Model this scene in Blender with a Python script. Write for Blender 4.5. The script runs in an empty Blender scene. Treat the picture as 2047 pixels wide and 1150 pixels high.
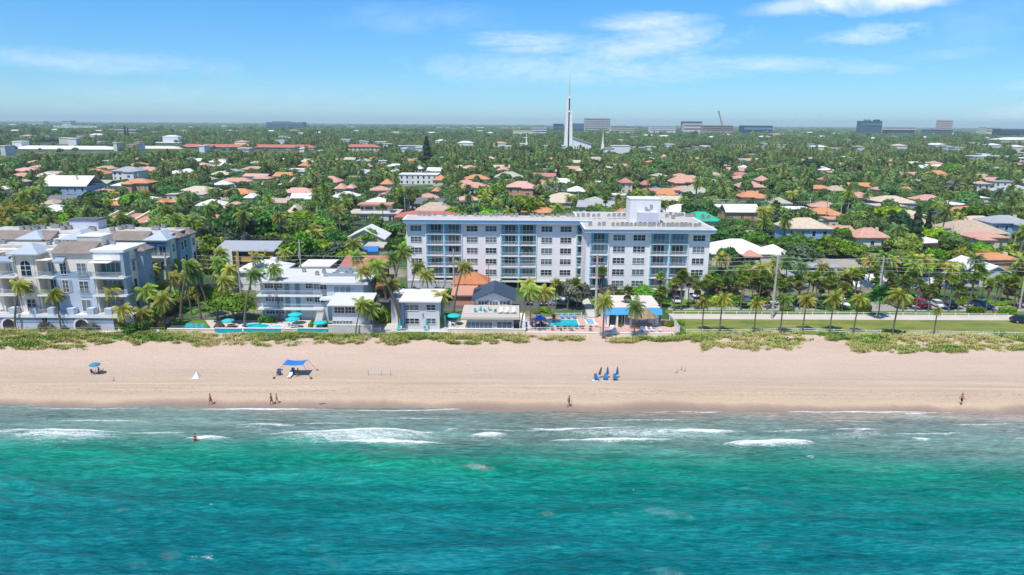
import bpy, math, random
import numpy as np
from mathutils import Vector, Matrix
R = math.radians
SC = bpy.context.scene
COL = SC.collection
random.seed(7)
RNG = np.random.default_rng(7)

# ------------------------------------------------------------------ camera
FPX = 1365.0; CX = 1023.5; CY = 575.0; CAMH = 40.0
PITCH = math.atan((CY - 247.0) / FPX); ROLL = R(0.40)
cam_d = bpy.data.cameras.new('camera'); cam = bpy.data.objects.new('camera', cam_d); COL.objects.link(cam)
cam_d.sensor_width = 36; cam_d.lens = 36 * FPX / 2047.0; cam_d.clip_start = 1; cam_d.clip_end = 90000
CROT = Matrix.Rotation(R(90) - PITCH, 3, 'X') @ Matrix.Rotation(ROLL, 3, 'Z')
cam.matrix_world = Matrix.Translation((0, 0, CAMH)) @ CROT.to_4x4()
SC.camera = cam

# ------------------------------------------------------------------ light
SUN_EL = 64.0; SUN_AZ = (-0.5, -0.86)
SC.view_settings.view_transform = 'Standard'; SC.view_settings.look = 'None'
SC.view_settings.exposure = 0.42; SC.view_settings.gamma = 1.0
sd = bpy.data.lights.new('sun', 'SUN'); sd.energy = 3.7; sd.angle = R(0.5); sd.color = (1.0, 0.95, 0.88)
sun = bpy.data.objects.new('sun', sd); COL.objects.link(sun)
sdir = Vector((SUN_AZ[0] * math.cos(R(SUN_EL)), SUN_AZ[1] * math.cos(R(SUN_EL)), math.sin(R(SUN_EL))))
sun.rotation_euler = sdir.to_track_quat('Z', 'Y').to_euler(); sun.location = (0, 0, 300)
wd = bpy.data.worlds.new('World'); SC.world = wd; wd.use_nodes = True
def build_world():
    nt = wd.node_tree; N = nt.nodes; L = nt.links; N.clear()
    out = N.new('ShaderNodeOutputWorld'); bg = N.new('ShaderNodeBackground'); L.new(bg.outputs[0], out.inputs[0])
    sky = N.new('ShaderNodeTexSky'); sky.sky_type = 'NISHITA'; sky.sun_disc = False
    sky.sun_elevation = R(SUN_EL); sky.sun_rotation = math.atan2(SUN_AZ[0], SUN_AZ[1]) % (2 * math.pi)
    sky.air_density = 1.0; sky.dust_density = 0.15; sky.ozone_density = 2.5; sky.altitude = 0
    hs = N.new('ShaderNodeHueSaturation'); hs.inputs['Saturation'].default_value = 1.12; L.new(sky.outputs[0], hs.inputs['Color'])
    geo = N.new('ShaderNodeNewGeometry'); sep = N.new('ShaderNodeSeparateXYZ')
    neg = N.new('ShaderNodeVectorMath'); neg.operation = 'SCALE'; neg.inputs['Scale'].default_value = -1
    tc = N.new('ShaderNodeTexCoord'); L.new(tc.outputs['Generated'], sep.inputs[0])
    def m(op, a, b=None, clamp=False):
        n = N.new('ShaderNodeMath'); n.operation = op; n.use_clamp = clamp
        for i, v in enumerate((a, b)):
            if v is None: continue
            if isinstance(v, (int, float)): n.inputs[i].default_value = v
            else: L.new(v, n.inputs[i])
        return n.outputs[0]
    ay = m('MAXIMUM', m('ABSOLUTE', sep.outputs['Y']), 0.05)
    u = m('DIVIDE', sep.outputs['X'], ay); v = m('DIVIDE', sep.outputs['Z'], ay)
    cmb = N.new('ShaderNodeCombineXYZ'); L.new(u, cmb.inputs[0]); L.new(v, cmb.inputs[1])
    def noise(scl, sx, sy, rot, detail=8, dist=0.6, w=0.0):
        mp = N.new('ShaderNodeMapping'); L.new(cmb.outputs[0], mp.inputs[0])
        mp.inputs['Rotation'].default_value = (0, 0, rot); mp.inputs['Scale'].default_value = (sx, sy, 1); mp.inputs['Location'].default_value = (w, w, w)
        n = N.new('ShaderNodeTexNoise'); n.inputs['Scale'].default_value = scl; n.inputs['Detail'].default_value = detail
        n.inputs['Roughness'].default_value = 0.6; n.inputs['Distortion'].default_value = dist; L.new(mp.outputs[0], n.inputs[0]); return n.outputs[0]
    wisp = noise(7, 1.0, 3.4, -0.12, 10, 1.2); fine = noise(26, 1.0, 3.0, 0.1, 8, 1.5, 3.0); puff = noise(11, 1.0, 2.0, -0.1, 8, 0.3, 9.0)
    wf = m('ADD', m('MULTIPLY', wisp, 0.65), m('MULTIPLY', fine, 0.35))
    # (photo px, py, half width, half height, tilt, strength, sharp)
    blobs = [(1690, 18, 200, 42, 0.10, 1.05, 1), (1560, 38, 120, 20, 0.1, .55, 1), (1700, 86, 135, 22, 0.10, .8, 0), (1280, 68, 130, 24, 0.08, .65, 0),
             (1270, 105, 190, 40, 0.12, .75, 0), (1060, 104, 150, 26, -0.05, .7, 0), (1150, 150, 360, 36, 0.0, .6, 0), (1520, 140, 300, 18, -0.03, .6, 0),
             (2010, 228, 160, 22, 0.06, .42, 0), (2020, 178, 90, 14, 0.05, .42, 0), (884, 18, 34, 13, 0, .5, 0), (240, 135, 330, 26, -0.04, .4, 0),
             (1850, 120, 150, 14, 0.1, .2, 0), (860, 60, 200, 30, 0.0, .2, 0), (400, 200, 500, 40, 0, .16, 0), (1900, 60, 200, 60, 0.3, .12, 0)]
    tot = None
    for (px, py, hw, hh, rot, st, sh) in blobs:
        uu = (px - CX) / FPX; el = (247.0 - py + (px - CX) * math.tan(ROLL)) / FPX
        c, s = math.cos(rot), math.sin(rot)
        du = m('SUBTRACT', u, uu * 1.02); dv = m('SUBTRACT', v, el * 1.03)
        a = m('ADD', m('MULTIPLY', du, c * FPX / hw), m('MULTIPLY', dv, s * FPX / hw))
        b = m('ADD', m('MULTIPLY', du, -s * FPX / hh), m('MULTIPLY', dv, c * FPX / hh))
        r2 = m('ADD', m('MULTIPLY', a, a), m('MULTIPLY', b, b))
        fall = m('SUBTRACT', 1.0, m('MULTIPLY', r2, 0.6), True)
        nz = puff if sh else wf
        t = m('MULTIPLY', m('SUBTRACT', m('ADD', nz, m('MULTIPLY', fall, 0.42 if sh else 0.30)), 0.62 if sh else 0.60), 3.2 if sh else 2.7, True)
        t = m('MULTIPLY', m('MULTIPLY', t, fall), st, True)
        tot = t if tot is None else m('MAXIMUM', tot, t)
    tot = m('MULTIPLY', tot, m('GREATER_THAN', sep.outputs['Z'], 0.0))
    mul = N.new('ShaderNodeMixRGB'); mul.blend_type = 'MULTIPLY'; mul.inputs[0].default_value = 1; L.new(hs.outputs[0], mul.inputs[1]); tr = N.new('ShaderNodeValToRGB'); L.new(sep.outputs['Z'], tr.inputs[0]); L.new(tr.outputs[0], mul.inputs[2]); te = tr.color_ramp.elements; te[0].position = 0; te[0].color = (.40, .66, 1.0, 1); te[1].position = .5; te[1].color = (.84, .93, 1, 1); q = te.new(.07); q.color = (.37, .655, .95, 1); q = te.new(.17); q.color = (.345, .715, 1, 1); q = te.new(.26); q.color = (.42, .74, 1, 1)
    mix = N.new('ShaderNodeMixRGB'); L.new(tot, mix.inputs[0]); L.new(mul.outputs[0], mix.inputs[1]); mix.inputs[2].default_value = (6.6, 7.1, 7.6, 1)
    L.new(mix.outputs[0], bg.inputs[0]); bg.inputs[1].default_value = 0.12
build_world()
SC.render.engine = 'CYCLES'
try:
    SC.cycles.use_denoising = True; SC.cycles.denoiser = 'OPENIMAGEDENOISE'; SC.cycles.max_bounces = 5; SC.cycles.diffuse_bounces = 3
    SC.cycles.volume_bounces = 0; SC.cycles.transparent_max_bounces = 4; SC.cycles.caustics_reflective = False; SC.cycles.caustics_refractive = False
    SC.cycles.denoising_prefilter = 'NONE'; SC.cycles.sample_clamp_indirect = 4
except Exception: pass

# ------------------------------------------------------------------ photo pixel -> world
CRn = [[CROT[i][j] for j in range(3)] for i in range(3)]
def ray(px, py):
    a, b, c = (px - CX) / FPX, (CY - py) / FPX, -1.0
    return [CRn[i][0] * a + CRn[i][1] * b + CRn[i][2] * c for i in range(3)]
def gnd(px, py, z=0.0):
    d = ray(px, py); t = (z - CAMH) / d[2] if d[2] < -1e-5 else 9e4
    return (d[0] * t, d[1] * t)
def onY(px, py, Y):
    d = ray(px, py); t = Y / d[1]
    return (d[0] * t, CAMH + d[2] * t)
def proj(x, y, z):
    q = [x, y, z - CAMH]; c = [sum(CRn[i][j] * q[i] for i in range(3)) for j in range(3)]
    return (CX + FPX * c[0] / -c[2], CY - FPX * c[1] / -c[2])

# ------------------------------------------------------------------ materials
MC = {}
def new_mat(name):
    m = bpy.data.materials.new(name); m.use_nodes = True; nt = m.node_tree
    return m, nt, nt.nodes, nt.links, nt.nodes['Principled BSDF']
def mat(name, col, var=0.10, scale=0.35, rough=0.75, metal=0.0, bump=0.0, fine=4.0, streak=1.0):
    if name in MC: return MC[name]
    m, nt, N, L, bs = new_mat(name)
    tc = N.new('ShaderNodeTexCoord'); mp = N.new('ShaderNodeMapping'); mp.inputs['Scale'].default_value = (1, 1, 1.0 / streak); L.new(tc.outputs['Object'], mp.inputs[0])
    n1 = N.new('ShaderNodeTexNoise'); n1.inputs['Scale'].default_value = scale; n1.inputs['Detail'].default_value = 6; n1.inputs['Roughness'].default_value = .65; L.new(mp.outputs[0], n1.inputs[0])
    n2 = N.new('ShaderNodeTexNoise'); n2.inputs['Scale'].default_value = fine; n2.inputs['Detail'].default_value = 3; L.new(mp.outputs[0], n2.inputs[0])
    ad = N.new('ShaderNodeMath'); ad.operation = 'ADD'; L.new(n1.outputs[0], ad.inputs[0]); L.new(n2.outputs[0], ad.inputs[1])
    mr = N.new('ShaderNodeMapRange'); mr.inputs['From Min'].default_value = 0.65; mr.inputs['From Max'].default_value = 1.35
    mr.inputs['To Min'].default_value = 1 - var * 1.4; mr.inputs['To Max'].default_value = 1 + var; L.new(ad.outputs[0], mr.inputs[0])
    mx = N.new('ShaderNodeVectorMath'); mx.operation = 'SCALE'; mx.inputs[0].default_value = col; L.new(mr.outputs[0], mx.inputs['Scale'])
    L.new(mx.outputs[0], bs.inputs['Base Color']); bs.inputs['Roughness'].default_value = rough; bs.inputs['Metallic'].default_value = metal
    if bump:
        bp = N.new('ShaderNodeBump'); bp.inputs['Strength'].default_value = bump; bp.inputs['Distance'].default_value = .1; L.new(n2.outputs[0], bp.inputs['Height']); L.new(bp.outputs[0], bs.inputs['Normal'])
    MC[name] = m; return m
def glass(name='window_glass', col=(0.018, 0.028, 0.04), rough=0.08, spec=.5):
    if name in MC: return MC[name]
    m, nt, N, L, bs = new_mat(name)
    oi = N.new('ShaderNodeObjectInfo'); rp = N.new('ShaderNodeValToRGB'); L.new(oi.outputs['Random'], rp.inputs[0])
    rp.color_ramp.elements[0].position = .35; rp.color_ramp.elements[0].color = (*col, 1); rp.color_ramp.elements[1].position = 1
    rp.color_ramp.elements[1].color = (col[0] * 3 + .11, col[1] * 3 + .11, col[2] * 3 + .10, 1)
    L.new(rp.outputs[0], bs.inputs['Base Color']); bs.inputs['Roughness'].default_value = rough; bs.inputs['Specular IOR Level'].default_value = spec
    MC[name] = m; return m
def leafmat(name, transl=0.34, hue=0.10):
    """foliage: object colour, varied per tree and per leaf clump"""
    if name in MC: return MC[name]
    m, nt, N, L, bs = new_mat(name)
    oi = N.new('ShaderNodeObjectInfo'); at = N.new('ShaderNodeAttribute'); at.attribute_name = 'tone'
    hs = N.new('ShaderNodeHueSaturation'); L.new(oi.outputs['Color'], hs.inputs['Color'])
    mr = N.new('ShaderNodeMapRange'); mr.inputs['To Min'].default_value = 0.5 - hue * .3; mr.inputs['To Max'].default_value = 0.5 + hue * .32; L.new(oi.outputs['Random'], mr.inputs[0]); L.new(mr.outputs[0], hs.inputs['Hue'])
    m2 = N.new('ShaderNodeMath'); m2.operation = 'MULTIPLY'; m2.inputs[1].default_value = 7.31; L.new(oi.outputs['Random'], m2.inputs[0])
    fr = N.new('ShaderNodeMath'); fr.operation = 'FRACT'; L.new(m2.outputs[0], fr.inputs[0])
    mv = N.new('ShaderNodeMapRange'); mv.inputs['To Min'].default_value = .62; mv.inputs['To Max'].default_value = 1.35; L.new(fr.outputs[0], mv.inputs[0])
    mm = N.new('ShaderNodeMath'); mm.operation = 'MULTIPLY'; L.new(mv.outputs[0], mm.inputs[0]); L.new(at.outputs['Fac'], mm.inputs[1]); L.new(mm.outputs[0], hs.inputs['Value'])
    L.new(hs.outputs[0], bs.inputs['Base Color']); bs.inputs['Roughness'].default_value = .55; bs.inputs['Specular IOR Level'].default_value = .3
    tr = N.new('ShaderNodeBsdfTranslucent'); L.new(hs.outputs[0], tr.inputs[0]); mx = N.new('ShaderNodeMixShader'); mx.inputs[0].default_value = transl
    L.new(bs.outputs[0], mx.inputs[1]); L.new(tr.outputs[0], mx.inputs[2]); L.new(mx.outputs[0], nt.nodes['Material Output'].inputs[0])
    MC[name] = m; return m

# ------------------------------------------------------------------ mesh helpers
class MB:
    def __init__(s): s.v = []; s.f = []
    def quad(s, a, b, c, d):
        n = len(s.v); s.v += [a, b, c, d]; s.f.append((n, n + 1, n + 2, n + 3)); return s
    def tri(s, a, b, c):
        n = len(s.v); s.v += [a, b, c]; s.f.append((n, n + 1, n + 2)); return s
    def box(s, x0, x1, y0, y1, z0, z1):
        n = len(s.v)
        s.v += [(x0, y0, z0), (x1, y0, z0), (x1, y1, z0), (x0, y1, z0), (x0, y0, z1), (x1, y0, z1), (x1, y1, z1), (x0, y1, z1)]
        s.f += [tuple(n + i for i in q) for q in ((0, 3, 2, 1), (4, 5, 6, 7), (0, 1, 5, 4), (1, 2, 6, 5), (2, 3, 7, 6), (3, 0, 4, 7))]; return s
    def tube(s, pts, rads, n=6, cap=True):
        base = len(s.v); P = [Vector(p) for p in pts]
        for i, p in enumerate(P):
            t = (P[min(i + 1, len(P) - 1)] - P[max(i - 1, 0)]).normalized()
            a = t.orthogonal().normalized() if i == 0 else (a - t * a.dot(t)).normalized()
            b = t.cross(a)
            for k in range(n):
                th = 2 * math.pi * k / n; s.v.append(tuple(p + (a * math.cos(th) + b * math.sin(th)) * rads[i]))
        for i in range(len(P) - 1):
            for k in range(n):
                s.f.append((base + i * n + k, base + i * n + (k + 1) % n, base + (i + 1) * n + (k + 1) % n, base + (i + 1) * n + k))
        if cap:
            s.f.append(tuple(base + k for k in range(n))[::-1]); s.f.append(tuple(base + (len(P) - 1) * n + k for k in range(n)))
        return s
    def prism(s, prof, y0, y1):
        """profile of (x, z) points, counter-clockwise seen from -Y, extruded in y"""
        n = len(s.v); k = len(prof)
        s.v += [(x, y0, z) for x, z in prof] + [(x, y1, z) for x, z in prof]
        s.f.append(tuple(n + i for i in range(k))); s.f.append(tuple(n + k + i for i in range(k))[::-1])
        for i in range(k): j = (i + 1) % k; s.f.append((n + j, n + i, n + k + i, n + k + j))
        return s
    def hip(s, x0, x1, y0, y1, z, rise, th=0.22, ridge='x'):
        w, d = x1 - x0, y1 - y0; n = len(s.v)
        if w >= d: h = d / 2; r0, r1 = (x0 + h, (y0 + y1) / 2), (x1 - h, (y0 + y1) / 2)
        else: h = w / 2; r0, r1 = ((x0 + x1) / 2, y0 + h), ((x0 + x1) / 2, y1 - h)
        s.v += [(x0, y0, z - th), (x1, y0, z - th), (x1, y1, z - th), (x0, y1, z - th), (x0, y0, z), (x1, y0, z), (x1, y1, z), (x0, y1, z), (*r0, z + rise), (*r1, z + rise)]
        s.f += [tuple(n + i for i in q) for q in ((0, 3, 2, 1), (0, 1, 5, 4), (1, 2, 6, 5), (2, 3, 7, 6), (3, 0, 4, 7))]
        if w >= d: fs = ((4, 5, 9, 8), (5, 6, 9), (6, 7, 8, 9), (7, 4, 8))
        else: fs = ((4, 5, 8), (5, 6, 9, 8), (6, 7, 9), (7, 4, 8, 9))
        s.f += [tuple(n + i for i in q) for q in fs]; return s
    def gable(s, x0, x1, y0, y1, z, rise, th=0.22, axis='x'):
        if axis == 'x':  # ridge runs along x
            ym = (y0 + y1) / 2; n = len(s.v)
            pr = [(y0, z - th), (y0, z), (ym, z + rise), (y1, z), (y1, z - th), (ym, z + rise - th)]
            s.v += [(x0, a, b) for a, b in pr] + [(x1, a, b) for a, b in pr]
            s.f += [tuple(n + i for i in q) for q in ((0, 6, 7, 1), (1, 7, 8, 2), (2, 8, 9, 3), (3, 9, 10, 4), (4, 10, 11, 5), (5, 11, 6, 0), (0, 1, 2, 5), (5, 2, 3, 4), (6, 11, 8, 7), (11, 10, 9, 8))]
        else:
            xm = (x0 + x1) / 2; n = len(s.v)
            pr = [(x0, z - th), (x0, z), (xm, z + rise), (x1, z), (x1, z - th), (xm, z + rise - th)]
            s.v += [(a, y0, b) for a, b in pr] + [(a, y1, b) for a, b in pr]
            s.f += [tuple(n + i for i in q[::-1]) for q in ((0, 6, 7, 1), (1, 7, 8, 2), (2, 8, 9, 3), (3, 9, 10, 4), (4, 10, 11, 5), (5, 11, 6, 0), (0, 1, 2, 5), (5, 2, 3, 4), (6, 11, 8, 7), (11, 10, 9, 8))]
        return s
    def mesh(s, name, mt):
        me = bpy.data.meshes.new(name); me.from_pydata(s.v, [], s.f); me.update()
        if mt: me.materials.append(mt)
        return me
    def build(s, name, mt, parent=None, loc=None, smooth=False):
        me = s.mesh(name, mt)
        if smooth: me.polygons.foreach_set('use_smooth', [True] * len(me.polygons))
        return link(name, me, parent, loc)
def link(name, me, parent=None, loc=None, rz=None):
    o = bpy.data.objects.new(name, me); COL.objects.link(o)
    if parent: o.parent = parent
    if loc: o.location = loc
    if rz is not None: o.rotation_euler.z = rz
    return o
def tag(o, label=None, cat=None, group=None, kind=None):
    if label: o['label'] = label
    if cat: o['category'] = cat
    if group: o['group'] = group
    if kind: o['kind'] = kind
    return o
def root(name, loc, rz, label, cat, group=None):
    o = bpy.data.objects.new(name, None); o.empty_display_size = .5; COL.objects.link(o); o.location = loc; o.rotation_euler.z = rz
    return tag(o, label, cat, group)
def np_mesh(name, verts, faces, mt, tone=None, smooth=False):
    """verts (n,3), faces (m,k) all of one size; tone: per-face float attribute"""
    me = bpy.data.meshes.new(name); nv, nf, k = len(verts), len(faces), faces.shape[1]
    me.vertices.add(nv); me.vertices.foreach_set('co', np.ascontiguousarray(verts, dtype=np.float32).ravel())
    me.loops.add(nf * k); me.loops.foreach_set('vertex_index', faces.astype(np.int32).ravel())
    me.polygons.add(nf); me.polygons.foreach_set('loop_start', np.arange(0, nf * k, k, dtype=np.int32)); me.polygons.foreach_set('loop_total', np.full(nf, k, dtype=np.int32))
    if smooth: me.polygons.foreach_set('use_smooth', np.ones(nf, dtype=bool))
    me.update(calc_edges=True)
    if tone is not None:
        a = me.attributes.new('tone', 'FLOAT', 'FACE'); a.data.foreach_set('value', tone.astype(np.float32))
    me.materials.append(mt); return me
def copy_tree(o, parent=None, loc=None, rz=None, scale=None):
    c = o.copy(); COL.objects.link(c)
    if parent: c.parent = parent
    for ch in o.children: copy_tree(ch, c)
    if loc is not None: c.location = loc
    if rz is not None: c.rotation_euler.z = rz
    if scale is not None: c.scale = scale if not isinstance(scale, (int, float)) else (scale,) * 3
    return c

# colours (linear)
C = dict(white=(.78, .78, .77), cream=(.70, .64, .50), lav=(.60, .60, .68), blue=(.10, .34, .52), salmon=(.60, .30, .21), orange=(.62, .24, .09), terra=(.50, .21, .11),
         tan=(.46, .35, .24), gray=(.34, .35, .36), dgray=(.12, .13, .15), beige=(.56, .48, .37), green=(.03, .42, .26), navy=(.035, .06, .10), red=(.45, .10, .09),
         olive=(.38, .38, .28), pink=(.66, .34, .28), brown=(.24, .17, .13), yellow=(.55, .34, .06), teal=(.02, .35, .42), concrete=(.52, .50, .46), palegray=(.62, .64, .66),
         lblue=(.38, .52, .68), bluewall=(.30, .45, .62), metal=(.50, .54, .58), rust=(.36, .13, .07), glassblue=(.02, .05, .10))
def wm(c): return mat('wall_' + c, C[c], .07, .4, .8, fine=1.5, streak=3)
def rm(c): return mat('roof_' + c, C[c], .20, .55, .8, fine=5)
# ------------------------------------------------------------------ setting: land, beach, sea
def smooth(a, b, x): t = np.clip((x - a) / (b - a), 0, 1); return t * t * (3 - 2 * t)
def vnoise(x, y, s, seed=0, octv=4):
    out = 0; amp = 1; tot = 0
    for o in range(octv):
        r = np.random.default_rng(seed + o * 17); T = r.random((64, 64))
        u = x / s * 2 ** o; v = y / s * 2 ** o; i = np.floor(u).astype(int); j = np.floor(v).astype(int); fu = u - i; fv = v - j
        fu = fu * fu * (3 - 2 * fu); fv = fv * fv * (3 - 2 * fv)
        g = lambda a, b: T[a % 64, b % 64]
        out = out + amp * ((g(i, j) * (1 - fu) + g(i + 1, j) * fu) * (1 - fv) + (g(i, j + 1) * (1 - fu) + g(i + 1, j + 1) * fu) * fv); tot += amp; amp *= .5
    return out / tot
SEA = -0.9; YW = gnd(1023, 820, SEA)[1]; YL = 128.5
def sheet(xs, ys, zf):
    X, Y = np.meshgrid(xs, ys); Z = zf(X, Y); nx, ny = len(xs), len(ys)
    v = np.stack([X, Y, Z], -1).reshape(-1, 3); i = np.arange(nx * ny).reshape(ny, nx)
    f = np.stack([i[:-1, :-1], i[:-1, 1:], i[1:, 1:], i[1:, :-1]], -1).reshape(-1, 4); return v, f
def beach_z(X, Y):
    base = np.interp(Y, [60, YW - 6, YW, YW + 3.5, YW + 8, 108, 116, 120, YL - 1, YL], [-4, -1.7, SEA, -.50, -.34, -.22, -.1, .12, .15, .02])
    n = vnoise(X, Y, 7, 3, 3) - .5; d = smooth(108, 122, Y) * smooth(YL, YL - 3, Y)
    sm = (vnoise(X, Y * 2.2, 2.2, 5, 3) - .5) * .10 * smooth(YW + 3, YW + 7, Y) * smooth(YL, YL - 3, Y)
    cusp = (vnoise(X, X * 0, 26, 9, 3) - .5) * 1.3 * np.exp(-((Y - YW) / 7) ** 2) * .32
    return base + n * .6 * d + sm + cusp
def sand_material():
    m, nt, N, L, bs = new_mat('beach_sand'); g = N.new('ShaderNodeNewGeometry'); sp = N.new('ShaderNodeSeparateXYZ'); L.new(g.outputs['Position'], sp.inputs[0])
    def noise(sc, sx, sy, det=5, ro=.6):
        mp = N.new('ShaderNodeMapping'); mp.inputs['Scale'].default_value = (sx, sy, 1); L.new(g.outputs['Position'], mp.inputs[0])
        n = N.new('ShaderNodeTexNoise'); n.inputs['Scale'].default_value = sc; n.inputs['Detail'].default_value = det; n.inputs['Roughness'].default_value = ro; L.new(mp.outputs[0], n.inputs[0]); return n.outputs[0]
    def mt(op, a, b, cl=False):
        n = N.new('ShaderNodeMath'); n.operation = op; n.use_clamp = cl
        for i, v in enumerate((a, b)):
            if isinstance(v, (int, float)): n.inputs[i].default_value = v
            else: L.new(v, n.inputs[i])
        return n.outputs[0]
    wav = mt('MULTIPLY', mt('SUBTRACT', noise(.05, 1, .25), .5), 7.0)
    yy = mt('ADD', sp.outputs['Y'], wav)
    rp = N.new('ShaderNodeValToRGB'); mr = N.new('ShaderNodeMapRange'); mr.inputs['From Min'].default_value = YW; mr.inputs['From Max'].default_value = YW + 20; L.new(yy, mr.inputs[0]); L.new(mr.outputs[0], rp.inputs[0])
    e = rp.color_ramp.elements; e[0].position = 0.0; e[0].color = (.30, .215, .155, 1); e[1].position = 1; e[1].color = (.565, .42, .325, 1)
    for p, c in ((.07, (.37, .265, .19, 1)), (.13, (.54, .40, .27, 1)), (.42, (.52, .39, .28, 1)), (.62, (.50, .38, .285, 1)), (.78, (.55, .41, .315, 1))):
        x = e.new(p); x.color = c
    # seaweed line and footprints in the lower band
    band = mt('MULTIPLY', mt('SUBTRACT', 1.0, mt('ABSOLUTE', mt('DIVIDE', mt('SUBTRACT', yy, YW + 5.4), 3.0), 0), True), 1.0)
    specks = mt('MULTIPLY', mt('SUBTRACT', noise(1.7, 1, 2.2, 4, .7), .565), 9.0, True)
    sp2 = mt('MULTIPLY', mt('SUBTRACT', noise(1.1, .25, 3.4, 5, .75), .575), 8.0, True)
    sw = mt('MULTIPLY', mt('MAXIMUM', specks, sp2), band, True)
    lines = mt('MULTIPLY', mt('SUBTRACT', noise(.7, .05, 1.6, 5, .7), .5), .5)
    fine = mt('MULTIPLY', mt('SUBTRACT', noise(2.6, 1, 1.8, 7, .75), .5), .5)
    big = mt('MULTIPLY', mt('SUBTRACT', noise(.07, 1, 2.2, 4, .5), .5), .16)
    fac = mt('ADD', mt('ADD', mt('ADD', 1.0, lines), fine), big)
    lowband = mt('SUBTRACT', 1.0, mt('DIVIDE', mt('ABSOLUTE', mt('SUBTRACT', yy, YW + 8), 0), 6.0), True)
    fac = mt('ADD', mt('ADD', 1.0, mt('MULTIPLY', lines, mt('ADD', mt('MULTIPLY', lowband, 1.7), .28))), mt('ADD', fine, big))
    sc = N.new('ShaderNodeVectorMath'); sc.operation = 'SCALE'; L.new(rp.outputs[0], sc.inputs[0]); L.new(fac, sc.inputs['Scale'])
    mx = N.new('ShaderNodeMixRGB'); L.new(mt('MULTIPLY', sw, .8), mx.inputs[0]); L.new(sc.outputs[0], mx.inputs[1]); mx.inputs[2].default_value = (.13, .09, .06, 1)
    L.new(mx.outputs[0], bs.inputs['Base Color'])
    wet = N.new('ShaderNodeMapRange'); wet.inputs['From Min'].default_value = YW + .4; wet.inputs['From Max'].default_value = YW + 2.2; wet.inputs['To Min'].default_value = .3; wet.inputs['To Max'].default_value = .9
    L.new(yy, wet.inputs[0]); L.new(wet.outputs[0], bs.inputs['Roughness'])
    bp = N.new('ShaderNodeBump'); bp.inputs['Strength'].default_value = 1.0; bp.inputs['Distance'].default_value = .22; L.new(noise(1.6, 1, 1.5, 6, .7), bp.inputs['Height']); L.new(bp.outputs[0], bs.inputs['Normal'])
    return m
def spaced(dense0, dense1, step, lo, hi):
    a = np.arange(dense0, dense1 + step / 2, step); n1 = 24
    l = dense0 - (dense0 - lo) * np.linspace(1, 0, n1, endpoint=False) ** 3; h = dense1 + (hi - dense1) * np.linspace(1, 0, n1, endpoint=False)[::-1] ** 3
    return np.concatenate([l, a, h])
v, f = sheet(spaced(-150, 150, .6, -5000, 5000), np.concatenate([np.arange(60, 90, 2), np.arange(90, YL + .01, .5)]), beach_z)
tag(link('beach', np_mesh('beach', v, f, sand_material(), smooth=True)), 'pale pink sand beach between the sea and the dune grass', 'beach', kind='structure')

# ---- sea
FOAM = [(0, 255, 873, 12, 1.0), (-60, 60, 868, 9, .9), (520, 895, 876, 13, 1.0), (640, 900, 887, 4, 1.0), (450, 560, 857, 6, .55), (935, 1020, 875, 5, 1.0), (1050, 1200, 860, 4, .8), (1110, 1515, 867, 8, .9), (1085, 1360, 882, 5, 1.0),
        (1440, 1632, 890, 6, 1.15), (1650, 1768, 866, 11, .65), (1818, 1862, 884, 5, .8), (365, 472, 880, 5, .95), (883, 930, 861, 4, .9), (2025, 2070, 882, 5, .9), (20, 225, 843, 3, .5), (600, 740, 849, 4, .6),
        (383, 437, 1108, 5, .75), (953, 982, 973, 4, .7), (280, 470, 838, 2.5, .4), (1490, 1525, 827, 5, .7), (1798, 1860, 826, 6, .95), (1900, 2047, 836, 5, .35), (1200, 1290, 917, 2, .2), (1605, 1630, 915, 2.5, .9),
        (160, 420, 856, 5, .4), (1240, 1330, 838, 2, .3), (60, 360, 884, 4, .35), (710, 850, 866, 10, .5), (0, 250, 864, 3.6, 1.35), (540, 880, 866, 3.8, 1.35), (650, 890, 888, 2.4, 1.3), (450, 600, 850, 3, 1.1), (1050, 1330, 859, 2.8, 1.3), (1330, 1500, 868, 2.8, 1.25), (1095, 1350, 882, 2.6, 1.3), (1445, 1628, 889, 4, 1.45), (940, 1015, 873, 3, 1.3), (370, 468, 879, 3, 1.3), (0, 255, 876, 12, .95), (540, 895, 878, 12, .95), (1060, 1500, 870, 11, .85), (440, 560, 858, 9, .75), (890, 1050, 880, 9, .7), (1440, 1640, 893, 8, .75), (1640, 1790, 872, 12, .8), (1660, 1765, 860, 2.2, 1.3), (240, 380, 868, 1.6, 1.0), (880, 1100, 862, 1.5, .95), (1500, 1680, 862, 1.5, .95), (1760, 1960, 868, 1.6, 1.0), (60, 330, 842, 1.5, 1.0), (560, 760, 848, 1.5, 1.0), (1180, 1420, 842, 1.4, .95), (1600, 1800, 843, 1.4, .95), (1880, 2047, 848, 1.5, 1.0), (700, 940, 838, 1.4, .95), (1820, 1860, 882, 2.5, 1.6), (380, 660, 818, 1.6, 1.3), (1190, 1500, 822, 1.6, 1.3), (1500, 2047, 824, 1.3, 1.2), (0, 330, 817, 1.2, 1.0), (270, 480, 870, 12, .42), (900, 1060, 868, 12, .42), (1500, 1660, 872, 12, .42), (1760, 2047, 862, 14, .42), (500, 900, 842, 6, .4), (1000, 1500, 845, 7, .4), (1670, 1770, 858, 3, .8), (1850, 1900, 842, 3, .7)]
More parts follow.
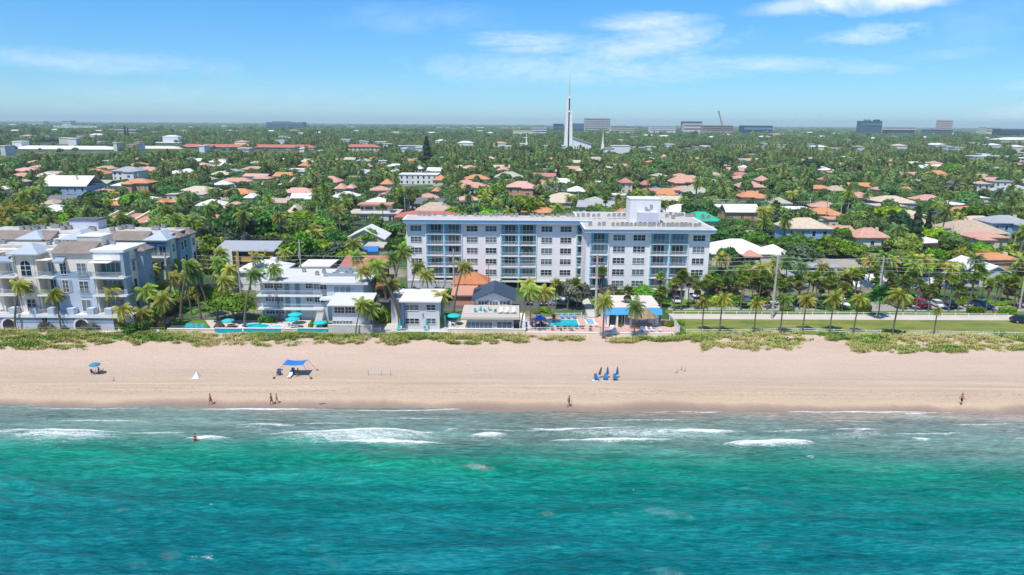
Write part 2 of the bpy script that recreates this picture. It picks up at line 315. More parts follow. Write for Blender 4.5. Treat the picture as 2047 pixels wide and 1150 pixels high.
def sea():
    xs = spaced(-100, 100, .22, -6000, 6000); ys = np.concatenate([np.array([-6000, -3000, -1000, -300, -100, -20, 10, 25, 35, 40]), np.arange(44, YW + 6, .13)])
    X, Y = np.meshgrid(xs, ys); r = np.random.default_rng(3); Z = np.zeros_like(X)
    dep = smooth(YW + 1.5, YW - 22, Y); dsh = smooth(YW + 1.0, YW - 5, Y)
    WX = X + (vnoise(X, Y, 20, 31, 2) - .5) * 3; WY = Y + (vnoise(X, Y, 20, 37, 2) - .5) * 3
    for i in range(64):
        lam = 0.85 * (1.056 ** i); amp = .0082 * lam * (math.exp(-(math.log(lam / 2.6)) ** 2 / 1.0) + .13) * (.55 + .9 * r.random())
        th = math.radians(90 - 10 + r.normal() * (24 if lam < 4 else 13)); k = 2 * math.pi / lam
        ph = k * (WX * math.cos(th) + WY * math.sin(th)) + r.random() * 6.28
        s = np.sin(ph); Z += amp * (s + .35 * np.cos(2 * ph) * .6)
    gust = .45 + .75 * smooth(.2, .8, vnoise(X * .30, (Y + .2 * X) * 1.6, 11, 41, 4))
    Z *= gust * (.3 + .7 * dep) * 1.15
    # swell rows rolling in to the beach
    yy = WY + .17 * WX * smooth(95, 60, Y)
    for (y0, w, a) in ((YW - 2.2, .6, .10), (YW - 4.2, .8, .16), (YW - 6.4, .8, .18), (YW - 8.7, 1.0, .26), (YW - 12.2, 1.2, .30), (YW - 15.2, 1.5, .26), (YW - 18.5, 1.8, .46), (YW - 22.5, 1.6, .36), (YW - 26.5, 1.9, .48), (YW - 30, 1.7, .40), (YW - 33.5, 1.9, .48), (YW - 37, 1.9, .42)):
        mod = vnoise(X, X * 0 + y0, 22, int(abs(y0) * 7), 2); Z += a * mod * 1.3 * np.exp(-((yy - y0 - (mod - .5) * 5) / w) ** 2)
    foam = np.zeros_like(X)
    for (x0, x1, py, hh, st) in FOAM:
        n = 24; PX = np.linspace(x0, x1, n); pc = [gnd(p, py, SEA) for p in PX]
        cx = (pc[0][0] + pc[-1][0]) / 2; hw = abs(pc[-1][0] - pc[0][0]) / 2 * 1.04; sl = (pc[-1][1] - pc[0][1]) / max(1e-3, pc[-1][0] - pc[0][0])
        cy = (pc[0][1] + pc[-1][1]) / 2; hy = abs(gnd((x0 + x1) / 2, py - hh, SEA)[1] - gnd((x0 + x1) / 2, py + hh, SEA)[1]) / 2 * 1.7
        wob = (vnoise(X, X * 0 + py, 6, int(py), 3) - .5) * 1.6
        d = (Y - cy - sl * (X - cx) - wob * min(1, hy)) / hy; e = np.clip(1 - ((X - cx) / hw) ** 2, 0, 1) ** .7
        edge = np.where(d > 0, np.clip(1 - d / (.75 * e + .02), 0, 1) ** .45, np.clip(1 + d / (1.25 * e + .02), 0, 1) ** .55) * (e > 0)
        foam = np.maximum(foam, edge * st * (.62 + .5 * e)); Z += .20 * st * edge * (hh > 3) * e
    # swash at the water's edge
    wl = YW + (vnoise(X, X * 0, 18, 77, 4) - .5) * 2.6
    sw = np.exp(-((Y - wl + .25) / .28) ** 2) * smooth(.38, .62, vnoise(X, Y * 0 + 5, 14, 78, 3)) * 1.25
    foam = np.maximum(foam, sw * .95); foam = np.maximum(foam, .5 * np.exp(-((Y - wl + 1.6) / .5) ** 2) * smooth(.45, .7, vnoise(X, Y * 0 + 9, 9, 91, 3)))
    foam = np.maximum(foam, .34 * smooth(.52, .8, vnoise(X, Y * 2.2, 8, 80, 3)) * smooth(YW - 20, YW - 13, Y) * smooth(YW - 1, YW - 5, Y))
    Z = SEA + Z * dsh + (1 - dsh) * .03 * vnoise(X, Y, 1.5, 12, 3) + sw * .03
    nx, ny = len(xs), len(ys); v = np.stack([X, Y, Z], -1).reshape(-1, 3); i = np.arange(nx * ny).reshape(ny, nx)
    fc = np.stack([i[:-1, :-1], i[:-1, 1:], i[1:, 1:], i[1:, :-1]], -1).reshape(-1, 4)
    m, nt, N, L, bs = new_mat('sea_water'); g = N.new('ShaderNodeNewGeometry'); sp = N.new('ShaderNodeSeparateXYZ'); L.new(g.outputs['Position'], sp.inputs[0])
    def noise(sc, sx, sy, det=5, ro=.6, rot=0.0, dist=0.0):
        mp = N.new('ShaderNodeMapping'); mp.inputs['Scale'].default_value = (sx, sy, 1); mp.inputs['Rotation'].default_value = (0, 0, rot); L.new(g.outputs['Position'], mp.inputs[0])
        n = N.new('ShaderNodeTexNoise'); n.inputs['Scale'].default_value = sc; n.inputs['Detail'].default_value = det; n.inputs['Roughness'].default_value = ro; n.inputs['Distortion'].default_value = dist; L.new(mp.outputs[0], n.inputs[0]); return n.outputs[0]
    def mt(op, a, b, cl=False):
        n = N.new('ShaderNodeMath'); n.operation = op; n.use_clamp = cl
        for q, vv in enumerate((a, b)):
            if isinstance(vv, (int, float)): n.inputs[q].default_value = vv
            else: L.new(vv, n.inputs[q])
        return n.outputs[0]
    yy = mt('ADD', mt('ADD', sp.outputs['Y'], mt('MULTIPLY', mt('SUBTRACT', noise(.09, .5, 1), .5), 10.0)), mt('MULTIPLY', sp.outputs['X'], .035))
    mr = N.new('ShaderNodeMapRange'); mr.inputs['From Min'].default_value = YW - 42; mr.inputs['From Max'].default_value = YW + 1; L.new(yy, mr.inputs[0])
    rp = N.new('ShaderNodeValToRGB'); L.new(mr.outputs[0], rp.inputs[0]); e = rp.color_ramp.elements
    e[0].position = 0; e[0].color = (.000, .115, .138, 1); e[1].position = 1; e[1].color = (.33, .265, .20, 1)
    for p, c in ((.25, (.000, .14, .146, 1)), (.45, (.000, .158, .135, 1)), (.60, (.004, .195, .125, 1)), (.675, (.05, .20, .155, 1)), (.74, (.12, .215, .175, 1)), (.85, (.145, .215, .18, 1)), (.94, (.20, .225, .185, 1))):
        x = e.new(p); x.color = c
    at = N.new('ShaderNodeAttribute'); at.attribute_name = 'foam'
    lace = mt('ADD', mt('MULTIPLY', noise(1.3, .5, 2.4, 8, .8, .1, .6), .45), mt('MULTIPLY', noise(3.6, .55, 2.6, 7, .8, 0, .5), .55))
    thr = mt('SUBTRACT', .72, mt('MULTIPLY', at.outputs['Fac'], .285)); fo = mt('MULTIPLY', mt('MULTIPLY', mt('SUBTRACT', lace, thr), 6.0, True), mt('MULTIPLY', at.outputs['Fac'], 5.0, True), True)
    sc = N.new('ShaderNodeVectorMath'); sc.operation = 'SCALE'; L.new(rp.outputs[0], sc.inputs[0])
    # sky sheen on ripples and dark swell, painted as light and dark bands
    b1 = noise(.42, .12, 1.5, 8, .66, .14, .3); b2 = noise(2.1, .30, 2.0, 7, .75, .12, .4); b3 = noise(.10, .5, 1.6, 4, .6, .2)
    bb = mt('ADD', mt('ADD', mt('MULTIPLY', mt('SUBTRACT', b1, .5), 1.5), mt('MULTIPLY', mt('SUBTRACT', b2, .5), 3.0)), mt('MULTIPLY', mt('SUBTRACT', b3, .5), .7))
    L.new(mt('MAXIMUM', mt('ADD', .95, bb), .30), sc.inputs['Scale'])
    ripple_sheen = N.new('ShaderNodeMixRGB'); ripple_sheen.blend_type = 'ADD'; L.new(mt('MULTIPLY', mt('MAXIMUM', bb, 0.0), .17, True), ripple_sheen.inputs[0]); L.new(sc.outputs[0], ripple_sheen.inputs[1]); ripple_sheen.inputs[2].default_value = (.16, .42, .42, 1)
    mx = N.new('ShaderNodeMixRGB'); L.new(fo, mx.inputs[0]); L.new(ripple_sheen.outputs[0], mx.inputs[1]); mx.inputs[2].default_value = (.80, .82, .80, 1)
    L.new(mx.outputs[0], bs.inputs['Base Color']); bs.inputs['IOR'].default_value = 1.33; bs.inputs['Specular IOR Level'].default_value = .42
    ro = mt('ADD', .07, mt('MULTIPLY', fo, .6)); L.new(ro, bs.inputs['Roughness'])
    bp = N.new('ShaderNodeBump'); bp.inputs['Strength'].default_value = .75; bp.inputs['Distance'].default_value = .09
    hh = mt('ADD', noise(1.8, .45, 2.3, 7, .74, .12, .3), mt('MULTIPLY', noise(4.0, .9, 1.5, 4, .6, .3), .25)); L.new(hh, bp.inputs['Height']); L.new(bp.outputs[0], bs.inputs['Normal'])
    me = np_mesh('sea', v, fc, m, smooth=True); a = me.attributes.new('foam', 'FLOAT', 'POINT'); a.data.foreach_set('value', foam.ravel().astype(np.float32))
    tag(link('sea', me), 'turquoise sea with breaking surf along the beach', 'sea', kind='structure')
sea()

# ---- land
def land_material():
    m, nt, N, L, bs = new_mat('neighbourhood_ground'); g = N.new('ShaderNodeNewGeometry')
    def noise(sc, det=5, ro=.6):
        n = N.new('ShaderNodeTexNoise'); n.inputs['Scale'].default_value = sc; n.inputs['Detail'].default_value = det; n.inputs['Roughness'].default_value = ro; L.new(g.outputs['Position'], n.inputs[0]); return n
    r1 = N.new('ShaderNodeValToRGB'); L.new(noise(.045, 4).outputs[0], r1.inputs[0]); e = r1.color_ramp.elements
    e[0].position = .40; e[0].color = (.035, .075, .022, 1); e[1].position = .66; e[1].color = (.30, .27, .21, 1); x = e.new(.54); x.color = (.075, .135, .03, 1); x = e.new(.6); x.color = (.2, .18, .13, 1)
    mr = N.new('ShaderNodeMapRange'); mr.inputs['To Min'].default_value = .65; mr.inputs['To Max'].default_value = 1.3; L.new(noise(.7, 6, .7).outputs[0], mr.inputs[0])
    sc = N.new('ShaderNodeVectorMath'); sc.operation = 'SCALE'; L.new(r1.outputs[0], sc.inputs[0]); L.new(mr.outputs[0], sc.inputs['Scale'])
    sp = N.new('ShaderNodeSeparateXYZ'); L.new(g.outputs['Position'], sp.inputs[0]); fr = N.new('ShaderNodeMapRange'); fr.inputs['From Min'].default_value = 700; fr.inputs['From Max'].default_value = 1400; L.new(sp.outputs['Y'], fr.inputs[0])
    r2 = N.new('ShaderNodeValToRGB'); L.new(noise(.006, 6, .7).outputs[0], r2.inputs[0]); e = r2.color_ramp.elements; e[0].position = .42; e[0].color = (.022, .05, .018, 1); e[1].position = .72; e[1].color = (.06, .10, .03, 1)
    mx = N.new('ShaderNodeMixRGB'); L.new(fr.outputs[0], mx.inputs[0]); L.new(sc.outputs[0], mx.inputs[1]); L.new(r2.outputs[0], mx.inputs[2]); L.new(mx.outputs[0], bs.inputs['Base Color']); bs.inputs['Roughness'].default_value = .95
    return m
b = MB(); b.quad((-14000, YL, 0), (14000, YL, 0), (14000, 15000, 0), (-14000, 15000, 0))
tag(b.build('ground', land_material()), 'flat ground under the wooded neighbourhood', 'ground', kind='structure')
_lay = [0]
def patch(name, corners, mt, label, cat, z=None, kind='structure'):
    """flat sheet given by photo pixels on the ground"""
    _lay[0] += 1; zz = z if z is not None else .004 * _lay[0]
    b = MB(); n = len(corners); b.v = [(*gnd(px, py, zz), zz) for px, py in corners]; b.f = [tuple(range(n))[::-1] if False else tuple(range(n))]
    o = b.build(name, mt)
    if o.data.polygons[0].normal.z < 0: o.data.flip_normals()
    return tag(o, label, cat, kind=kind)
def lawnmat(name, c1, c2, s=.25):
    if name in MC: return MC[name]
    m, nt, N, L, bs = new_mat(name); g = N.new('ShaderNodeNewGeometry'); mp = N.new('ShaderNodeMapping'); mp.inputs['Scale'].default_value = (.6, 1.6, 1); L.new(g.outputs['Position'], mp.inputs[0])
    n = N.new('ShaderNodeTexNoise'); n.inputs['Scale'].default_value = s; n.inputs['Detail'].default_value = 9; n.inputs['Roughness'].default_value = .72; L.new(mp.outputs[0], n.inputs[0])
    r = N.new('ShaderNodeValToRGB'); L.new(n.outputs[0], r.inputs[0]); e = r.color_ramp.elements; e[0].position = .36; e[0].color = (*c1, 1); e[1].position = .66; e[1].color = (*c2, 1)
    L.new(r.outputs[0], bs.inputs['Base Color']); bs.inputs['Roughness'].default_value = .95; MC[name] = m; return m
LAWN = lawnmat('lawn_grass', (.085, .145, .018), (.27, .255, .06)); BRIGHT = lawnmat('garden_grass', (.07, .16, .012), (.13, .23, .02), .5)
ASPH = mat('asphalt', (.34, .31, .29), .18, .15, .9, fine=3); CONC = mat('concrete_paving', (.55, .50, .44), .12, .3, .9, fine=3); PINKP = mat('pink_paving', (.60, .36, .29), .10, .4, .85, fine=3)
DARKASPH = mat('dark_asphalt', (.10, .10, .11), .2, .2, .9)
patch('asphalt_lot', [(1335, 603), (2300, 607), (2300, 624), (1335, 620)], ASPH, 'grey parking lot and road behind the palm row', 'road')
patch('road', [(430, 598), (1170, 600), (1175, 619), (1060, 618), (820, 618), (430, 612)], DARKASPH, 'dark beach road and car park before the blue and white condo', 'road')
patch('verge', [(1330, 620.3), (2300, 624.3), (2300, 630), (1330, 626)], BRIGHT, 'thin grass verge planted with the palm row', 'grass', z=.09)
patch('pavement', [(1335, 627), (2300, 631), (2300, 642), (1345, 638)], CONC, 'pale concrete footpath between verge and lawn', 'path')
patch('lawn', [(1345, 638.5), (2300, 642.5), (2330, 677), (1372, 665)], LAWN, 'open green lawn between footpath and dune fence', 'lawn', z=.03)
patch('pool_terrace', [(1052, 634), (1195, 633), (1345, 640), (1362, 667), (1048, 665)], PINKP, 'pink paved terrace around the rectangular pool', 'terrace')
patch('condo_path', [(1157, 586), (1171, 586), (1195, 634), (1176, 634)], CONC, 'pale path from the condo down to the pool', 'path', z=.06)
patch('garden_lawn', [(344, 642), (428, 641), (412, 658), (336, 658)], BRIGHT, 'bright green lawn with turquoise chairs', 'lawn')
patch('back_lawn', [(375, 598), (425, 598), (425, 609), (368, 609)], BRIGHT, 'bright green lawn beyond the garden lawn', 'lawn')
patch('lower_lawn', [(368, 617), (425, 617), (420, 627), (362, 627)], BRIGHT, 'narrow green lawn before the wooden planters', 'lawn')
patch('garden_path', [(333, 633), (350, 633), (318, 661), (292, 661)], PINKP, 'pink path beside the left condominium', 'path')
patch('patio', [(410, 640), (640, 640), (650, 665), (428, 665)], CONC, 'paved patio around the turquoise walled pool', 'patio')
patch('seaside_path', [(200, 664), (430, 664), (432, 667), (200, 667.5)], CONC, 'narrow sandy path along the dune fence', 'path')
patch('condo_lawn', [(1176, 597), (1440, 599), (1440, 614), (1180, 612)], BRIGHT, 'strip of lawn in front of the condo right wing', 'lawn')
patch('courtyard', [(735, 640), (1060, 640), (1060, 666), (735, 668)], CONC, 'pale courtyard between the small beach houses', 'courtyard')
for i, (x, py) in enumerate([(1395, 612), (1500, 612), (1600, 612), (1700, 612), (1800, 612), (1900, 612), (2000, 612)]): pass
b = MB(); a0 = gnd(1335, 620, 0); a1 = gnd(2300, 624, 0); b.quad((a0[0], a0[1] - .35, .13), (a1[0], a1[1] - .35, .13), (a1[0], a1[1] - .1, .13), (a0[0], a0[1] - .1, .13)); b.quad((a0[0], a0[1] - .1, .005), (a0[0], a0[1] - .1, .13), (a1[0], a1[1] - .1, .13), (a1[0], a1[1] - .1, .005))
tag(b.build('kerb', CONC), 'concrete kerb between parking lot and grass verge', 'kerb', kind='structure')
b = MB()
for px in range(1600, 2040, 24):
    x0, y0 = gnd(px, 609); x1, y1 = gnd(px, 617); b.box(x0 - .06, x0 + .06, y1, y0, .075, .079)
tag(b.build('parking_markings', mat('marking_white', (.75, .75, .72))), 'white bay lines on the parking lot', 'road marking', kind='structure')
# ------------------------------------------------------------------ buildings
LM = []       # landmarks: (name, x, y)
FOOT = []     # footprints: x0, x1, y0, y1
CLEAR = []    # what the photo shows free of trees: px0, px1, py0, py1, depth
PANE = glass(); WHITE = mat('white_trim', (.80, .80, .78), .05, .5, .6); RAIL = mat('white_railing', (.72, .74, .74), .05, .5, .5)
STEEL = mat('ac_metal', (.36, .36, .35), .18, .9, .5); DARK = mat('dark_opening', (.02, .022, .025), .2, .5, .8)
_wc = {}
def window(parent, x, z, w, h, y=0.0, nx=2, ny=2, name='window', bar=.07, frame=True, side=0, fm=None, gm=None):
    """a window on the front wall at local y; side=-1/+1 puts it on the left/right wall (x is then the depth)"""
    k = (round(w, 2), round(h, 2), nx, ny, bar, gm and gm.name); 
    if k not in _wc:
        p = MB().box(-w / 2, w / 2, -.03, .0, -h / 2, h / 2).mesh('pane', gm or PANE)
        f = MB(); t = bar
        f.box(-w / 2 - t, w / 2 + t, -.09, -.031, h / 2, h / 2 + t).box(-w / 2 - t, w / 2 + t, -.12, -.031, -h / 2 - t, -h / 2)
        f.box(-w / 2 - t, -w / 2, -.09, -.031, -h / 2, h / 2).box(w / 2, w / 2 + t, -.09, -.031, -h / 2, h / 2)
        for i in range(1, nx): xx = -w / 2 + w * i / nx; f.box(xx - t / 2, xx + t / 2, -.08, -.031, -h / 2, h / 2)
        for i in range(1, ny): zz = -h / 2 + h * i / ny; f.box(-w / 2, w / 2, -.07, -.031, zz - t / 3, zz + t / 3)
        _wc[k] = (p, f.mesh('window_frame', None))
    p, f = _wc[k]
    o = link(name, p, parent)
    if side == 0: o.location = (x, y, z)
    else: o.location = (y, x, z); o.rotation_euler.z = R(90) * side
    if frame:
        fm = fm or WHITE; key = (k, fm.name)
        if key not in _wc: g = f.copy(); g.materials.clear(); g.materials.append(fm); _wc[key] = g
        link('frame', _wc[key], o)
    return o
def railing(parent, x0, x1, y, z, h=1.0, mt=None, step=.16, name='railing', ends=0):
    b = MB(); b.box(x0, x1, y - .03, y + .03, z + h - .05, z + h).box(x0, x1, y - .02, y + .02, z + .08, z + .13)
    n = max(1, int((x1 - x0) / step))
    for i in range(n + 1): xx = x0 + (x1 - x0) * i / n; b.box(xx - .018, xx + .018, y - .018, y + .018, z, z + h - .05)
    if ends:
        for xx in (x0, x1): b.box(xx - .03, xx + .03, y + .031, y + ends, z + h - .05, z + h)
    return b.build(name, mt or RAIL, parent)
class Bld:
    """front face on the plane y = D; x, z read from photo pixels on that plane"""
    def __init__(s, name, label, cat, px0, px1, D, short=None, group=None, depth=12, foot=True, base=0.0):
        s.D = D; s.x0 = onY(px0, 500, D)[0]; s.x1 = onY(px1, 500, D)[0]; s.xc = (s.x0 + s.x1) / 2; s.pc = (px0 + px1) / 2; s.base = base
        s.r = root(name, (s.xc, D, base), 0, label, cat, group); s.w = (s.x1 - s.x0) / 2
        if short: LM.append((short, s.xc, D + depth / 2))
        if foot: FOOT.append((s.x0 - 1, s.x1 + 1, D - 1, D + depth + 1))
    def x(s, px, dy=0.0): return onY(px, 500, s.D + dy)[0] - s.xc
    def z(s, py, px=None, dy=0.0): return onY(px or s.pc, py, s.D + dy)[1] - s.base
def DG(px, py, z=0.0): return gnd(px, py, z)[1]
def ac_unit(x, y, z, label, s=1.0, group='rooftop air conditioners', rz=0):
    global _ac
    if '_ac' not in globals():
        r = root('air_conditioner', (0, 0, 0), 0, 'x', 'air conditioner')
        b = MB().box(-.5, .5, -.4, .4, .1, 1.0); [b.box(-.505 + 0, .505, -.41, .41, .2 + i * .14, .24 + i * .14) for i in range(5)]; b.box(-.5, -.4, -.35, .35, 0, .1); b.box(.4, .5, -.35, .35, 0, .1)
        b.build('casing', STEEL, r); f = MB(); f.tube([(0, 0, 1.0), (0, 0, 1.08)], [.33, .33], 10); f.build('fan_grille', DARK, r); _ac = r; o = r
    else: o = copy_tree(_ac)
    s *= .74; o.location = (x, y, z); o.scale = (s, s, s); o.rotation_euler.z = rz; tag(o, label, 'air conditioner', group); return o

# ---- blue and white condo -------------------------------------------------
LAV = mat('condo_white', (.84, .80, .80), .05, .3, .8, fine=1.2, streak=3); BLUEW = mat('balcony_blue', (.27, .62, .78), .06, .4, .7); SKYF = mat('fascia_blue', (.11, .33, .62), .05, .4, .6); SLIDE = glass('sliding_glass', (.035, .06, .075))
def condo_wing(b, segs, zt, floors, y_open, depth, z0, ground_open):
    """segs: (kind, px0, px1): 'wall' with windows or 'bay' with balconies. floors: window row centres in local z (bottom to top)"""
    r = b.r; sp = floors[1] - floors[0]; wall = MB(); back = MB(); slabs = MB()
    for kind, a, c, *win in segs:
        xa, xc = b.x(a), b.x(c)
        if kind == 'wall': MB().box(xa, xc, 0, depth, z0, zt).build('wall', LAV, r)
        else: MB().box(xa + .001, xc - .001, 1.5, depth - .01, z0, zt - .01).build('balcony_back_wall', BLUEW, r)
    for kind, a, c, *win in segs:
        xa, xc = b.x(a), b.x(c)
        if kind == 'wall':
            for (wx, ww) in win:
                for z in floors: window(r, b.x(wx), z, ww, 1.28, 0, 3, 2, bar=.08)
        else:
            n = win[0]; half = (xc - xa) / n
            for i in range(n):
                for z in floors:
                    zs = z - sp * .5 + .05; xi = xa + half * i
                    o = MB().box(xi, xi + half, -.35, 1.49, zs - .16, zs).build('balcony', WHITE, r)
                    railing(o, xi + .04, xi + half - .04, -.28, zs, .95, step=.2, ends=.3)
                    g = window(r, xi + half / 2 + .15, zs + 1.08, half * .58, 2.0, 1.5, 3, 1, name='sliding_door', bar=.07, gm=SLIDE)
                b.r; MB().box(xa + half * i - .09, xa + half * i + .09, -.30, 1.49, z0, zt - .02).build('balcony_divider', WHITE, r)
            MB().box(xc - .09, xc + .09, -.30, 1.49, z0, zt - .02).build('balcony_divider', WHITE, r)
            for i in range(n): MB().box(xa + half * i + .1, xa + half * i + .35, -.2, .1, z0, zt - .03).build('pilaster', BLUEW, r)
def condo():
    D1 = 165.5
    b = Bld('condo_building', 'long seven storey blue and white beachfront condo with white rooftop penthouse', 'apartment building', 813, 1150, D1, 'blue and white condo', depth=6)
    zt = b.z(447.5); rows = [b.z(y) for y in (544, 522.5, 501, 479.3, 457.5)]; z0 = b.z(560)
    segs = [('wall', 813, 852, (832.5, 2.65)), ('bay', 852, 923, 2), ('wall', 923, 1000.5, (944, 2.65), (981.5, 2.65)), ('bay', 1000.5, 1072, 2), ('wall', 1072, 1151, (1092.5, 2.65), (1130.5, 2.65)), ('bay', 1151, 1176, 1)]
    condo_wing(b, segs, zt, rows, 0, 5.6, z0, True)
    r = b.r; xl, xr = b.x(809), b.x(1180)
    MB().box(xl, xr, -1.5, 6.1, zt + .25, zt + .55).build('soffit', mat('soffit_white', (.72, .74, .78), .04), r)
    MB().box(xl - .05, xr, -1.6, 6.2, zt + .55, zt + 1.0).build('fascia_band', SKYF, r)
    f = MB().box(xl - .1, xr, -1.7, 6.3, zt + 1.0, zt + 1.22); f.build('roof_edge', WHITE, r)
    MB().box(xl + .4, xr, -1.2, 5.8, zt + 1.22, zt + 1.26).build('roof', mat('roof_gravel', (.50, .48, .44), .2, .4, .9), r)
    MB().box(xl + .8, xr, -1.4, 3, zt + .02, zt + .25).build('eave', WHITE, r)
    # open parking level
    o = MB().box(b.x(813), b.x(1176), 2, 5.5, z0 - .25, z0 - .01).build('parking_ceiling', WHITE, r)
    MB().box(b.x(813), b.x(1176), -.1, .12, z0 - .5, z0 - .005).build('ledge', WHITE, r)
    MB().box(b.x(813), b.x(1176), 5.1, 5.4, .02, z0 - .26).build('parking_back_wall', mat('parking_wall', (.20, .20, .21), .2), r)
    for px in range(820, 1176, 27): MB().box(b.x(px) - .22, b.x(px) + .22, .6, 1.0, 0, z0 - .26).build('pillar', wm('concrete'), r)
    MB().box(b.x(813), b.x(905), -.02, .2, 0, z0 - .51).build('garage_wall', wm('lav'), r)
    # penthouse
    px0, px1 = b.x(1256, -3), b.x(1316, -3); zz = zt + 1.26
    tz = b.z(399, 1286, -3); MB().box(px0, px1, -3, 3, zz - 1.5, tz).build('penthouse', wm('white'), r)
    MB().box(b.x(1273, -5), b.x(1312, -5), -5, -3.01, zz - 1.5, b.z(425, 1290, -5)).build('stair_house', wm('lav'), r)
    MB().box(px0 - .1, px1 + .1, -3.1, 3.1, tz, tz + .15).build('penthouse_coping', WHITE, r)
    for i, (x, z) in enumerate(((1287, 417), (1293, 421), (1297, 412))): MB().box(b.x(x, -3) - .3, b.x(x, -3) + .3, -3.25, -3.01, b.z(z, x, -3) - .35, b.z(z, x, -3) + .35).build('vent', STEEL, r)
    for x in (1258, 1276, 1300, 1314):
        MB().tube([(b.x(x, -2), -2, tz + .15), (b.x(x, -2), -2, tz + 1.0)], [.05, .03], 5).build('antenna', STEEL, r)
    # right wing, closer to the sea
    D2 = 155.5; c = Bld('x', 'x', 'x', 1171, 1418, D2, None, depth=30)
    w = bpy.data.objects.new('right_wing', None); COL.objects.link(w); w.parent = r; w.location = (c.xc - b.xc, D2 - D1, 0); bpy.data.objects.remove(c.r); c.r = w
    zt2 = c.z(466.5); rows = [c.z(y, 1290) for y in (590, 567, 544.2, 521.5, 498.5, 475.8)]
    segs = [('wall', 1171, 1179), ('bay', 1179, 1216, 1), ('wall', 1216, 1299, (1237, 2.7), (1277, 2.7)), ('bay', 1299, 1375, 2), ('wall', 1375, 1418, (1396, 2.7))]
    # a wing is a part: its windows and balconies are sub-parts, so their frames and railings join the same level
    condo_wing(c, segs, zt2, rows, 0, 28, .0, False)
    xl, xr = c.x(1166), c.x(1425)
    MB().box(xl, xr, -1.5, 29, zt2 + .25, zt2 + .55).build('soffit', MC['soffit_white'], w); MB().box(xl - .05, xr + .05, -1.6, 29.1, zt2 + .55, zt2 + 1.0).build('fascia_band', SKYF, w)
    MB().box(xl - .1, xr + .1, -1.7, 29.2, zt2 + 1.0, zt2 + 1.22).build('roof_edge', WHITE, w); MB().box(xl + .4, xr - .4, -1.5, 28.8, zt2 + 1.22, zt2 + 1.27).build('roof', MC['roof_gravel'], w)
    for k in range(7):
        for s in (1,): window(w, 4 + k * 3.6, rows[1 + k % 5], 1.2, 1.2, (c.x(1418)) + .0, 1, 2, side=1)
    # flatten: children of the wing empty that carry sub-sub-parts are lifted one level
    for ch in list(w.children):
        for g in list(ch.children):
            if ch.name.startswith(('balcony', 'window', 'sliding')): pass
    for ch in list(w.children): ch.parent = r; ch.location = ch.location + w.location
    bpy.data.objects.remove(w)
    rr = random.Random(5); n = 0
    for px in range(1178, 1400, 9):
        if rr.random() < .85:
            ac_unit(c.xc + c.x(px, 3), D2 + 2.2 + rr.random() * .6, zt2 + 1.27, 'x', .95 + rr.random() * .25); n += 1
    for px in range(842, 1250, 10):
        if rr.random() < .8: ac_unit(b.xc + b.x(px, 7), D1 + 4.0 + rr.random(), zt + 1.26, 'x', .85 + rr.random() * .3); n += 1
    for px in range(1330, 1412, 7): ac_unit(c.xc + c.x(px, 18), D2 + 14 + rr.random() * 9, zt2 + 1.27, 'x', .9 + rr.random() * .3)
    CLEAR.append((810, 1150, 400, 590, D1)); CLEAR.append((1170, 1420, 400, 560, D2))
condo()
g = [o for o in bpy.data.objects if o.get('category') == 'air conditioner']
for o in g: tag(o, 'small grey metal air conditioner on the blue and white condo roof', None, 'air conditioners on the condo roof')

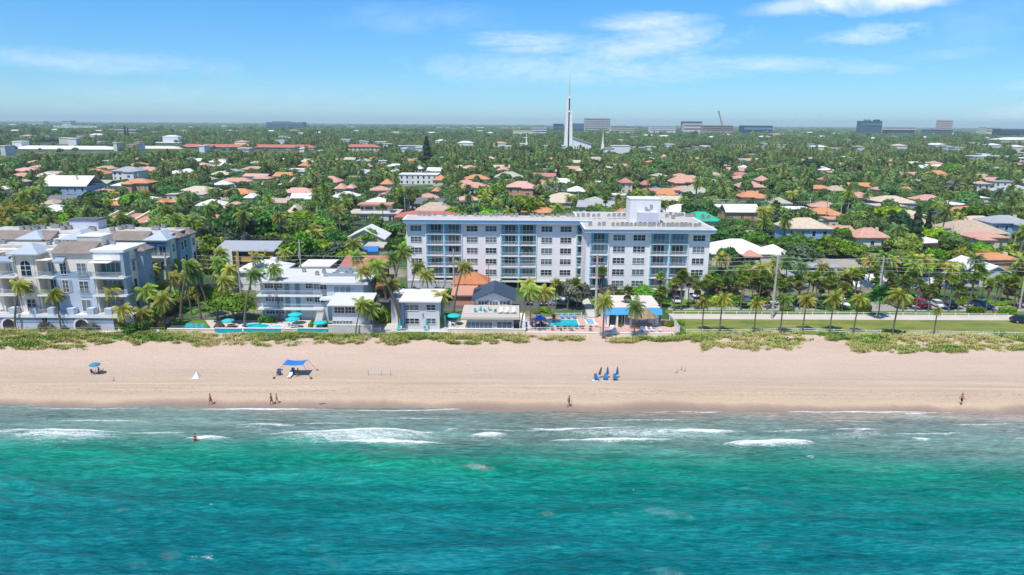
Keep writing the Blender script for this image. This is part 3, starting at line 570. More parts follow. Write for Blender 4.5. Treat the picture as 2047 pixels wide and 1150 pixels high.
# ---- left condominium, seaward block --------------------------------------
def arch(name, w, h, mt, parent, x, y, z, t=.1, n=10):
    pr = [(-w / 2, 0), (w / 2, 0)] + [(w / 2 * math.cos(math.pi * i / n), h - w / 2 + w / 2 * math.sin(math.pi * i / n)) for i in range(n + 1)]
    o = MB().prism(pr, -t, 0).build(name, mt, parent, (x, y, z)); return o
def left_condo():
    CW = mat('stucco_cream', (.74, .68, .60), .07, .3, .8, fine=1.2, streak=3); LB = mat('stucco_blue', (.46, .54, .64), .07, .3, .8, streak=3); MBc = mat('stucco_midblue', (.27, .35, .45), .07, .3, .8); BT = mat('roof_brown_tile', (.24, .20, .17), .25, .6, .9)
    SEAM = mat('roof_seamed_metal', (.55, .60, .64), .08, .5, .35, .3)
    b = Bld('condominium_building', 'four storey blue and cream condominium with arched openings at the dune', 'apartment building', -40, 244, DG(120, 659) + 1.2, 'left condominium', depth=8)
    r = b.r; Z = lambda y, px=120: b.z(y, px); X = b.x; zt = Z(504); z1, z2, z3 = Z(625), Z(588), Z(552.5)
    xl, xr = X(-40), X(244)
    MB().box(xl, xr, 2.2, 8, z1, zt).build('wall', CW, r); MB().box(xl, X(215), -1.2, 8, 0, z1 - .65).build('podium', LB, r)
    MB().box(X(215), xr + 1.5, .4, 8, 0, z1 - .65).build('podium_return', CW, r)
    MB().box(xl, X(216), -1.25, 17, z1 - 2.0, z1 - .66).build('podium_band', MBc, r) if False else None
    MB().box(xl, X(215), -1.26, -1.201, z1 - 1.7, z1 - .65).build('podium_band', MBc, r)
    MB().box(xl, xr + 1.6, -1.5, 8, z1 - .65, z1).build('podium_slab', WHITE, r)
    # piers and towers in front of the recessed wall
    for (a, c, m, top) in ((27, 63, CW, zt - .6), (102, 146, LB, z3), (102, 150, CW, None), (146, 168, LB, z3 + .1), (168, 182, CW, None), (238, 244, MBc, zt)):
        if top is None: continue
        MB().box(X(a), X(c), 0, 2.19, z1, top).build('bay_wall', m, r)
    MB().box(X(102), X(182), .02, 2.19, z3 + .02, zt).build('upper_bay_wall', CW, r); MB().box(X(102), X(178), -.02, .02, z3 - .3, z3 + 1.0).build('blue_band', MBc, r)
    MB().box(X(168), X(181), 0, 2.19, z1, z3 - .31).build('bay_wall', LB, r)
    for (a, c) in ((64, 68), (180, 184), (-12, -8), (22, 26)): MB().box(X(a), X(c), 0, 2.19, z1, zt - .4).build('pier', CW, r)
    for zf in (z2, z3):
        for (a, c) in ((66, 103), (178, 246), (-40, 27)):
            o = MB().box(X(a), X(c), -.9, 2.18, zf - .28, zf).build('balcony', WHITE, r); railing(o, X(a) + .1, X(c) - .1, -.8, zf, 1.05, mat('grey_railing', (.42, .46, .50)), .13)
    for (a, c) in ((66, 103), (178, 222), (-40, 27)): railing(r, X(a), X(c), -1.3, z1, 1.0, MC['grey_railing'], .14)
    for px in (15, 56, 93, 132, 172, 208): MB().box(X(px) - .7, X(px) + .7, -1.45, -.2, z1 + .01, z1 + 1.25).build('planter_pier', LB, r)
    zc = lambda z: z + 1.25
    for zf in (z1, z2, z3):
        for (px, w) in ((89, 2.6), (203.5, 3.7), (10, 2.6)): window(r, X(px), zf + 1.2, w, 2.3, 2.19, 4, 1, 'sliding_door', gm=SLIDE)
    for i, zf in enumerate((z1, z2, z3)):
        if i < 2: window(r, X(46), zf + 1.45, 1.7, 2.4, 0, 2, 3)
        window(r, X(158), zf + 1.45, 1.75, 2.3, 0, 2, 3 if i else 1)
        if i: window(r, X(121), zf + 1.6, 1.15, 2.4, 0, 2, 3)
        if i: railing(r, X(147), X(169), -.35, zf + .1, .8, MC['grey_railing'], .14)
    o = arch('arched_window', 1.9, 2.9, PANE, r, X(46), -.02, z3 + .15); arch('surround', 2.3, 3.15, WHITE, o, 0, .04, -.08, .08); MB().box(-.04, .04, -.16, -.11, 0, 2.9).box(-.95, .95, -.15, -.11, 1.0, 1.07).box(-.95, .95, -.15, -.11, 1.9, 1.97).build('glazing_bar', WHITE, o)
    for px in (3, 150): o = arch('arched_opening', 2.5, 2.1, DARK, r, X(px), -1.30, .0, .06); arch('surround', 3.2, 2.45, WHITE, o, 0, .03, 0, .06)
    MB().box(X(72), X(81), -1.27, -1.21, 1.0, 2.8).build('vent_grille', DARK, r)
    for px in (112.5, 131): MB().box(X(px) - .28, X(px) + .28, -.08, 0, z2 + .4, z2 + 2.8).build('shutter', mat('shutter_grey', (.32, .35, .40)), r)
    # roofs
    MB().hip(X(15), X(80), -.9, 6, zt - .3, 1.6).build('metal_hip_roof', SEAM, r)
    MB().box(X(27), X(63), .0, 8, zt - .58, zt - .53).build('eave', WHITE, r)
    bb = MB(); y0, y1 = -.5, 3.6; bb.quad((X(100), y0, zt - .2), (X(181), y0, zt - .2), (X(181), y1, zt + 1.5), (X(100), y1, zt + 1.5)).quad((X(181), y0, zt - .2), (X(181), y1, zt - .2), (X(181), y1, zt + 1.5), (X(181), y1, zt + 1.5)).quad((X(100), y1, zt - .2), (X(100), y0, zt - .2), (X(100), y1, zt + 1.5), (X(100), y1, zt + 1.5)).quad((X(181), y0, zt - .21), (X(100), y0, zt - .21), (X(100), y1, zt - .21), (X(181), y1, zt - .21)); bb.build('brown_tile_roof', BT, r)
    MB().box(X(180), xr + .3, -.2, 8.2, zt, zt + .5).build('parapet', WHITE, r); MB().box(xl, X(180), 3.7, 8.2, zt + .0, zt + .5).build('roof', mat('roof_white_membrane', (.50, .48, .45), .22, .22, .9, fine=1.2), r)
    MB().box(X(184.1), X(237.9), .01, 2.18, zt - 1.6, zt - .01).build('balcony_header', LAV, r)
    MB().box(X(182), X(222), -1.6, 0, zt - 1.85, zt - 1.75).build('white_awning', WHITE, r); MB().box(X(76), X(101), -1.2, 1, zt - 1.5, zt - 1.4).build('white_awning', WHITE, r)
    for (a, c) in ((110, 129), (-5, 22)): q = MB(); q.quad((X(a), -.9, zt - 1.7), (X(c), -.9, zt - 1.7), (X(c), .0, zt - .9), (X(a), .0, zt - .9)); q.quad((X(a), -.9, zt - 1.7), (X(a), -.9, zt - 2.1), (X(c), -.9, zt - 2.1), (X(c), -.9, zt - 1.7)); q.build('blue_awning', SKYF if False else MBc, r)
    MB().box(X(157, 4), X(205, 4), 4, 7.9, zt + .5, b.z(474, 180, 4)).build('rooftop_stair_house', mat('stucco_pale', (.66, .60, .53), .05), r); MB().box(X(156, 4), X(206, 4), 3.9, 8.0, b.z(474, 180, 4), b.z(472, 180, 4)).build('stair_house_coping', WHITE, r)
    # north side (faces the palm garden)
    for z in (z1, z2, z3):
        for k, yy in enumerate((3.2,)): window(r, yy, z + 1.5, 1.1, 2.0, xr, 1, 2, side=1)
    for yy in (3.2,): MB().box(xr + .02, xr + .9, yy - .7, yy + .7, z3 + 2.7, z3 + 2.8).build('blue_awning', MBc, r)
    MB().box(xr + .01, xr + 1.3, 4.6, 8, 0, zt - .5).build('north_wing_wall', MBc, r); MB().hip(xr - .2, xr + 2, 4.2, 8.4, zt - .4, .7).build('north_wing_roof', BT, r)
    for i, (px, dy) in enumerate(((100, 5), (118, 6), (138, 5), (10, 6), (214, 6), (228, 6))):
        tag(ac_unit(b.xc + X(px, dy), b.D + dy, zt + .5, 'x', 1.1), 'small grey air conditioner on the seaward roof of the left condominium', None, 'air conditioners on the seaward condominium roof')
    CLEAR.append((0, 235, 495, 660, 137)); return zt
def chair(x, y, z, label, col, rz=0, group=None, name='adirondack_chair', s=1.0, cat='chair'):
    key = '_ch_' + col
    if key not in globals():
        mt = {'teal': mat('chair_teal', (.01, .42, .50), .08, rough=.5), 'white': mat('chair_white', (.75, .76, .76), .05, rough=.5), 'blue': mat('chair_blue', (.02, .16, .40), .08), 'navy': mat('chair_navy', (.015, .05, .16), .08)}[col]
        r = root(name, (0, 0, 0), 0, 'x', 'chair')
        q = MB(); q.v = [(-.28, -.35, .36), (.28, -.35, .36), (.28, .2, .28), (-.28, .2, .28), (-.28, -.35, .40), (.28, -.35, .40), (.28, .2, .32), (-.28, .2, .32)]; q.f = [(0, 3, 2, 1), (4, 5, 6, 7), (0, 1, 5, 4), (1, 2, 6, 5), (2, 3, 7, 6), (3, 0, 4, 7)]; q.build('seat', mt, r)
        q = MB()
        for i in range(5):
            x0 = -.29 + i * .118; h = .95 + .1 * math.sin(math.pi * (i + .5) / 5)
            n = len(q.v); q.v += [(x0, .17, .28), (x0 + .11, .17, .28), (x0 + .11, .45, h), (x0, .45, h), (x0, .2, .28), (x0 + .11, .2, .28), (x0 + .11, .48, h), (x0, .48, h)]; q.f += [tuple(n + j for j in t) for t in ((0, 1, 2, 3), (4, 7, 6, 5), (0, 4, 5, 1), (1, 5, 6, 2), (2, 6, 7, 3), (3, 7, 4, 0))]
        q.build('backrest', mt, r)
        for sx in (-1, 1): MB().box(sx * .36 - .06, sx * .36 + .06, -.42, .32, .54, .57).build('armrest', mt, r); MB().box(sx * .32 - .02, sx * .32 + .02, -.38, -.3, 0, .54).build('leg', mt, r); MB().box(sx * .32 - .02, sx * .32 + .02, .24, .3, 0, .54).build('leg', mt, r)
        globals()[key] = r; o = r
    else: o = copy_tree(globals()[key])
    o.location = (x, y, z); o.rotation_euler.z = rz; o.scale = (s, s, s); tag(o, label, cat, group); return o
_zt = left_condo()
chair(*[*(onY(196, 548, 130.5)[0], 131.4)], onY(196, 552.5, 130.4)[1], 'turquoise armchair on the top balcony of the left condominium, left of the pair', 'teal', 0, 'turquoise chairs on the balcony', s=1.5)
chair(*[*(onY(210, 548, 130.5)[0], 131.4)], onY(210, 552.5, 130.4)[1], 'turquoise armchair on the top balcony of the left condominium, right of the pair', 'teal', 0, 'turquoise chairs on the balcony', s=1.5)
def left_condo_rear():
    b = Bld('condominium_building', 'rear condominium block with brown tile eaves and metal hip roofs behind the seaward block', 'apartment building', -60, 336, 150, 'rear condominium block', depth=12)
    r = b.r; X = b.x; zt = b.z(479, 250); CW = MC['stucco_cream']; MBc = MC['stucco_midblue']; SEAM = MC['roof_seamed_metal']; BT = MC['roof_brown_tile']
    MB().box(X(-60), X(295), 0, 12, 0, zt).build('wall', mat('stucco_lavender', (.66, .62, .62), .05, streak=3), r); MB().box(X(295), X(336), .5, 12, 0, zt - .3).build('corner_wall', mat('stucco_seafoam', (.50, .60, .58), .06), r)
    MB().box(X(-60), X(336), 2.6, 11.6, zt + .7, zt + 1.0).build('roof', MC['roof_white_membrane'], r)
    MB().box(X(-60), X(295), 2.0, 11.8, zt + .01, zt + .7).build('parapet', wm('white'), r)
    for a, c in ((-40, 108), (213, 296)):
        q = MB(); y0, y1 = -.7, 2.6; z = zt - .1; h = 1.6
        q.quad((X(a), y0, z), (X(c), y0, z), (X(c), y1, z + h), (X(a), y1, z + h)).quad((X(c), y0, z), (X(c), y1, z), (X(c), y1, z + h), (X(c), y1, z + h)).quad((X(a), y1, z), (X(a), y0, z), (X(a), y1, z + h), (X(a), y1, z + h)).quad((X(c), y0, z - .05), (X(a), y0, z - .05), (X(a), y1, z - .05), (X(c), y1, z - .05)); q.build('brown_tile_roof', BT, r)
    for (a, c, d) in ((41, 94, 7), (126, 180, 8), (293, 342, 7)): MB().hip(X(a), X(c), -1.2, d, zt + .1, 1.6).build('metal_hip_roof', SEAM, r)
    MB().box(X(45), X(90), -.3, -.001, zt - 4, zt - .12).build('bay_wall', MC['stucco_lavender'], r)
    for px in (15, 40): window(r, X(px), zt - 2.4, 1.8, 1.2, 0, 2, 1)
    o = arch('arched_window', 1.7, 1.6, PANE, r, X(68), -.32, zt - 3.1); arch('surround', 2.1, 1.85, WHITE, o, 0, .04, -.1, .06)
    for px in (272,):
        for zz in (zt - 2.8, zt - 6.2): window(r, X(px), zz, 1.3, 2.1, 0, 2, 2); MB().box(X(px) - 1.25, X(px) - .8, -.1, 0, zz - 1.1, zz + 1.1).build('shutter', MBc, r); MB().box(X(px) + .8, X(px) + 1.25, -.1, 0, zz - 1.1, zz + 1.1).build('shutter', MBc, r)
    for px in (305, 323):
        for zz in (zt - 2.6, zt - 6.1): window(r, X(px), zz, 1.5, 2.0, .5, 2, 2)
        MB().box(X(px) - .9, X(px) + .9, -.4, .49, zt - 1.5, zt - .9).build('blue_awning', SKYF, r)
    o = MB().box(X(295), X(337), -.9, .49, zt - 4.0, zt - 3.8).build('balcony', WHITE, r); railing(o, X(295), X(337), -.8, zt - 3.8, 1.0, MC['grey_railing'])
    xr = X(336)
    for k in range(4):
        yy = 2.2 + k * 2.8; MB().box(xr - .2 + .21, xr + (.8 if k % 2 else .15), yy - 1.2, yy + 1.2, .2, zt - .2 - .4 * (k % 2)).build('side_bay', [CW, MC['stucco_lavender'], mat('stucco_aqua', (.03, .42, .52)), MBc][(k * 3) % 4 if k < 6 else 2], r)
        window(r, yy, zt - 2.2, 1.1, 1.8, xr + (.8 if k % 2 else .15), 1, 2, side=1); window(r, yy, zt - 5.6, 1.1, 1.8, xr + (.8 if k % 2 else .15), 1, 2, side=1)
    for k in range(2): MB().hip(xr - 4, xr + 1.6, 3 + k * 5, 6.4 + k * 5, zt + .05, 1.3).build('brown_tile_roof' if k < 2 else 'metal_hip_roof', BT if k < 2 else SEAM, r)
    MB().box(X(146, 8), X(203, 8), 8, 11.5, zt + 1, b.z(441, 175, 8)).build('penthouse', wm('lav'), r); MB().box(X(144, 8), X(204, 8), 7.8, 11.55, b.z(441, 175, 8), b.z(441, 175, 8) + .3).build('penthouse_roof', rm('dgray'), r)
    rr = random.Random(3); zz = zt + 1.0
    for (px, dy, n) in ((48, 6, 4), (78, 8, 3), (104, 9.4, 4), (128, 6, 2), (60, 4, 3), (248, 8, 3), (306, 6, 2), (318, 9, 2), (182, 5, 2), (230, 6, 2)):
        for i in range(n):
            tag(ac_unit(b.xc + X(px + i * 8, dy), b.D + dy + rr.random() * 2, zz, 'x', 1.25), 'small grey air conditioner on the roof of the rear condominium block', None, 'air conditioners on the rear condominium roof')
    CLEAR.append((0, 385, 440, 500, 163))
left_condo_rear()

# ---- motel with sea pool ---------------------------------------------------
def motel():
    MW = mat('motel_wall', (.50, .56, .60), .06, .3, .8, streak=3); b = Bld('motel_building', 'three storey pale blue motel with white railed walkways and a lower seaward wing', 'motel', 505, 722, DG(560, 643), 'three storey motel', depth=12)
    r = b.r; X = b.x; Z = lambda y, px=580: b.z(y, px); f1, f2, f3 = 0.05, Z(617.5), Z(591); zt = Z(566)
    MB().box(X(508), X(617), 1.6, 12, 0, zt).build('wall', MW, r); MB().box(X(617), X(650), 1.0, 12, 0, zt).build('stair_wall', MW, r); MB().box(X(650), X(724), -.6, 12, 0, zt).build('seaward_wall', MW, r)
    MB().box(X(503), X(640), -.3, 12.5, zt, zt + .35).build('roof', mat('roof_grey_white', (.60, .60, .60), .1, .3), r); MB().box(X(640), X(735), -1.3, 12.5, zt + .01, zt + .42).build('roof_slab', MC['roof_grey_white'], r)
    for zf in (f2, f3):
        o = MB().box(X(505), X(638), .0, 1.59, zf - .3, zf).build('walkway', WHITE, r); railing(o, X(506), X(636), .08, zf, 1.0, RAIL, .22)
    for zf in (f1, f2, f3):
        for px in (527, 546, 611): 
            if not (zf == f1 and px == 611): window(r, X(px) - .1, zf + 1.75, 1.75, 1.15, 1.6, 3, 2)
        for px in (563, 584): MB().box(X(px) - .45, X(px) + .45, 1.5, 1.59, zf + .02, zf + 2.1).build('door', mat('door_blue_grey', (.16, .25, .32)), r)
        if zf > 1: window(r, X(620) + .6, zf + 1.75, 1.2, 1.1, 1.0, 2, 2); window(r, X(640), zf + 1.75, 1.7, 1.3, 1.0, 2, 2)
    window(r, X(682), f3 + 1.15, 3.4, 2.0, -.6, 3, 1, 'sliding_door', gm=SLIDE)
    o = MB().box(X(640), X(735), -2.6, -.61, f3 - .35, f3).build('terrace', WHITE, r); railing(o, X(642), X(733), -2.5, f3, 1.0, mat('glass_railing', (.45, .58, .60)), .5)
    # lower seaward wing
    D2 = DG(690, 668); dy = D2 - b.D; w = dy
    q = MB(); z = b.z(610, 690, dy); q.box(X(657, dy), X(722, dy), dy, -2.8, 0, z); q.build('lower_wing_wall', wm('palegray'), r)
    q = MB(); a, c = X(650, dy), X(738, dy); q.v = [(a, dy - 1.0, z), (c, dy - 1.0, z), (c, -2.62, z + .9), (a, -2.62, z + .9), (a, dy - 1.0, z + .18), (c, dy - 1.0, z + .18), (c, -2.62, z + 1.08), (a, -2.62, z + 1.08)]; q.f = [(0, 3, 2, 1), (4, 5, 6, 7), (0, 1, 5, 4), (1, 2, 6, 5), (2, 3, 7, 6), (3, 0, 4, 7)]; q.build('lower_roof', MC['roof_grey_white'], r)
    for py, pxs in ((620, (675, 697)), (647, (671, 690))):
        for px in pxs: window(r, X(px, dy) - .3, b.z(py, px, dy), 1.9, 1.15, dy, 3, 2)
    MB().box(X(656, dy), X(755, dy), dy - .35, dy - .05, 0, b.z(654, 690, dy)).build('sea_wall', mat('wall_weathered_white', (.62, .58, .54), .15, .6), r)
    # outside stair
    st = MB(); n = 14; xa = X(640)
    for i in range(n): st.box(xa - .5, xa + .9, -3.2 - .28 * (n - i), -3.2 - .28 * (n - i - 1), 0 + i * f2 / n - .05, (i + 1) * f2 / n)
    st.build('stair', wm('concrete'), r); railing(r, xa - .5, xa + .9, -3.1, f2, 1.0)
    for i, (px, d) in enumerate(((631, 6), (645, 8), (665, 5), (672, 7), (690, 6), (698, 8), (605, 9))): tag(ac_unit(b.xc + X(px, d), b.D + d, zt + .42, 'x', 1.0), 'grey air conditioner on the flat roof of the three storey motel', None, 'air conditioners on the motel roof')
    tag(MB().box(X(631) + b.xc, X(700) + b.xc, b.D + 4.5, b.D + 4.7, zt + .4, zt + 1.1).box(X(650) + b.xc, X(693) + b.xc, b.D + 8.6, b.D + 8.8, zt + .4, zt + 1.7).build('roof_screen', mat('duct_blue_grey', (.30, .36, .42))), 'blue grey louvred screen around the motel roof machines', 'screen')
    CLEAR.append((505, 735, 560, 660, b.D))
motel()

# ---- small beach houses ----------------------------------------------------
def beach_houses():
    W = mat('house_grey_white', (.60, .62, .63), .06, .4, streak=3)
    b = Bld('beach_house', 'two storey white beach house with flat pale roof beside the courtyard', 'house', 803, 878, DG(840, 659), 'two storey white beach house', depth=9)
    r = b.r; X = b.x; z = b.z(603, 840); MB().box(X(803), X(876), 0, 9, 0, z).build('wall', W, r); MB().box(X(795), X(880), -.8, 9.8, z, z + .25).build('roof', mat('roof_white_flat', (.72, .68, .64), .08, .4), r); MB().box(X(800), X(805), -1.0, -.001, 0, z - .01).build('blue_corner', mat('corner_blue', (.06, .14, .28)), r)
    for py, pxs in ((615, ((820, 2.7), (859, 1.75))), (642, ((820, 2.7), (859, 1.75)))):
        for px, w in pxs: window(r, X(px), b.z(py, px), w, 1.1, 0, 3 if w > 2 else 2, 2)
    MB().box(X(842) - .12, X(842) + .12, -.2, 0, z * .48, z * .6).build('wall_lamp', STEEL, r)
    MB().box(X(786, 9), X(802, 9), 4, 12, 0, z - .6).build('rear_wall', W, r); MB().box(X(783, 9), X(806, 9), 3.5, 12.5, z - .6, z - .4).build('rear_roof', MC['roof_white_flat'], r)
    CLEAR.append((795, 880, 583, 660, b.D))
    b = Bld('beach_house', 'low beach house with roof terrace of loungers below the navy gable', 'house', 925, 1030, DG(975, 663), 'roof terrace beach house', depth=9)
    r = b.r; z = b.z(637, 975); X = b.x; MB().box(X(932), X(1028), 0, 9, 0, z).build('wall', wm('cream') if False else mat('wall_ivory', (.60, .56, .50), .05), r); MB().box(X(920), X(1040), -.7, 9.2, z, z + .3).build('terrace_roof', mat('roof_tan_edge', (.55, .48, .42), .06), r)
    for px, w in ((958, 5.0), (1009, 2.9)): window(r, X(px), b.z(650, px), w, 1.25, 0, 6 if w > 4 else 3, 2)
    railing(r, X(922), X(1038), -.55, z + .3, .9, mat('rail_glassy', (.42, .44, .42)), .35)
    MB().box(X(893), X(931), -.5, -.3, 0, .9).build('garden_wall', WHITE, r); MB().box(X(1040), X(1052), -.5, 6, 0, 2.2).build('side_wall', WHITE, r)
    zt = z + .3; D = b.D; xc = b.xc
    for i, px in enumerate((950, 959, 970, 979, 990)): chair(xc + X(px, 4), D + 3.5 + (i % 2) * 1.2, zt, 'turquoise chair on the roof terrace of the low beach house', 'teal', R([20, -30, 150, 80, 200][i]), 'turquoise chairs on the roof terrace', s=.78)
    for i, px in enumerate((1000, 1012, 1026)): chair(xc + X(px, 3), D + 2.5, zt, f"white lounge chair on the roof terrace, {['nearest the turquoise chairs', 'middle of three', 'at the terrace corner'][i]}", 'white', R(-25), 'white chairs on the roof terrace', s=1.25)
    b2 = Bld('gabled_house', 'house with navy gabled roof and white gable wall behind the roof terrace', 'house', 948, 1030, D + 9.4, 'navy gabled house', depth=9)
    r = b2.r; X = b2.x; z = b2.z(598, 990); MB().box(X(949), X(1024), 0, 9, 0, z).build('wall', mat('wall_bluewhite', (.55, .60, .66), .05), r)
    q = MB(); zp = b2.z(583, 988); q.v = [(X(949), -.0, z), (X(1024), -.0, z), (X(987), -.0, zp), (X(949), .2, z), (X(1024), .2, z), (X(987), .2, zp)]; q.f = [(0, 1, 2), (5, 4, 3), (0, 3, 4, 1), (1, 4, 5, 2), (2, 5, 3, 0)]; q.build('gable_wall', MC['wall_bluewhite'], r)
    MB().gable(X(942), X(1032), -.8, 10, z - .1, zp - z + .25, .2, 'y').build('roof', mat('roof_navy_metal', (.04, .065, .11), .1, .6, .45), r)
    for px, w, n in ((965, 1.9, 2), (987, 1.7, 2), (1009, 2.0, 2)): window(r, X(px), z - 1.2, w, 1.5 if n == 2 else 2, 0, n + 1, 2 if px != 987 else 1)
    for px in (975, 1019): MB().box(X(px) - .16, X(px) + .16, -.1, 0, z - 2, z - .3).build('shutter', mat('shutter_blue', (.04, .20, .38)), r)
    CLEAR.append((920, 1040, 575, 662, D))
    # clubhouse
    b = Bld('clubhouse', 'white flat roofed clubhouse with bright blue fascia beside the pool', 'clubhouse', 1212, 1328, DG(1270, 655) + 1, 'blue fascia clubhouse', depth=10)
    r = b.r; X = b.x; z = b.z(626, 1270) - .1; MB().box(X(1216), X(1325), 0, 10, 0, z).build('wall', wm('white'), r)
    q = MB(); BF = mat('fascia_bright_blue', (.02, .30, .66), .05, .4, .5)
    xa, xb = X(1212), X(1330); q.v = [(xa, -1.0, z), (xb, -1.0, z), (xb, -.2, z + 1.15), (xa, -.2, z + 1.15), (xa + .6, 10.8, z), (xb, 10.8, z), (xb, 10, z + 1.15), (xa + .6, 10, z + 1.15)]; q.f = [(0, 1, 2, 3), (1, 5, 6, 2), (5, 4, 7, 6), (4, 0, 3, 7), (0, 4, 5, 1)]; q.build('blue_fascia', BF, r)
    MB().box(xa + .15, xb - .15, -.1, 10, z + 1.151, z + 1.3).build('roof', mat('roof_pink_white', (.68, .60, .55), .06), r)
    for px, w in ((1232, 1.6), (1246, 1.6), (1258, 1.5)): window(r, X(px), 1.25, w, 2.2, 0, 1, 1, 'glass_door', gm=SLIDE, bar=.12)
    for px in (1220, 1239, 1266, 1305): MB().box(X(px) - .18, X(px) + .18, -.8, -.5, 0, z).build('pillar', WHITE, r)
    CLEAR.append((1205, 1335, 598, 662, b.D))
    # thatched hut
    t = Bld('thatched_hut', 'round thatched palm hut standing before the blue fascia clubhouse', 'hut', 1272, 1318, DG(1293, 661), 'thatched hut', depth=5)
    TH = mat('thatch', (.34, .25, .15), .35, 1.2, .95, bump=.6, fine=9, streak=4); rr = random.Random(2); n = 40; vs = []; fs = []
    rings = [(0, 3.9), (.9, 3.75), (1.9, 3.1), (2.7, 2.45)]
    for (rad, z) in rings: vs += [(rad * 1.15 * math.cos(6.283 * i / n) * (1 + rr.uniform(-.04, .04)), 2.2 + rad * .85 * math.sin(6.283 * i / n), z + (rr.uniform(-.25, .05) if rad > 2 else 0)) for i in range(n)]
    q = MB(); q.v = vs; q.f = [(k * n + i, (k + 1) * n + i, (k + 1) * n + (i + 1) % n, k * n + (i + 1) % n) for k in range(3) for i in range(n)]; q.build('thatch_roof', TH, t.r)
    for sx in (-2.2, -.7, .8, 2.3): 
        for yy in (1.0, 3.4): MB().tube([(sx, yy, 0), (sx, yy, 2.9)], [.09, .08], 6).build('post', rm('brown'), t.r)
    MB().box(-1.9, 1.9, 1.3, 1.6, 0, 1.05).build('bar_counter', rm('brown'), t.r)
    return
beach_houses()

# ---- other near buildings ---------------------------------------------------
def blockhouse(name, label, cat, px0, px1, pyt, D, short, wallc, roofc, depth=9, wins=(), over=.5, roof='flat', rise=1.6, th=.3, group=None, z=None, wh=1.2, ww=1.5, clear=True, rot=0):
    b = Bld(name, label, cat, px0, px1, D, short, group, depth); r = b.r; zz = z if z is not None else b.z(pyt); W = wallc if not isinstance(wallc, str) else wm(wallc); RM = roofc if not isinstance(roofc, str) else rm(roofc)
    MB().box(-b.w, b.w, 0, depth, 0, zz).build('wall', W, r)
    if roof == 'flat': MB().box(-b.w - over, b.w + over, -over, depth + over, zz, zz + th).build('roof', RM, r)
    elif roof == 'hip': MB().hip(-b.w - over, b.w + over, -over, depth + over, zz + th, rise, th).build('roof', RM, r)
    elif roof == 'gx': MB().gable(-b.w - over, b.w + over, -over, depth + over, zz + th, rise, th, 'x').build('roof', RM, r)
    elif roof == 'gy':
        q = MB(); q.v = [(-b.w, 0, zz), (b.w, 0, zz), (0, 0, zz + rise), (-b.w, .2, zz), (b.w, .2, zz), (0, .2, zz + rise)]; q.f = [(0, 1, 2), (5, 4, 3), (0, 3, 4, 1), (1, 4, 5, 2), (2, 5, 3, 0)]; q.build('gable_wall', W, r)
        MB().gable(-b.w - over, b.w + over, -over, depth + over, zz, rise + .15, th, 'y').build('roof', RM, r)
    elif roof == 'shed':
        q = MB(); a, c = -b.w - over, b.w + over; y0, y1 = -over, depth + over; z1 = zz + rise
        q.v = [(a, y0, zz), (c, y0, zz), (c, y1, z1), (a, y1, z1), (a, y0, zz + th), (c, y0, zz + th), (c, y1, z1 + th), (a, y1, z1 + th)]; q.f = [(0, 3, 2, 1), (4, 5, 6, 7), (0, 1, 5, 4), (1, 2, 6, 5), (2, 3, 7, 6), (3, 0, 4, 7)]; q.build('roof', RM, r)
    for (px, py, *wh_) in wins:
        w_, h_ = wh_ if wh_ else (ww, wh); window(r, b.x(px), b.z(py, px), w_, h_, 0, max(1, round(w_ / .8)), 2)
    if clear: CLEAR.append((px0, px1, pyt - 12, pyt + 25, D))
    return b
YEL = mat('wall_mustard', (.66, .40, .04), .10, .3); GREYM = mat('roof_grey_metal', (.40, .42, .45), .06, .4, .5, .1); TERT = mat('roof_terracotta', (.50, .19, .08), .25, .8, .85, fine=6); REDT = mat('roof_red_tile', (.46, .15, .11), .15, .7)
SALM = mat('roof_salmon_tile', (.55, .27, .20), .12, .7); WHR = mat('roof_white_paint', (.74, .74, .72), .08, .4, .6)
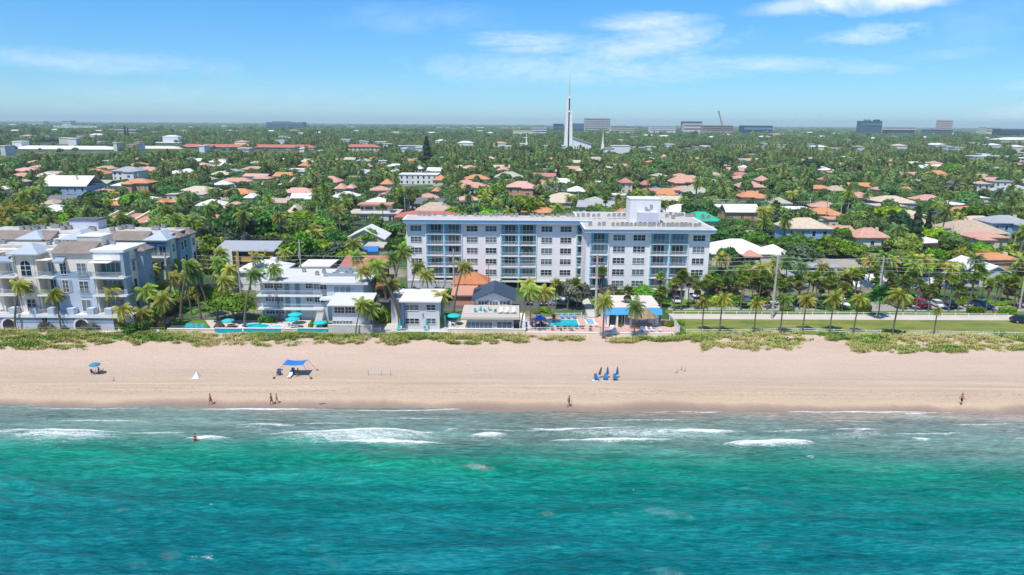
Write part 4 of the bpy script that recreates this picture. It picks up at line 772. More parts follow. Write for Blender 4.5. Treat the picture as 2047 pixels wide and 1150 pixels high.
def near_misc():
    b = blockhouse('shop_building', 'mustard yellow two storey building with long grey roof and dark openings', 'building', 432, 545, 503, 186, 'mustard yellow building', YEL, GREYM, 7, [(443, 503 + 2, 3, .1)], roof='shed', rise=1.5)
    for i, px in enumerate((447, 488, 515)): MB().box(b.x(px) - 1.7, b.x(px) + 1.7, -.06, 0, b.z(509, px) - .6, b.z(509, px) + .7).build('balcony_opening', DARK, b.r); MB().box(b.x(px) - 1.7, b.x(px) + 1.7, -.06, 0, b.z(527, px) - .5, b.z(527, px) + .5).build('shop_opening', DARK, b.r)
    for i, px in enumerate((459,)): MB().box(b.x(px) - .9, b.x(px) + .9, -.9, -.61, b.z(530, px), b.z(500, px)).build('sign_panel', WHITE, b.r); MB().tube([(b.x(px), -.75, 0), (b.x(px), -.75, b.z(530, px))], [.1, .1], 6).build('sign_post', STEEL, b.r)
    for px in (476, 505, 531): MB().box(b.x(px) - .25, b.x(px) + .25, -.7, -.3, 0, b.z(500, px)).build('pillar', YEL, b.r)
    b = blockhouse('building', 'yellow and orange low shop wing beside the mustard yellow building', 'building', 545, 562, 507, 187, None, mat('wall_orange_yellow', (.60, .30, .05)), GREYM, 8, [(550, 509)])
    b = blockhouse('restaurant_building', 'white low building with curved pale roof and small dormer behind the motel', 'building', 468, 560, 545, 162, 'white curved roof building', 'white', WHR, 9, [], roof='hip', rise=2.0, th=.35)
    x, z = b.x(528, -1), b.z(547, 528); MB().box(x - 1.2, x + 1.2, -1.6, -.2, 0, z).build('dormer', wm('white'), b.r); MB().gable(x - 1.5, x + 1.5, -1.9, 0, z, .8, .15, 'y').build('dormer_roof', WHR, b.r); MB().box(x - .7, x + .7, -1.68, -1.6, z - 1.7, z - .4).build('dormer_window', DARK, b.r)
    MB().box(b.x(538, 4), b.x(549, 4), 4, 5.5, 2, b.z(517, 543, 4)).build('chimney', WHITE, b.r)
    blockhouse('low_building', 'low cream building with pale flat roof behind the motel roof', 'building', 600, 655, 534, 168, None, 'cream', WHR, 8, [(618, 541), (640, 541)])
    b = blockhouse('restaurant_building', 'low building with striped red metal roof and red brown front', 'building', 676, 762, 541, 168, 'red roofed restaurant', mat('wall_redbrown', (.36, .10, .06)), REDT, 10, [(712, 549, 1.6, .9), (737, 549, 1.6, .9), (755, 549, 1.4, .9)], roof='shed', rise=1.6)
    MB().box(b.x(672), b.x(745), 10.6, 12, 0, b.z(526, 700, 10)).build('rear_wall', wm('white'), b.r)
    blockhouse('pavilion', 'small terracotta tiled hip roof pavilion between palms beside the motel', 'pavilion', 724, 764, 578, 157, 'terracotta pavilion', mat('wall_shade_brown', (.20, .12, .09)), TERT, 8, roof='hip', rise=2.0)
    blockhouse('pavilion', 'terracotta tiled roof pavilion before the left garage level of the condo', 'pavilion', 905, 975, 580, 158, 'terracotta tiled pavilion', mat('wall_shade_brown', (.20, .12, .09)), TERT, 6, roof='hip', rise=2.2, z=2.6)
    blockhouse('shed', 'low salmon roofed outbuilding beside the navy gabled house', 'shed', 905, 948, 612, 149, None, 'salmon', SALM, 5, roof='shed', rise=.8, z=2.2, clear=False)
    blockhouse('gabled_house', 'white gabled house with small roof vents beyond the red roofed restaurant', 'house', 692, 768, 478, 225, 'white gabled house', 'cream', WHR, 12, roof='gy', rise=3.2)
    blockhouse('low_building', 'low flat roofed building with brown fascia right of the white gabled house', 'building', 728, 806, 496, 212, None, 'gray', mat('roof_flat_beige', (.52, .44, .38), .1), 9, [(750, 503), (780, 503)])
    b = blockhouse('modern_house', 'white modern two storey house with clerestory storey and salmon cap roof', 'house', 699, 796, 428, 285, 'white modern house', 'palegray', rm('beige'), 14, [(706, 437, 1.2, 2), (713, 437, 1, 2), (730, 436, 3, 2), (752, 437, 4, 2.4), (782, 437, 1.2, 2.2), (789, 437, 1, 2.2)])
    zz = b.z(428) + .3; MB().box(b.x(722), b.x(780), 2, 9, zz, b.z(411, 750, 2)).build('clerestory_wall', wm('white'), b.r); MB().box(b.x(717), b.x(785), 1, 10, b.z(411, 750, 2), b.z(408.5, 750, 2)).build('cap_roof', SALM, b.r)
    for px, w in ((728, 1), (741, 3.4), (762, 3.4), (775, 1)): window(b.r, b.x(px, 2), b.z(416.5, px, 2), w, 1.2, 2, 1, 1)
    b = blockhouse('long_building', 'long low building with salmon barrel tile roof behind the condo', 'building', 792, 917, 436, 268, 'long salmon roofed building', 'salmon', REDT, 12, roof='hip', rise=1.8)
    for i, px in enumerate((834, 848, 862, 879)): MB().box(b.x(px) - 1.1, b.x(px) + 1.1, -.1, 0, b.z(434, px) - .9, b.z(434, px) + .7).build('dark_window', DARK, b.r)
    b = blockhouse('townhouse_row', 'row of townhouses with terracotta roofs divided by white sloping parapets', 'townhouses', 168, 300, 446, 254, 'townhouse row', 'cream', mat('roof_salmon_plain', (.52, .27, .17), .12), 14, roof='shed', rise=1.6, z=2.7)
    for px in (170, 203, 235, 268, 299):
        x = b.x(px); q = MB(); q.v = [(x - .4, -.9, 3.2), (x + .4, -.9, 3.2), (x + .4, 14.5, 5.6), (x - .4, 14.5, 5.6), (x - .4, -.9, 1.5), (x + .4, -.9, 1.5), (x + .4, 14.5, 4.0), (x - .4, 14.5, 4.0)]; q.f = [(0, 1, 2, 3), (7, 6, 5, 4), (4, 5, 1, 0), (5, 6, 2, 1), (6, 7, 3, 2), (7, 4, 0, 3)]; q.build('party_wall', wm('cream'), b.r)
    # right-hand side
    b = blockhouse('restaurant_building', 'low white roofed building with salmon corner and dark porch right of the condo', 'building', 1425, 1545, 509, 196, 'white roofed porch building', 'cream', WHR, 14, [(1500, 516, 2.5, 1.2), (1515, 516, 1.6, 1.2)], roof='hip', rise=3.2)
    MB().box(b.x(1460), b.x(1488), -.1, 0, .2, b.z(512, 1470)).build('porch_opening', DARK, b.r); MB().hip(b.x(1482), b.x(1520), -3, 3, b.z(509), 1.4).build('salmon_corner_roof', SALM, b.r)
    blockhouse('house', 'pale two storey house with white hip roof and small dark windows', 'house', 1535, 1582, 511, 200, 'pale hip roofed house', 'cream', WHR, 9, [(1545, 519), (1566, 519), (1553, 530), (1570, 530)], roof='hip', rise=2.2)
    blockhouse('long_house', 'low white house with long flat grey roof behind the porch building', 'house', 1470, 1520, 470, 244, 'long low white house', 'white', rm('gray'), 9, [(1480, 479, 1.6, 1.2), (1495, 479, 1.6, 1.2)])
    b = blockhouse('apartment_building', 'pale blue two storey apartment building behind the palm row with roof terrace', 'apartment building', 1580, 1690, 558, 172, 'pale blue apartment building', 'palegray', 'gray', 9, [(1600, 571, 1.4, 1), (1635, 571, 1.4, 1), (1665, 571, 1.4, 1), (1600, 591, 1.4, 1.2), (1635, 591, 2, 1.4), (1668, 591, 2, 1.4)])
    zz = b.z(558) + .3
    MB().box(b.x(1592, 3), b.x(1680, 3), 1.5, 7, b.z(534, 1636, 3), b.z(534, 1636, 3) + .25).build('terrace_canopy', GREYM, b.r); 
    for px in (1600, 1636, 1676): MB().box(b.x(px, 3) - .12, b.x(px, 3) + .12, 1.9, 2.1, zz, b.z(534, 1636, 3)).build('canopy_post', WHITE, b.r)
    MB().box(b.x(1640, 6), b.x(1678, 6), 6, 6.2, zz, zz + 2.0).build('terrace_wall', WHITE, b.r)
    blockhouse('house', 'low house with slanted white roof facing the parking lot', 'house', 1722, 1790, 577, 170, 'slanted white roof house', 'palegray', rm('palegray'), 9, [(1735, 590, 1.2, 1), (1765, 590, 1.2, 1)], roof='gx', rise=2.6)
    blockhouse('house', 'taupe roofed low building with rooftop machines behind the palm row', 'building', 1668, 1765, 538, 192, None, 'beige', mat('roof_taupe', (.34, .30, .26), .12), 12, [(1724, 545, 2, 1.2), (1750, 545, 2, 1.2)], roof='hip', rise=1.4)
    blockhouse('house', 'pale blue low house behind the parked cars', 'house', 1836, 1925, 580, 169, 'pale blue house behind the cars', 'palegray', rm('palegray'), 9, [(1850, 590, 1.2, 1.2), (1880, 590, 1.2, 1.4), (1905, 590, 1.2, 1.2)], roof='gx', rise=2.0)
    b = blockhouse('hall_building', 'large white hall with long sloping roof behind the parking lot', 'building', 1940, 2060, 560, 171, 'white sloping hall', 'palegray', WHR, 14, [(1992, 591, 2.2, 1.6), (2010, 593, 1.2, 1.2)], roof='gy', rise=3.6)
    blockhouse('low_building', 'low white cabana wing with turquoise trim beside the condo right wing', 'building', 1440, 1575, 588, 176, 'turquoise trimmed cabana wing', 'palegray', rm('gray'), 9, [(1455, 597), (1480, 597), (1505, 597), (1530, 597), (1555, 597)])
    b = blockhouse('shed', 'small blue shed at the right edge beyond the parking lot', 'shed', 1690, 1712, 592, 168, None, mat('wall_royal', (.05, .20, .45)), GREYM, 3, [(1700, 600, .8, .8)])
near_misc()
# ------------------------------------------------------------------ neighbourhood houses
RMT = dict(s=mat('tile_salmon', (.56, .31, .235), .22, .8, fine=5), o=mat('tile_orange', (.58, .26, .12), .22, .8, fine=5), t=mat('tile_tan', (.47, .36, .27), .22, .8, fine=5), w=mat('roof_whitewash', (.74, .73, .70), .07, .4),
           g=mat('shingle_grey', (.36, .37, .39), .22, .8), d=mat('shingle_dark', (.16, .17, .19), .22, .8), e=mat('metal_green', (.03, .42, .25), .06, .5, .5), b=mat('tile_beige', (.58, .48, .36), .22, .8), l=mat('shingle_olive', (.42, .42, .33), .22, .8),
           r=mat('tile_rose', (.50, .19, .16), .22, .8), m=mat('metal_pale', (.52, .57, .62), .06, .4, .45, .2), p=mat('tile_pink', (.64, .36, .30), .22, .8), u=mat('roof_tarp_blue', (.03, .22, .5), .06))
WMT = dict(w=wm('white'), c=wm('cream'), s=mat('house_salmon', (.60, .33, .22), .06), b=wm('bluewall'), g=wm('palegray'), y=mat('house_butter', (.66, .52, .28), .06))
ADJ = dict(s='salmon tiled', o='orange tiled', t='tan tiled', w='white roofed', g='grey shingled', d='dark grey roofed', e='green metal roofed', b='beige tiled', l='olive grey roofed', r='rose red tiled', m='pale metal roofed', p='pink tiled', u='blue roofed')
# (x0, x1, ytop, yeave, ybottom seen, roof, wall, shape, short description)
H = [(97, 193, 351, 373, 388, 'w', 'b', 'x', 'broad white gable roof left'), (173, 231, 338, 349, 355, 'o', 'c', 'h', 'behind the broad white gable'), (240, 298, 333, 343, 358, 'g', 'w', 'h', 'with tall dark windows'),
     (257, 315, 357, 367, 384, 'o', 's', 'h', 'right of the white gable'), (157, 188, 315, 318, 323, 'w', 'c', 'f', 'below the long white roofs'), (124, 160, 332, 338, 342, 'b', 'c', 'h', 'above the white gable'), (344, 418, 386, 390, 394, 'b', 'c', 'f', 'long and low behind palms'),
     (447, 499, 403, 417, 425, 's', 's', 'h', 'standing alone above the tall trees'), (413, 456, 430, 437, 440, 's', 'c', 'f', 'low beside the townhouse row'), (105, 163, 390, 402, 405, 'd', 'c', 'x', 'with wide dark roof'), (91, 126, 398, 409, 413, 't', 'c', 'h', 'before the wide dark roof'),
     (236, 276, 364, 372, 377, 'w', 'c', 'h', 'below the grey hip'), (197, 231, 377, 384, 389, 's', 's', 'h', 'among low trees left'), (434, 470, 361, 370, 376, 'w', 'w', 'h', 'right of the silver palms'), (430, 472, 342, 350, 355, 'b', 'c', 'h', 'in the palm grove'),
     (320, 342, 397, 406, 412, 'o', 's', 'h', 'small twin left'), (347, 367, 396, 405, 410, 'o', 'c', 'h', 'small twin right'), (494, 519, 386, 396, 401, 'w', 'c', 'h', 'among the palms at centre left'), (40, 70, 357, 365, 374, 'b', 'w', 'h', 'at the far left'), (2, 30, 372, 380, 386, 'w', 'w', 'h', 'at the left edge'),
     (397, 440, 352, 360, 366, 't', 'c', 'h', 'left of the long salmon roof'), (512, 552, 365, 371, 377, 'w', 'w', 'f', 'with flat white roof'), (565, 593, 364, 370, 375, 'w', 'w', 'f', 'with small flat white roof'), (583, 605, 354, 366, 372, 's', 's', 'h', 'between the flat white roofs'),
     (512, 552, 351, 358, 362, 's', 'c', 'h', 'behind the flat white roof'), (600, 646, 336, 344, 349, 'l', 'w', 'h', 'pale in the palms'), (669, 704, 323, 329, 334, 'y', 'y', 'f', 'butter yellow and small') , (754, 779, 318, 322, 326, 'w', 'c', 'f', 'small behind the dark conifer'), (732, 752, 327, 334, 338, 's', 's', 'h', 'tiny before the balcony block'),
     (576, 607, 408, 426, 430, 'b', 'c', 'h', 'tall and pale above the hedge trees'), (640, 690, 352, 364, 372, 's', 'c', 'h', 'in the middle palm grove'), (672, 700, 366, 378, 388, 's', 'c', 'h', 'lower in the middle palm grove'), (828, 909, 404, 424, 430, 't', 'c', 'h', 'above the long salmon roof'),
     (817, 889, 395, 405, 409, 'd', 'g', 'h', 'behind the tan hip'), (720, 747, 339, 348, 354, 'm', 'w', 'x', 'small with pale gable'), (783, 803, 335, 343, 349, 'w', 'c', 'h', 'small left of the conifer'), (829, 851, 330, 338, 343, 'w', 'w', 'h', 'small at the conifer foot'),
     (801, 878, 347, 350, 375, 'w', 'w', 'f', 'modern white cube with one dark window'), (864, 900, 351, 361, 366, 'o', 'c', 'h', 'joined right of the white cube'), (762, 791, 357, 369, 374, 'o', 'c', 'h', 'left of the white cube'), (863, 882, 374, 383, 390, 'o', 's', 'h', 'small below the white cube'),
     (911, 980, 364, 376, 385, 's', 'g', 'h', 'left of the bright green tree'), (694, 716, 368, 377, 383, 'p', 'g', 'h', 'small with white base'), (985, 1047, 343, 355, 362, 'l', 'w', 'h', 'broad above the pink house'), (1010, 1072, 362, 375, 390, 'p', 'p', 'h', 'pink walled with three windows'), (945, 985, 317, 323, 328, 'b', 'c', 'f', 'low right of the dark conifer'),
     (990, 1020, 333, 341, 347, 's', 'c', 'h', 'behind the broad olive hip'), (1231, 1262, 355, 366, 384, 'r', 'c', 'h', 'two storey with arched windows'), (1274, 1296, 360, 370, 380, 'r', 's', 'h', 'right of the two storey rose one'), (1221, 1250, 383, 391, 398, 'w', 'c', 'f', 'low white before the rose roof'), (1298, 1317, 373, 379, 383, 'u', 'g', 'h', 'small blue'),
     (1331, 1387, 350, 365, 371, 's', 's', 'h', 'large above the olive hip'), (1273, 1312, 321, 328, 332, 'o', 'c', 'h', 'far and small under the white spire'), (1359, 1412, 368, 386, 392, 'l', 'g', 'h', 'steep and alone'), (1453, 1521, 350, 358, 364, 's', 'c', 'h', 'rear of the twin pink houses'), (1462, 1522, 362, 375, 385, 's', 's', 'h', 'with a row of dark windows'),
     (1470, 1524, 382, 395, 400, 'o', 's', 'h', 'before the dark windows'), (1443, 1513, 408, 425, 435, 'w', 's', 'x', 'large with salmon walls'), (1362, 1440, 423, 443, 452, 'e', 'c', 'h', 'bright beside the penthouse'), (1314, 1346, 425, 437, 441, 'e', 'c', 'h', 'smaller right behind the penthouse'), (1228, 1257, 417, 432, 437, 'o', 's', 'h', 'left behind the penthouse'),
     (1114, 1180, 426, 438, 440, 'd', 'g', 'h', 'behind the condo roof'), (1469, 1521, 316, 322, 326, 's', 'c', 'h', 'beside the lattice tower'), (1544, 1564, 312, 321, 325, 'o', 'c', 'h', 'far small at right'), (1580, 1610, 320, 327, 331, 's', 'c', 'h', 'far at right of the dark oak'), (1628, 1675, 351, 361, 366, 'o', 'c', 'h', 'wide below the dark oaks'),
     (1500, 1528, 351, 362, 380, 's', 'c', 'h', 'beside tall palms'), (1548, 1584, 368, 375, 385, 's', 'w', 'f', 'low with white fascia'), (1636, 1688, 371, 385, 390, 't', 'c', 'h', 'beige in the right palms'), (1732, 1770, 372, 380, 384, 's', 'c', 'h', 'right of the beige one'), (1792, 1812, 373, 383, 387, 'o', 'c', 'h', 'small by the bright bush'),
     (1832, 1885, 340, 352, 380, 'o', 'y', 'h', 'mansion with orange roof'), (1885, 1907, 358, 368, 384, 'd', 'c', 'h', 'wing of the mansion'), (1812, 1834, 357, 366, 376, 'g', 'c', 'h', 'left wing of the mansion'), (1928, 1962, 362, 368, 384, 'p', 'w', 'h', 'white with small windows'), (1965, 2008, 359, 364, 380, 'g', 'w', 'f', 'white block right of the mansion'),
     (2022, 2060, 353, 367, 373, 's', 'c', 'h', 'at the right edge'), (1981, 2060, 370, 385, 395, 'm', 'g', 'h', 'with pale blue metal roof'), (1739, 1818, 391, 404, 412, 'b', 'b', 'h', 'with pale blue walls'), (1901, 1992, 412, 426, 430, 'o', 'c', 'h', 'wide behind the dome tree'), (1972, 2055, 430, 447, 462, 'g', 'b', 'h', 'blue walled with arched window'),
     (1887, 2013, 440, 468, 480, 't', 'c', 'h', 'very wide at the right'), (1565, 1660, 435, 458, 477, 'b', 'b', 'h', 'with blue walls and grey gable'), (1660, 1705, 451, 463, 478, 's', 'g', 'x', 'left of the courtyard pair'), (1706, 1778, 455, 476, 486, 's', 'w', 'h', 'right of the courtyard pair'), (1500, 1532, 387, 397, 402, 'o', 'c', 'h', 'small left of the tall palms'),
     (1738, 1800, 408, 413, 416, 'b', 'c', 'f', 'low under the pale blue walls'), (1935, 2015, 463, 476, 484, 's', 'c', 'h', 'before the very wide tan roof'), (1975, 2047, 510, 520, 530, 'o', 's', 'h', 'low at right behind wires'), (1650, 1690, 432, 440, 444, 's', 'c', 'f', 'between the utility poles'), (655, 690, 414, 424, 430, 's', 'c', 'h', 'left of the modern house'),
     (1640, 1672, 340, 346, 349, 's', 'c', 'h', 'far right middle'), (1180, 1210, 340, 346, 349, 's', 'c', 'h', 'far below the church'), (1145, 1165, 336, 342, 345, 'b', 'c', 'h', 'farther below the church'), (1235, 1290, 318, 322, 325, 'b', 'c', 'f', 'below the white church hall'), (1610, 1640, 331, 337, 340, 'b', 'c', 'h', 'between the dark oaks')]
RMT['y'] = mat('roof_butter', (.62, .48, .2), .08); ADJ['y'] = 'yellow roofed'
def houses():
    for k, (x0, x1, yt, ye, yb, rc, wc, sh, desc) in enumerate(H):
        if rc == 'p' and wc == 'p': wc = 's'
        tall = (yb - ye) > 12 and yt < 450
        ez = 6.2 if tall else 3.6
        xm = (x0 + x1) / 2; D = gnd(xm, ye, ez)[1]; W = onY(x1, ye, D)[0] - onY(x0, ye, D)[0]
        if D > 1300: ez = 8; D = gnd(xm, ye, ez)[1]; W = onY(x1, ye, D)[0] - onY(x0, ye, D)[0]
        d = min(max(W * .65, 8), 16); b = Bld('house', 'x', 'house', x0 + (4 if sh != 'f' else 1), x1 - (4 if sh != 'f' else 1), D, None, 'houses in the wooded neighbourhood', d)
        FOOT[-1] = (b.x0 - 1, b.x1 + 1, D - 4, D + d + 2)
        if sh == 'f': rise = .4
        else:
            rise = onY(xm, yt, D + d / 2)[1] - ez - .25; rise = min(max(rise, 1.2), 5.5)
        r = b.r; w = b.w; MB().box(-w, w, 0, d, 0, ez).build('wall', WMT[wc], r)
        ov = .7; R_ = RMT[rc]
        if sh == 'h':
            MB().hip(-w - ov, w + ov, -ov, d + ov, ez + .25, rise, .25).build('roof', R_, r)
            if w > 6 and k % 3 != 1:   # a lower front wing with its own hip
                s = (-1) ** k; a = s * w * .45; ww = w * .38; MB().box(a - ww, a + ww, -3.2, -.01, 0, ez - .35).build('front_wing_wall', WMT[wc], r); MB().hip(a - ww - .5, a + ww + .5, -3.8, 3.2, ez - .1, min(rise * .62, ww * .6), .22).build('front_wing_roof', R_, r)
                window(r, a, ez * .5, 1.8, 1.3, -3.2, 2, 1)
        elif sh == 'x': MB().gable(-w - ov, w + ov, -ov, d + ov, ez + .25, rise, .25, 'x').build('roof', R_, r)
        else:
            MB().box(-w - .4, w + .4, -.4, d + .4, ez, ez + .35).build('roof', R_, r)
            MB().box(w * .3, w * .3 + 1.1, d * .5, d * .5 + .9, ez + .36, ez + 1.3).build('roof_vent', STEEL, r)
        n = max(2, int(2 * w / 3.4)); st = [ez - 1.7] if ez < 5 else [ez - 1.6, ez - 4.7]
        for zz in st:
            for i in range(n):
                if (i + k) % 5 == 4 and zz < 3: MB().box(-w + (i + .5) * 2 * w / n - .5, -w + (i + .5) * 2 * w / n + .5, -.06, 0, .05, 2.15).build('door', RMT['d'], r); continue
                window(r, -w + (i + .5) * 2 * w / n, zz, 1.3 if ez < 5 else 1.2, 1.3 if ez < 5 else 1.7, 0, 2 if k % 2 else 1, 1, frame=D < 420, bar=.1)
        if k % 4 == 0 and sh != 'f': MB().box(w * .4 - .4, w * .4 + .4, d * .3 - .4, d * .3 + .4, ez + .5, ez + rise + .5).build('chimney', WMT['c'], r)
        body = dict(s='salmon walls', w='white walls', c='cream walls', b='blue walls', g='pale grey walls', y='butter yellow walls')[wc]
        lab = f"{'two storey ' if tall else ''}{ADJ[rc]} house with {body}, {desc}"
        lab = ' '.join(lab.split()[:16]); r['label'] = lab; LM.append((f"{ADJ[rc]} house {desc}", b.xc, D + d / 2)); CLEAR.extend([(x0, x1, yt - 1, yb, D)] * (4 if rc == 'e' or desc.startswith(('broad white', 'with tall dark', 'modern white', 'pink walled', 'large')) else 1))
houses()
def gen(name, label, cat, x0, x1, yt, yb, D, wallm, roofm=None, depth=14, short=None, bands=0, bandm=None, wins=0, parts=(), group=None, hip=0):
    """a far block: front seen from row yt down to yb; walls always reach the ground"""
    b = Bld(name, label, cat, x0, x1, D, short, group, depth); r = b.r; z = b.z(yt); MB().box(-b.w, b.w, 0, depth, 0, z).build('wall', wallm, r)
    if hip: MB().hip(-b.w - 1, b.w + 1, -1, depth + 1, z + .3, hip, .3).build('roof', roofm or WHR, r)
    else: MB().box(-b.w - .5, b.w + .5, -.5, depth + .5, z, z + max(.4, D / 2500)).build('roof', roofm or WHR, r)
    zb = max(b.z(yb), .5)
    for i in range(bands):
        h = (z - zb) / bands; za = zb + i * h; MB().box(-b.w * .985, b.w * .985, -.25, 0, za + h * .25, za + h * .68).build('window_band', bandm or PANE, r)
    if wins:
        n, m = wins; h = (z - zb) / m
        for j in range(m):
            for i in range(n): window(r, -b.w + (i + .5) * 2 * b.w / n, zb + (j + .5) * h, 2 * b.w / n * .5, h * .5, -.1, 1, 1, frame=False)
    CLEAR.extend([(x0, x1, yt - 2, yb - (yb - yt) * .35, D)] * 3); return b
def far_blocks():
    GB = glass('far_glass_blue', (.015, .05, .085), .5, .15); GT = glass('far_glass_teal', (.03, .12, .17), .5, .15)
    b = gen('office_building', 'long dark blue glass office block under the horizon at left', 'office building', 551, 621, 244.5, 256, 3300, GB, wm('palegray'), 60, 'long blue glass block', 3, GB)
    MB().box(-60, 20, 10, 40, b.z(244.5), b.z(243)).build('roof_plant', DARK, b.r)
    b = gen('office_tower', 'white banded office tower right of the church tower', 'office building', 1161, 1210, 237.5, 262, 3000, mat('tower_white', (.62, .58, .56), .04), rm('gray'), 40, 'white banded tower', 7, mat('tower_dark_band', (.05, .05, .06)))
    b = gen('office_tower', 'teal blue glass office tower on the right skyline', 'office building', 1692, 1731, 242.5, 266, 2700, GT, GT, 40, 'teal glass tower', 6, GB)
    for a in (1702, 1720): MB().box(b.x(a), b.x(a + 9), 10, 30, b.z(242), b.z(239)).build('roof_plant', GB, b.r)
    b = gen('hotel_building', 'pale pink tower building on the right skyline', 'hotel', 1842, 1866, 241, 262, 3000, mat('tower_pink', (.60, .46, .42), .05), rm('cream'), 30, 'pale pink tower', 6, mat('tower_pink_band', (.25, .18, .17)))
    gen('office_building', 'low dark blue glass block below the pale pink tower', 'office building', 1822, 1868, 260, 270, 2300, GB, GB, 40, None, 3, GB)
    gen('office_building', 'low white office building right of the teal glass tower', 'office building', 1733, 1797, 254, 262, 2900, wm('cream'), None, 40, None, 2)
    gen('office_building', 'low dark glass office wing before the low white office building', 'office building', 1744, 1796, 260, 268, 2500, GB, GB, 40, None, 2, GB)
    gen('office_building', 'cream stepped office building on the far right skyline', 'office building', 1931, 1961, 255, 264, 2700, wm('cream'), None, 40, None, 2); gen('office_building', 'dark blue glass office block at the far right skyline', 'office building', 1960, 2007, 259, 271, 2300, GB, GB, 40, None, 3, GB)
    gen('office_building', 'white terraced building right of the banded tower', 'building', 1211, 1256, 252, 264, 2400, wm('cream'), None, 40, None, 3); gen('office_building', 'long white three storey building between banded tower and crane', 'office building', 1287, 1336, 252, 263, 2500, wm('white'), None, 40, None, 3)
    gen('office_building', 'white office building with dark glass top left of the crane', 'office building', 1352, 1388, 248, 261, 2700, wm('cream'), None, 40, None, 2); gen('office_building', 'dark glass penthouse block behind the white office building left of the crane', 'office building', 1349, 1386, 243.5, 250, 3300, GB, GB, 40, None, 1, GB)
    gen('building', 'brown building under construction below the crane', 'building', 1388, 1446, 251, 262, 2500, mat('raw_concrete', (.40, .30, .24), .15), None, 30, 'unfinished building', 3, DARK)
    gen('warehouse', 'long low dark warehouse right of the crane', 'warehouse', 1467, 1522, 251.5, 262, 2600, GB, wm('gray'), 60, None, 1, GB); gen('office_building', 'dark teal block left of the banded tower', 'office building', 1139, 1160, 247, 262, 2800, GB, None, 30, None, 3, GB); gen('office_building', 'dark teal block left of the church tower', 'office building', 1102, 1121, 247.5, 262, 2800, GB, None, 30, None, 3, GB)
    gen('building', 'white balconied block left of the church tower', 'apartment building', 1062, 1088, 256, 274, 1900, wm('white'), None, 30, 'white balconied block', 4); gen('building', 'long low cream building left of the white balconied block', 'building', 1024, 1061, 262, 270, 1950, wm('cream'), None, 30)
    b = gen('apartment_building', 'long three storey red roofed apartment block in the left distance', 'apartment building', 381, 640, 295, 309, 1050, mat('apartment_grey', (.40, .42, .42), .1), REDT, 18, 'long red roofed apartments', 3, mat('gallery_shadow', (.10, .12, .13)), hip=4)
    for px in (590, 470): MB().box(b.x(px) - 4, b.x(px) + 4, -1.5, -.3, 0, b.z(297)).build('stair_tower', mat('stair_green', (.30, .52, .38)), b.r)
    MB().box(b.x(612), b.x(640), -2, -.3, 0, b.z(297)).build('end_wall', wm('cream'), b.r)
    gen('apartment_building', 'cream apartment block with red roof and dark balconies at centre distance', 'apartment building', 699, 765, 294.5, 307, 1000, wm('cream'), REDT, 16, 'cream balcony block', 0, None, (8, 3), hip=3.5)
    gen('apartment_building', 'white three storey block left of the tall dark conifer', 'apartment building', 797, 848, 292, 304, 1080, wm('white'), None, 16, None, 3)
    gen('store_building', 'long low white roofed building in the left distance', 'building', 41, 250, 299, 312, 960, mat('low_blue_wall', (.42, .50, .58)), WHR, 40, 'long white roofs', 0, None, (22, 1), hip=4)
    gen('store_building', 'long low cream roofed building before the columned white hall', 'building', 274, 381, 299, 306, 1030, wm('cream'), rm('cream'), 40, None, 0, None, (12, 1), hip=4)
    gen('hall_building', 'white hall with fluted walls in the left distance', 'building', 306, 380, 286, 296, 1300, wm('palegray'), None, 40, 'fluted white hall', 0, None, (16, 1)); gen('store_building', 'grey white flat building behind the long white roofs', 'building', 75, 160, 286.5, 296, 1300, wm('palegray'), None, 40, None, 0, None, (9, 1))
    gen('building', 'beige concrete building at the left edge of the distance', 'building', -10, 38, 293, 309, 1000, wm('beige'), rm('cream'), 30, None, 0, None, (4, 1)); gen('building', 'low pale roofed building before the beige concrete one', 'building', -10, 39, 309, 318, 860, wm('beige'), rm('cream'), 20)
    gen('building', 'beige office building left of the twin conifers', 'building', 233, 251, 260, 270, 1900, mat('far_beige', (.60, .46, .34)), None, 30, None, 2); gen('building', 'long beige office building right of the twin conifers', 'building', 258, 300, 260, 270, 1900, mat('far_beige2', (.60, .47, .35)), None, 30, None, 2)
    gen('hangar', 'long white arched hangar roof near the left horizon', 'building', 142, 226, 252.5, 256, 2600, wm('palegray'), None, 60); gen('building', 'white stepped building on the left horizon', 'building', 96, 125, 243, 250, 3600, wm('white'), None, 40, None, 2); gen('building', 'small white building on the left horizon beside the stepped one', 'building', 160, 177, 242, 248, 3600, wm('palegray'), None, 40, None, 2)
    gen('building', 'white school building at right distance', 'building', 1917, 1995, 313, 323, 800, wm('white'), None, 20, 'white school building', 0, None, (9, 1)); gen('building', 'long white building at the right edge of the distance', 'building', 2008, 2060, 317, 328, 780, wm('white'), None, 20, None, 0, None, (6, 2)); gen('building', 'white block with round tower on the school roof line', 'building', 1932, 1948, 308.5, 316, 820, wm('white'), None, 12)
    gen('store_building', 'long white roofed building at the far right', 'building', 1964, 2060, 280, 286, 1500, wm('cream'), WHR, 40, None, hip=5); gen('building', 'pale villa far right beyond the school', 'building', 2012, 2060, 306, 313, 1000, wm('cream'), rm('cream'), 20)
    gen('building', 'cream flat building right of the white spire hall', 'building', 1255, 1293, 295, 301, 1200, wm('cream'), None, 20); gen('building', 'long pale roofed building far right of the church', 'building', 1385, 1426, 292, 296, 1350, wm('white'), None, 20); gen('building', 'grey roofed low building right of the church grounds', 'building', 1360, 1380, 297, 302, 1200, wm('palegray'), rm('gray'), 20)
    gen('building', 'low pale building beside the tall white light poles', 'building', 1700, 1712, 293, 296, 1500, wm('white'), None, 20)
    rr = random.Random(11)   # the small pale roofs sprinkled through the far woods
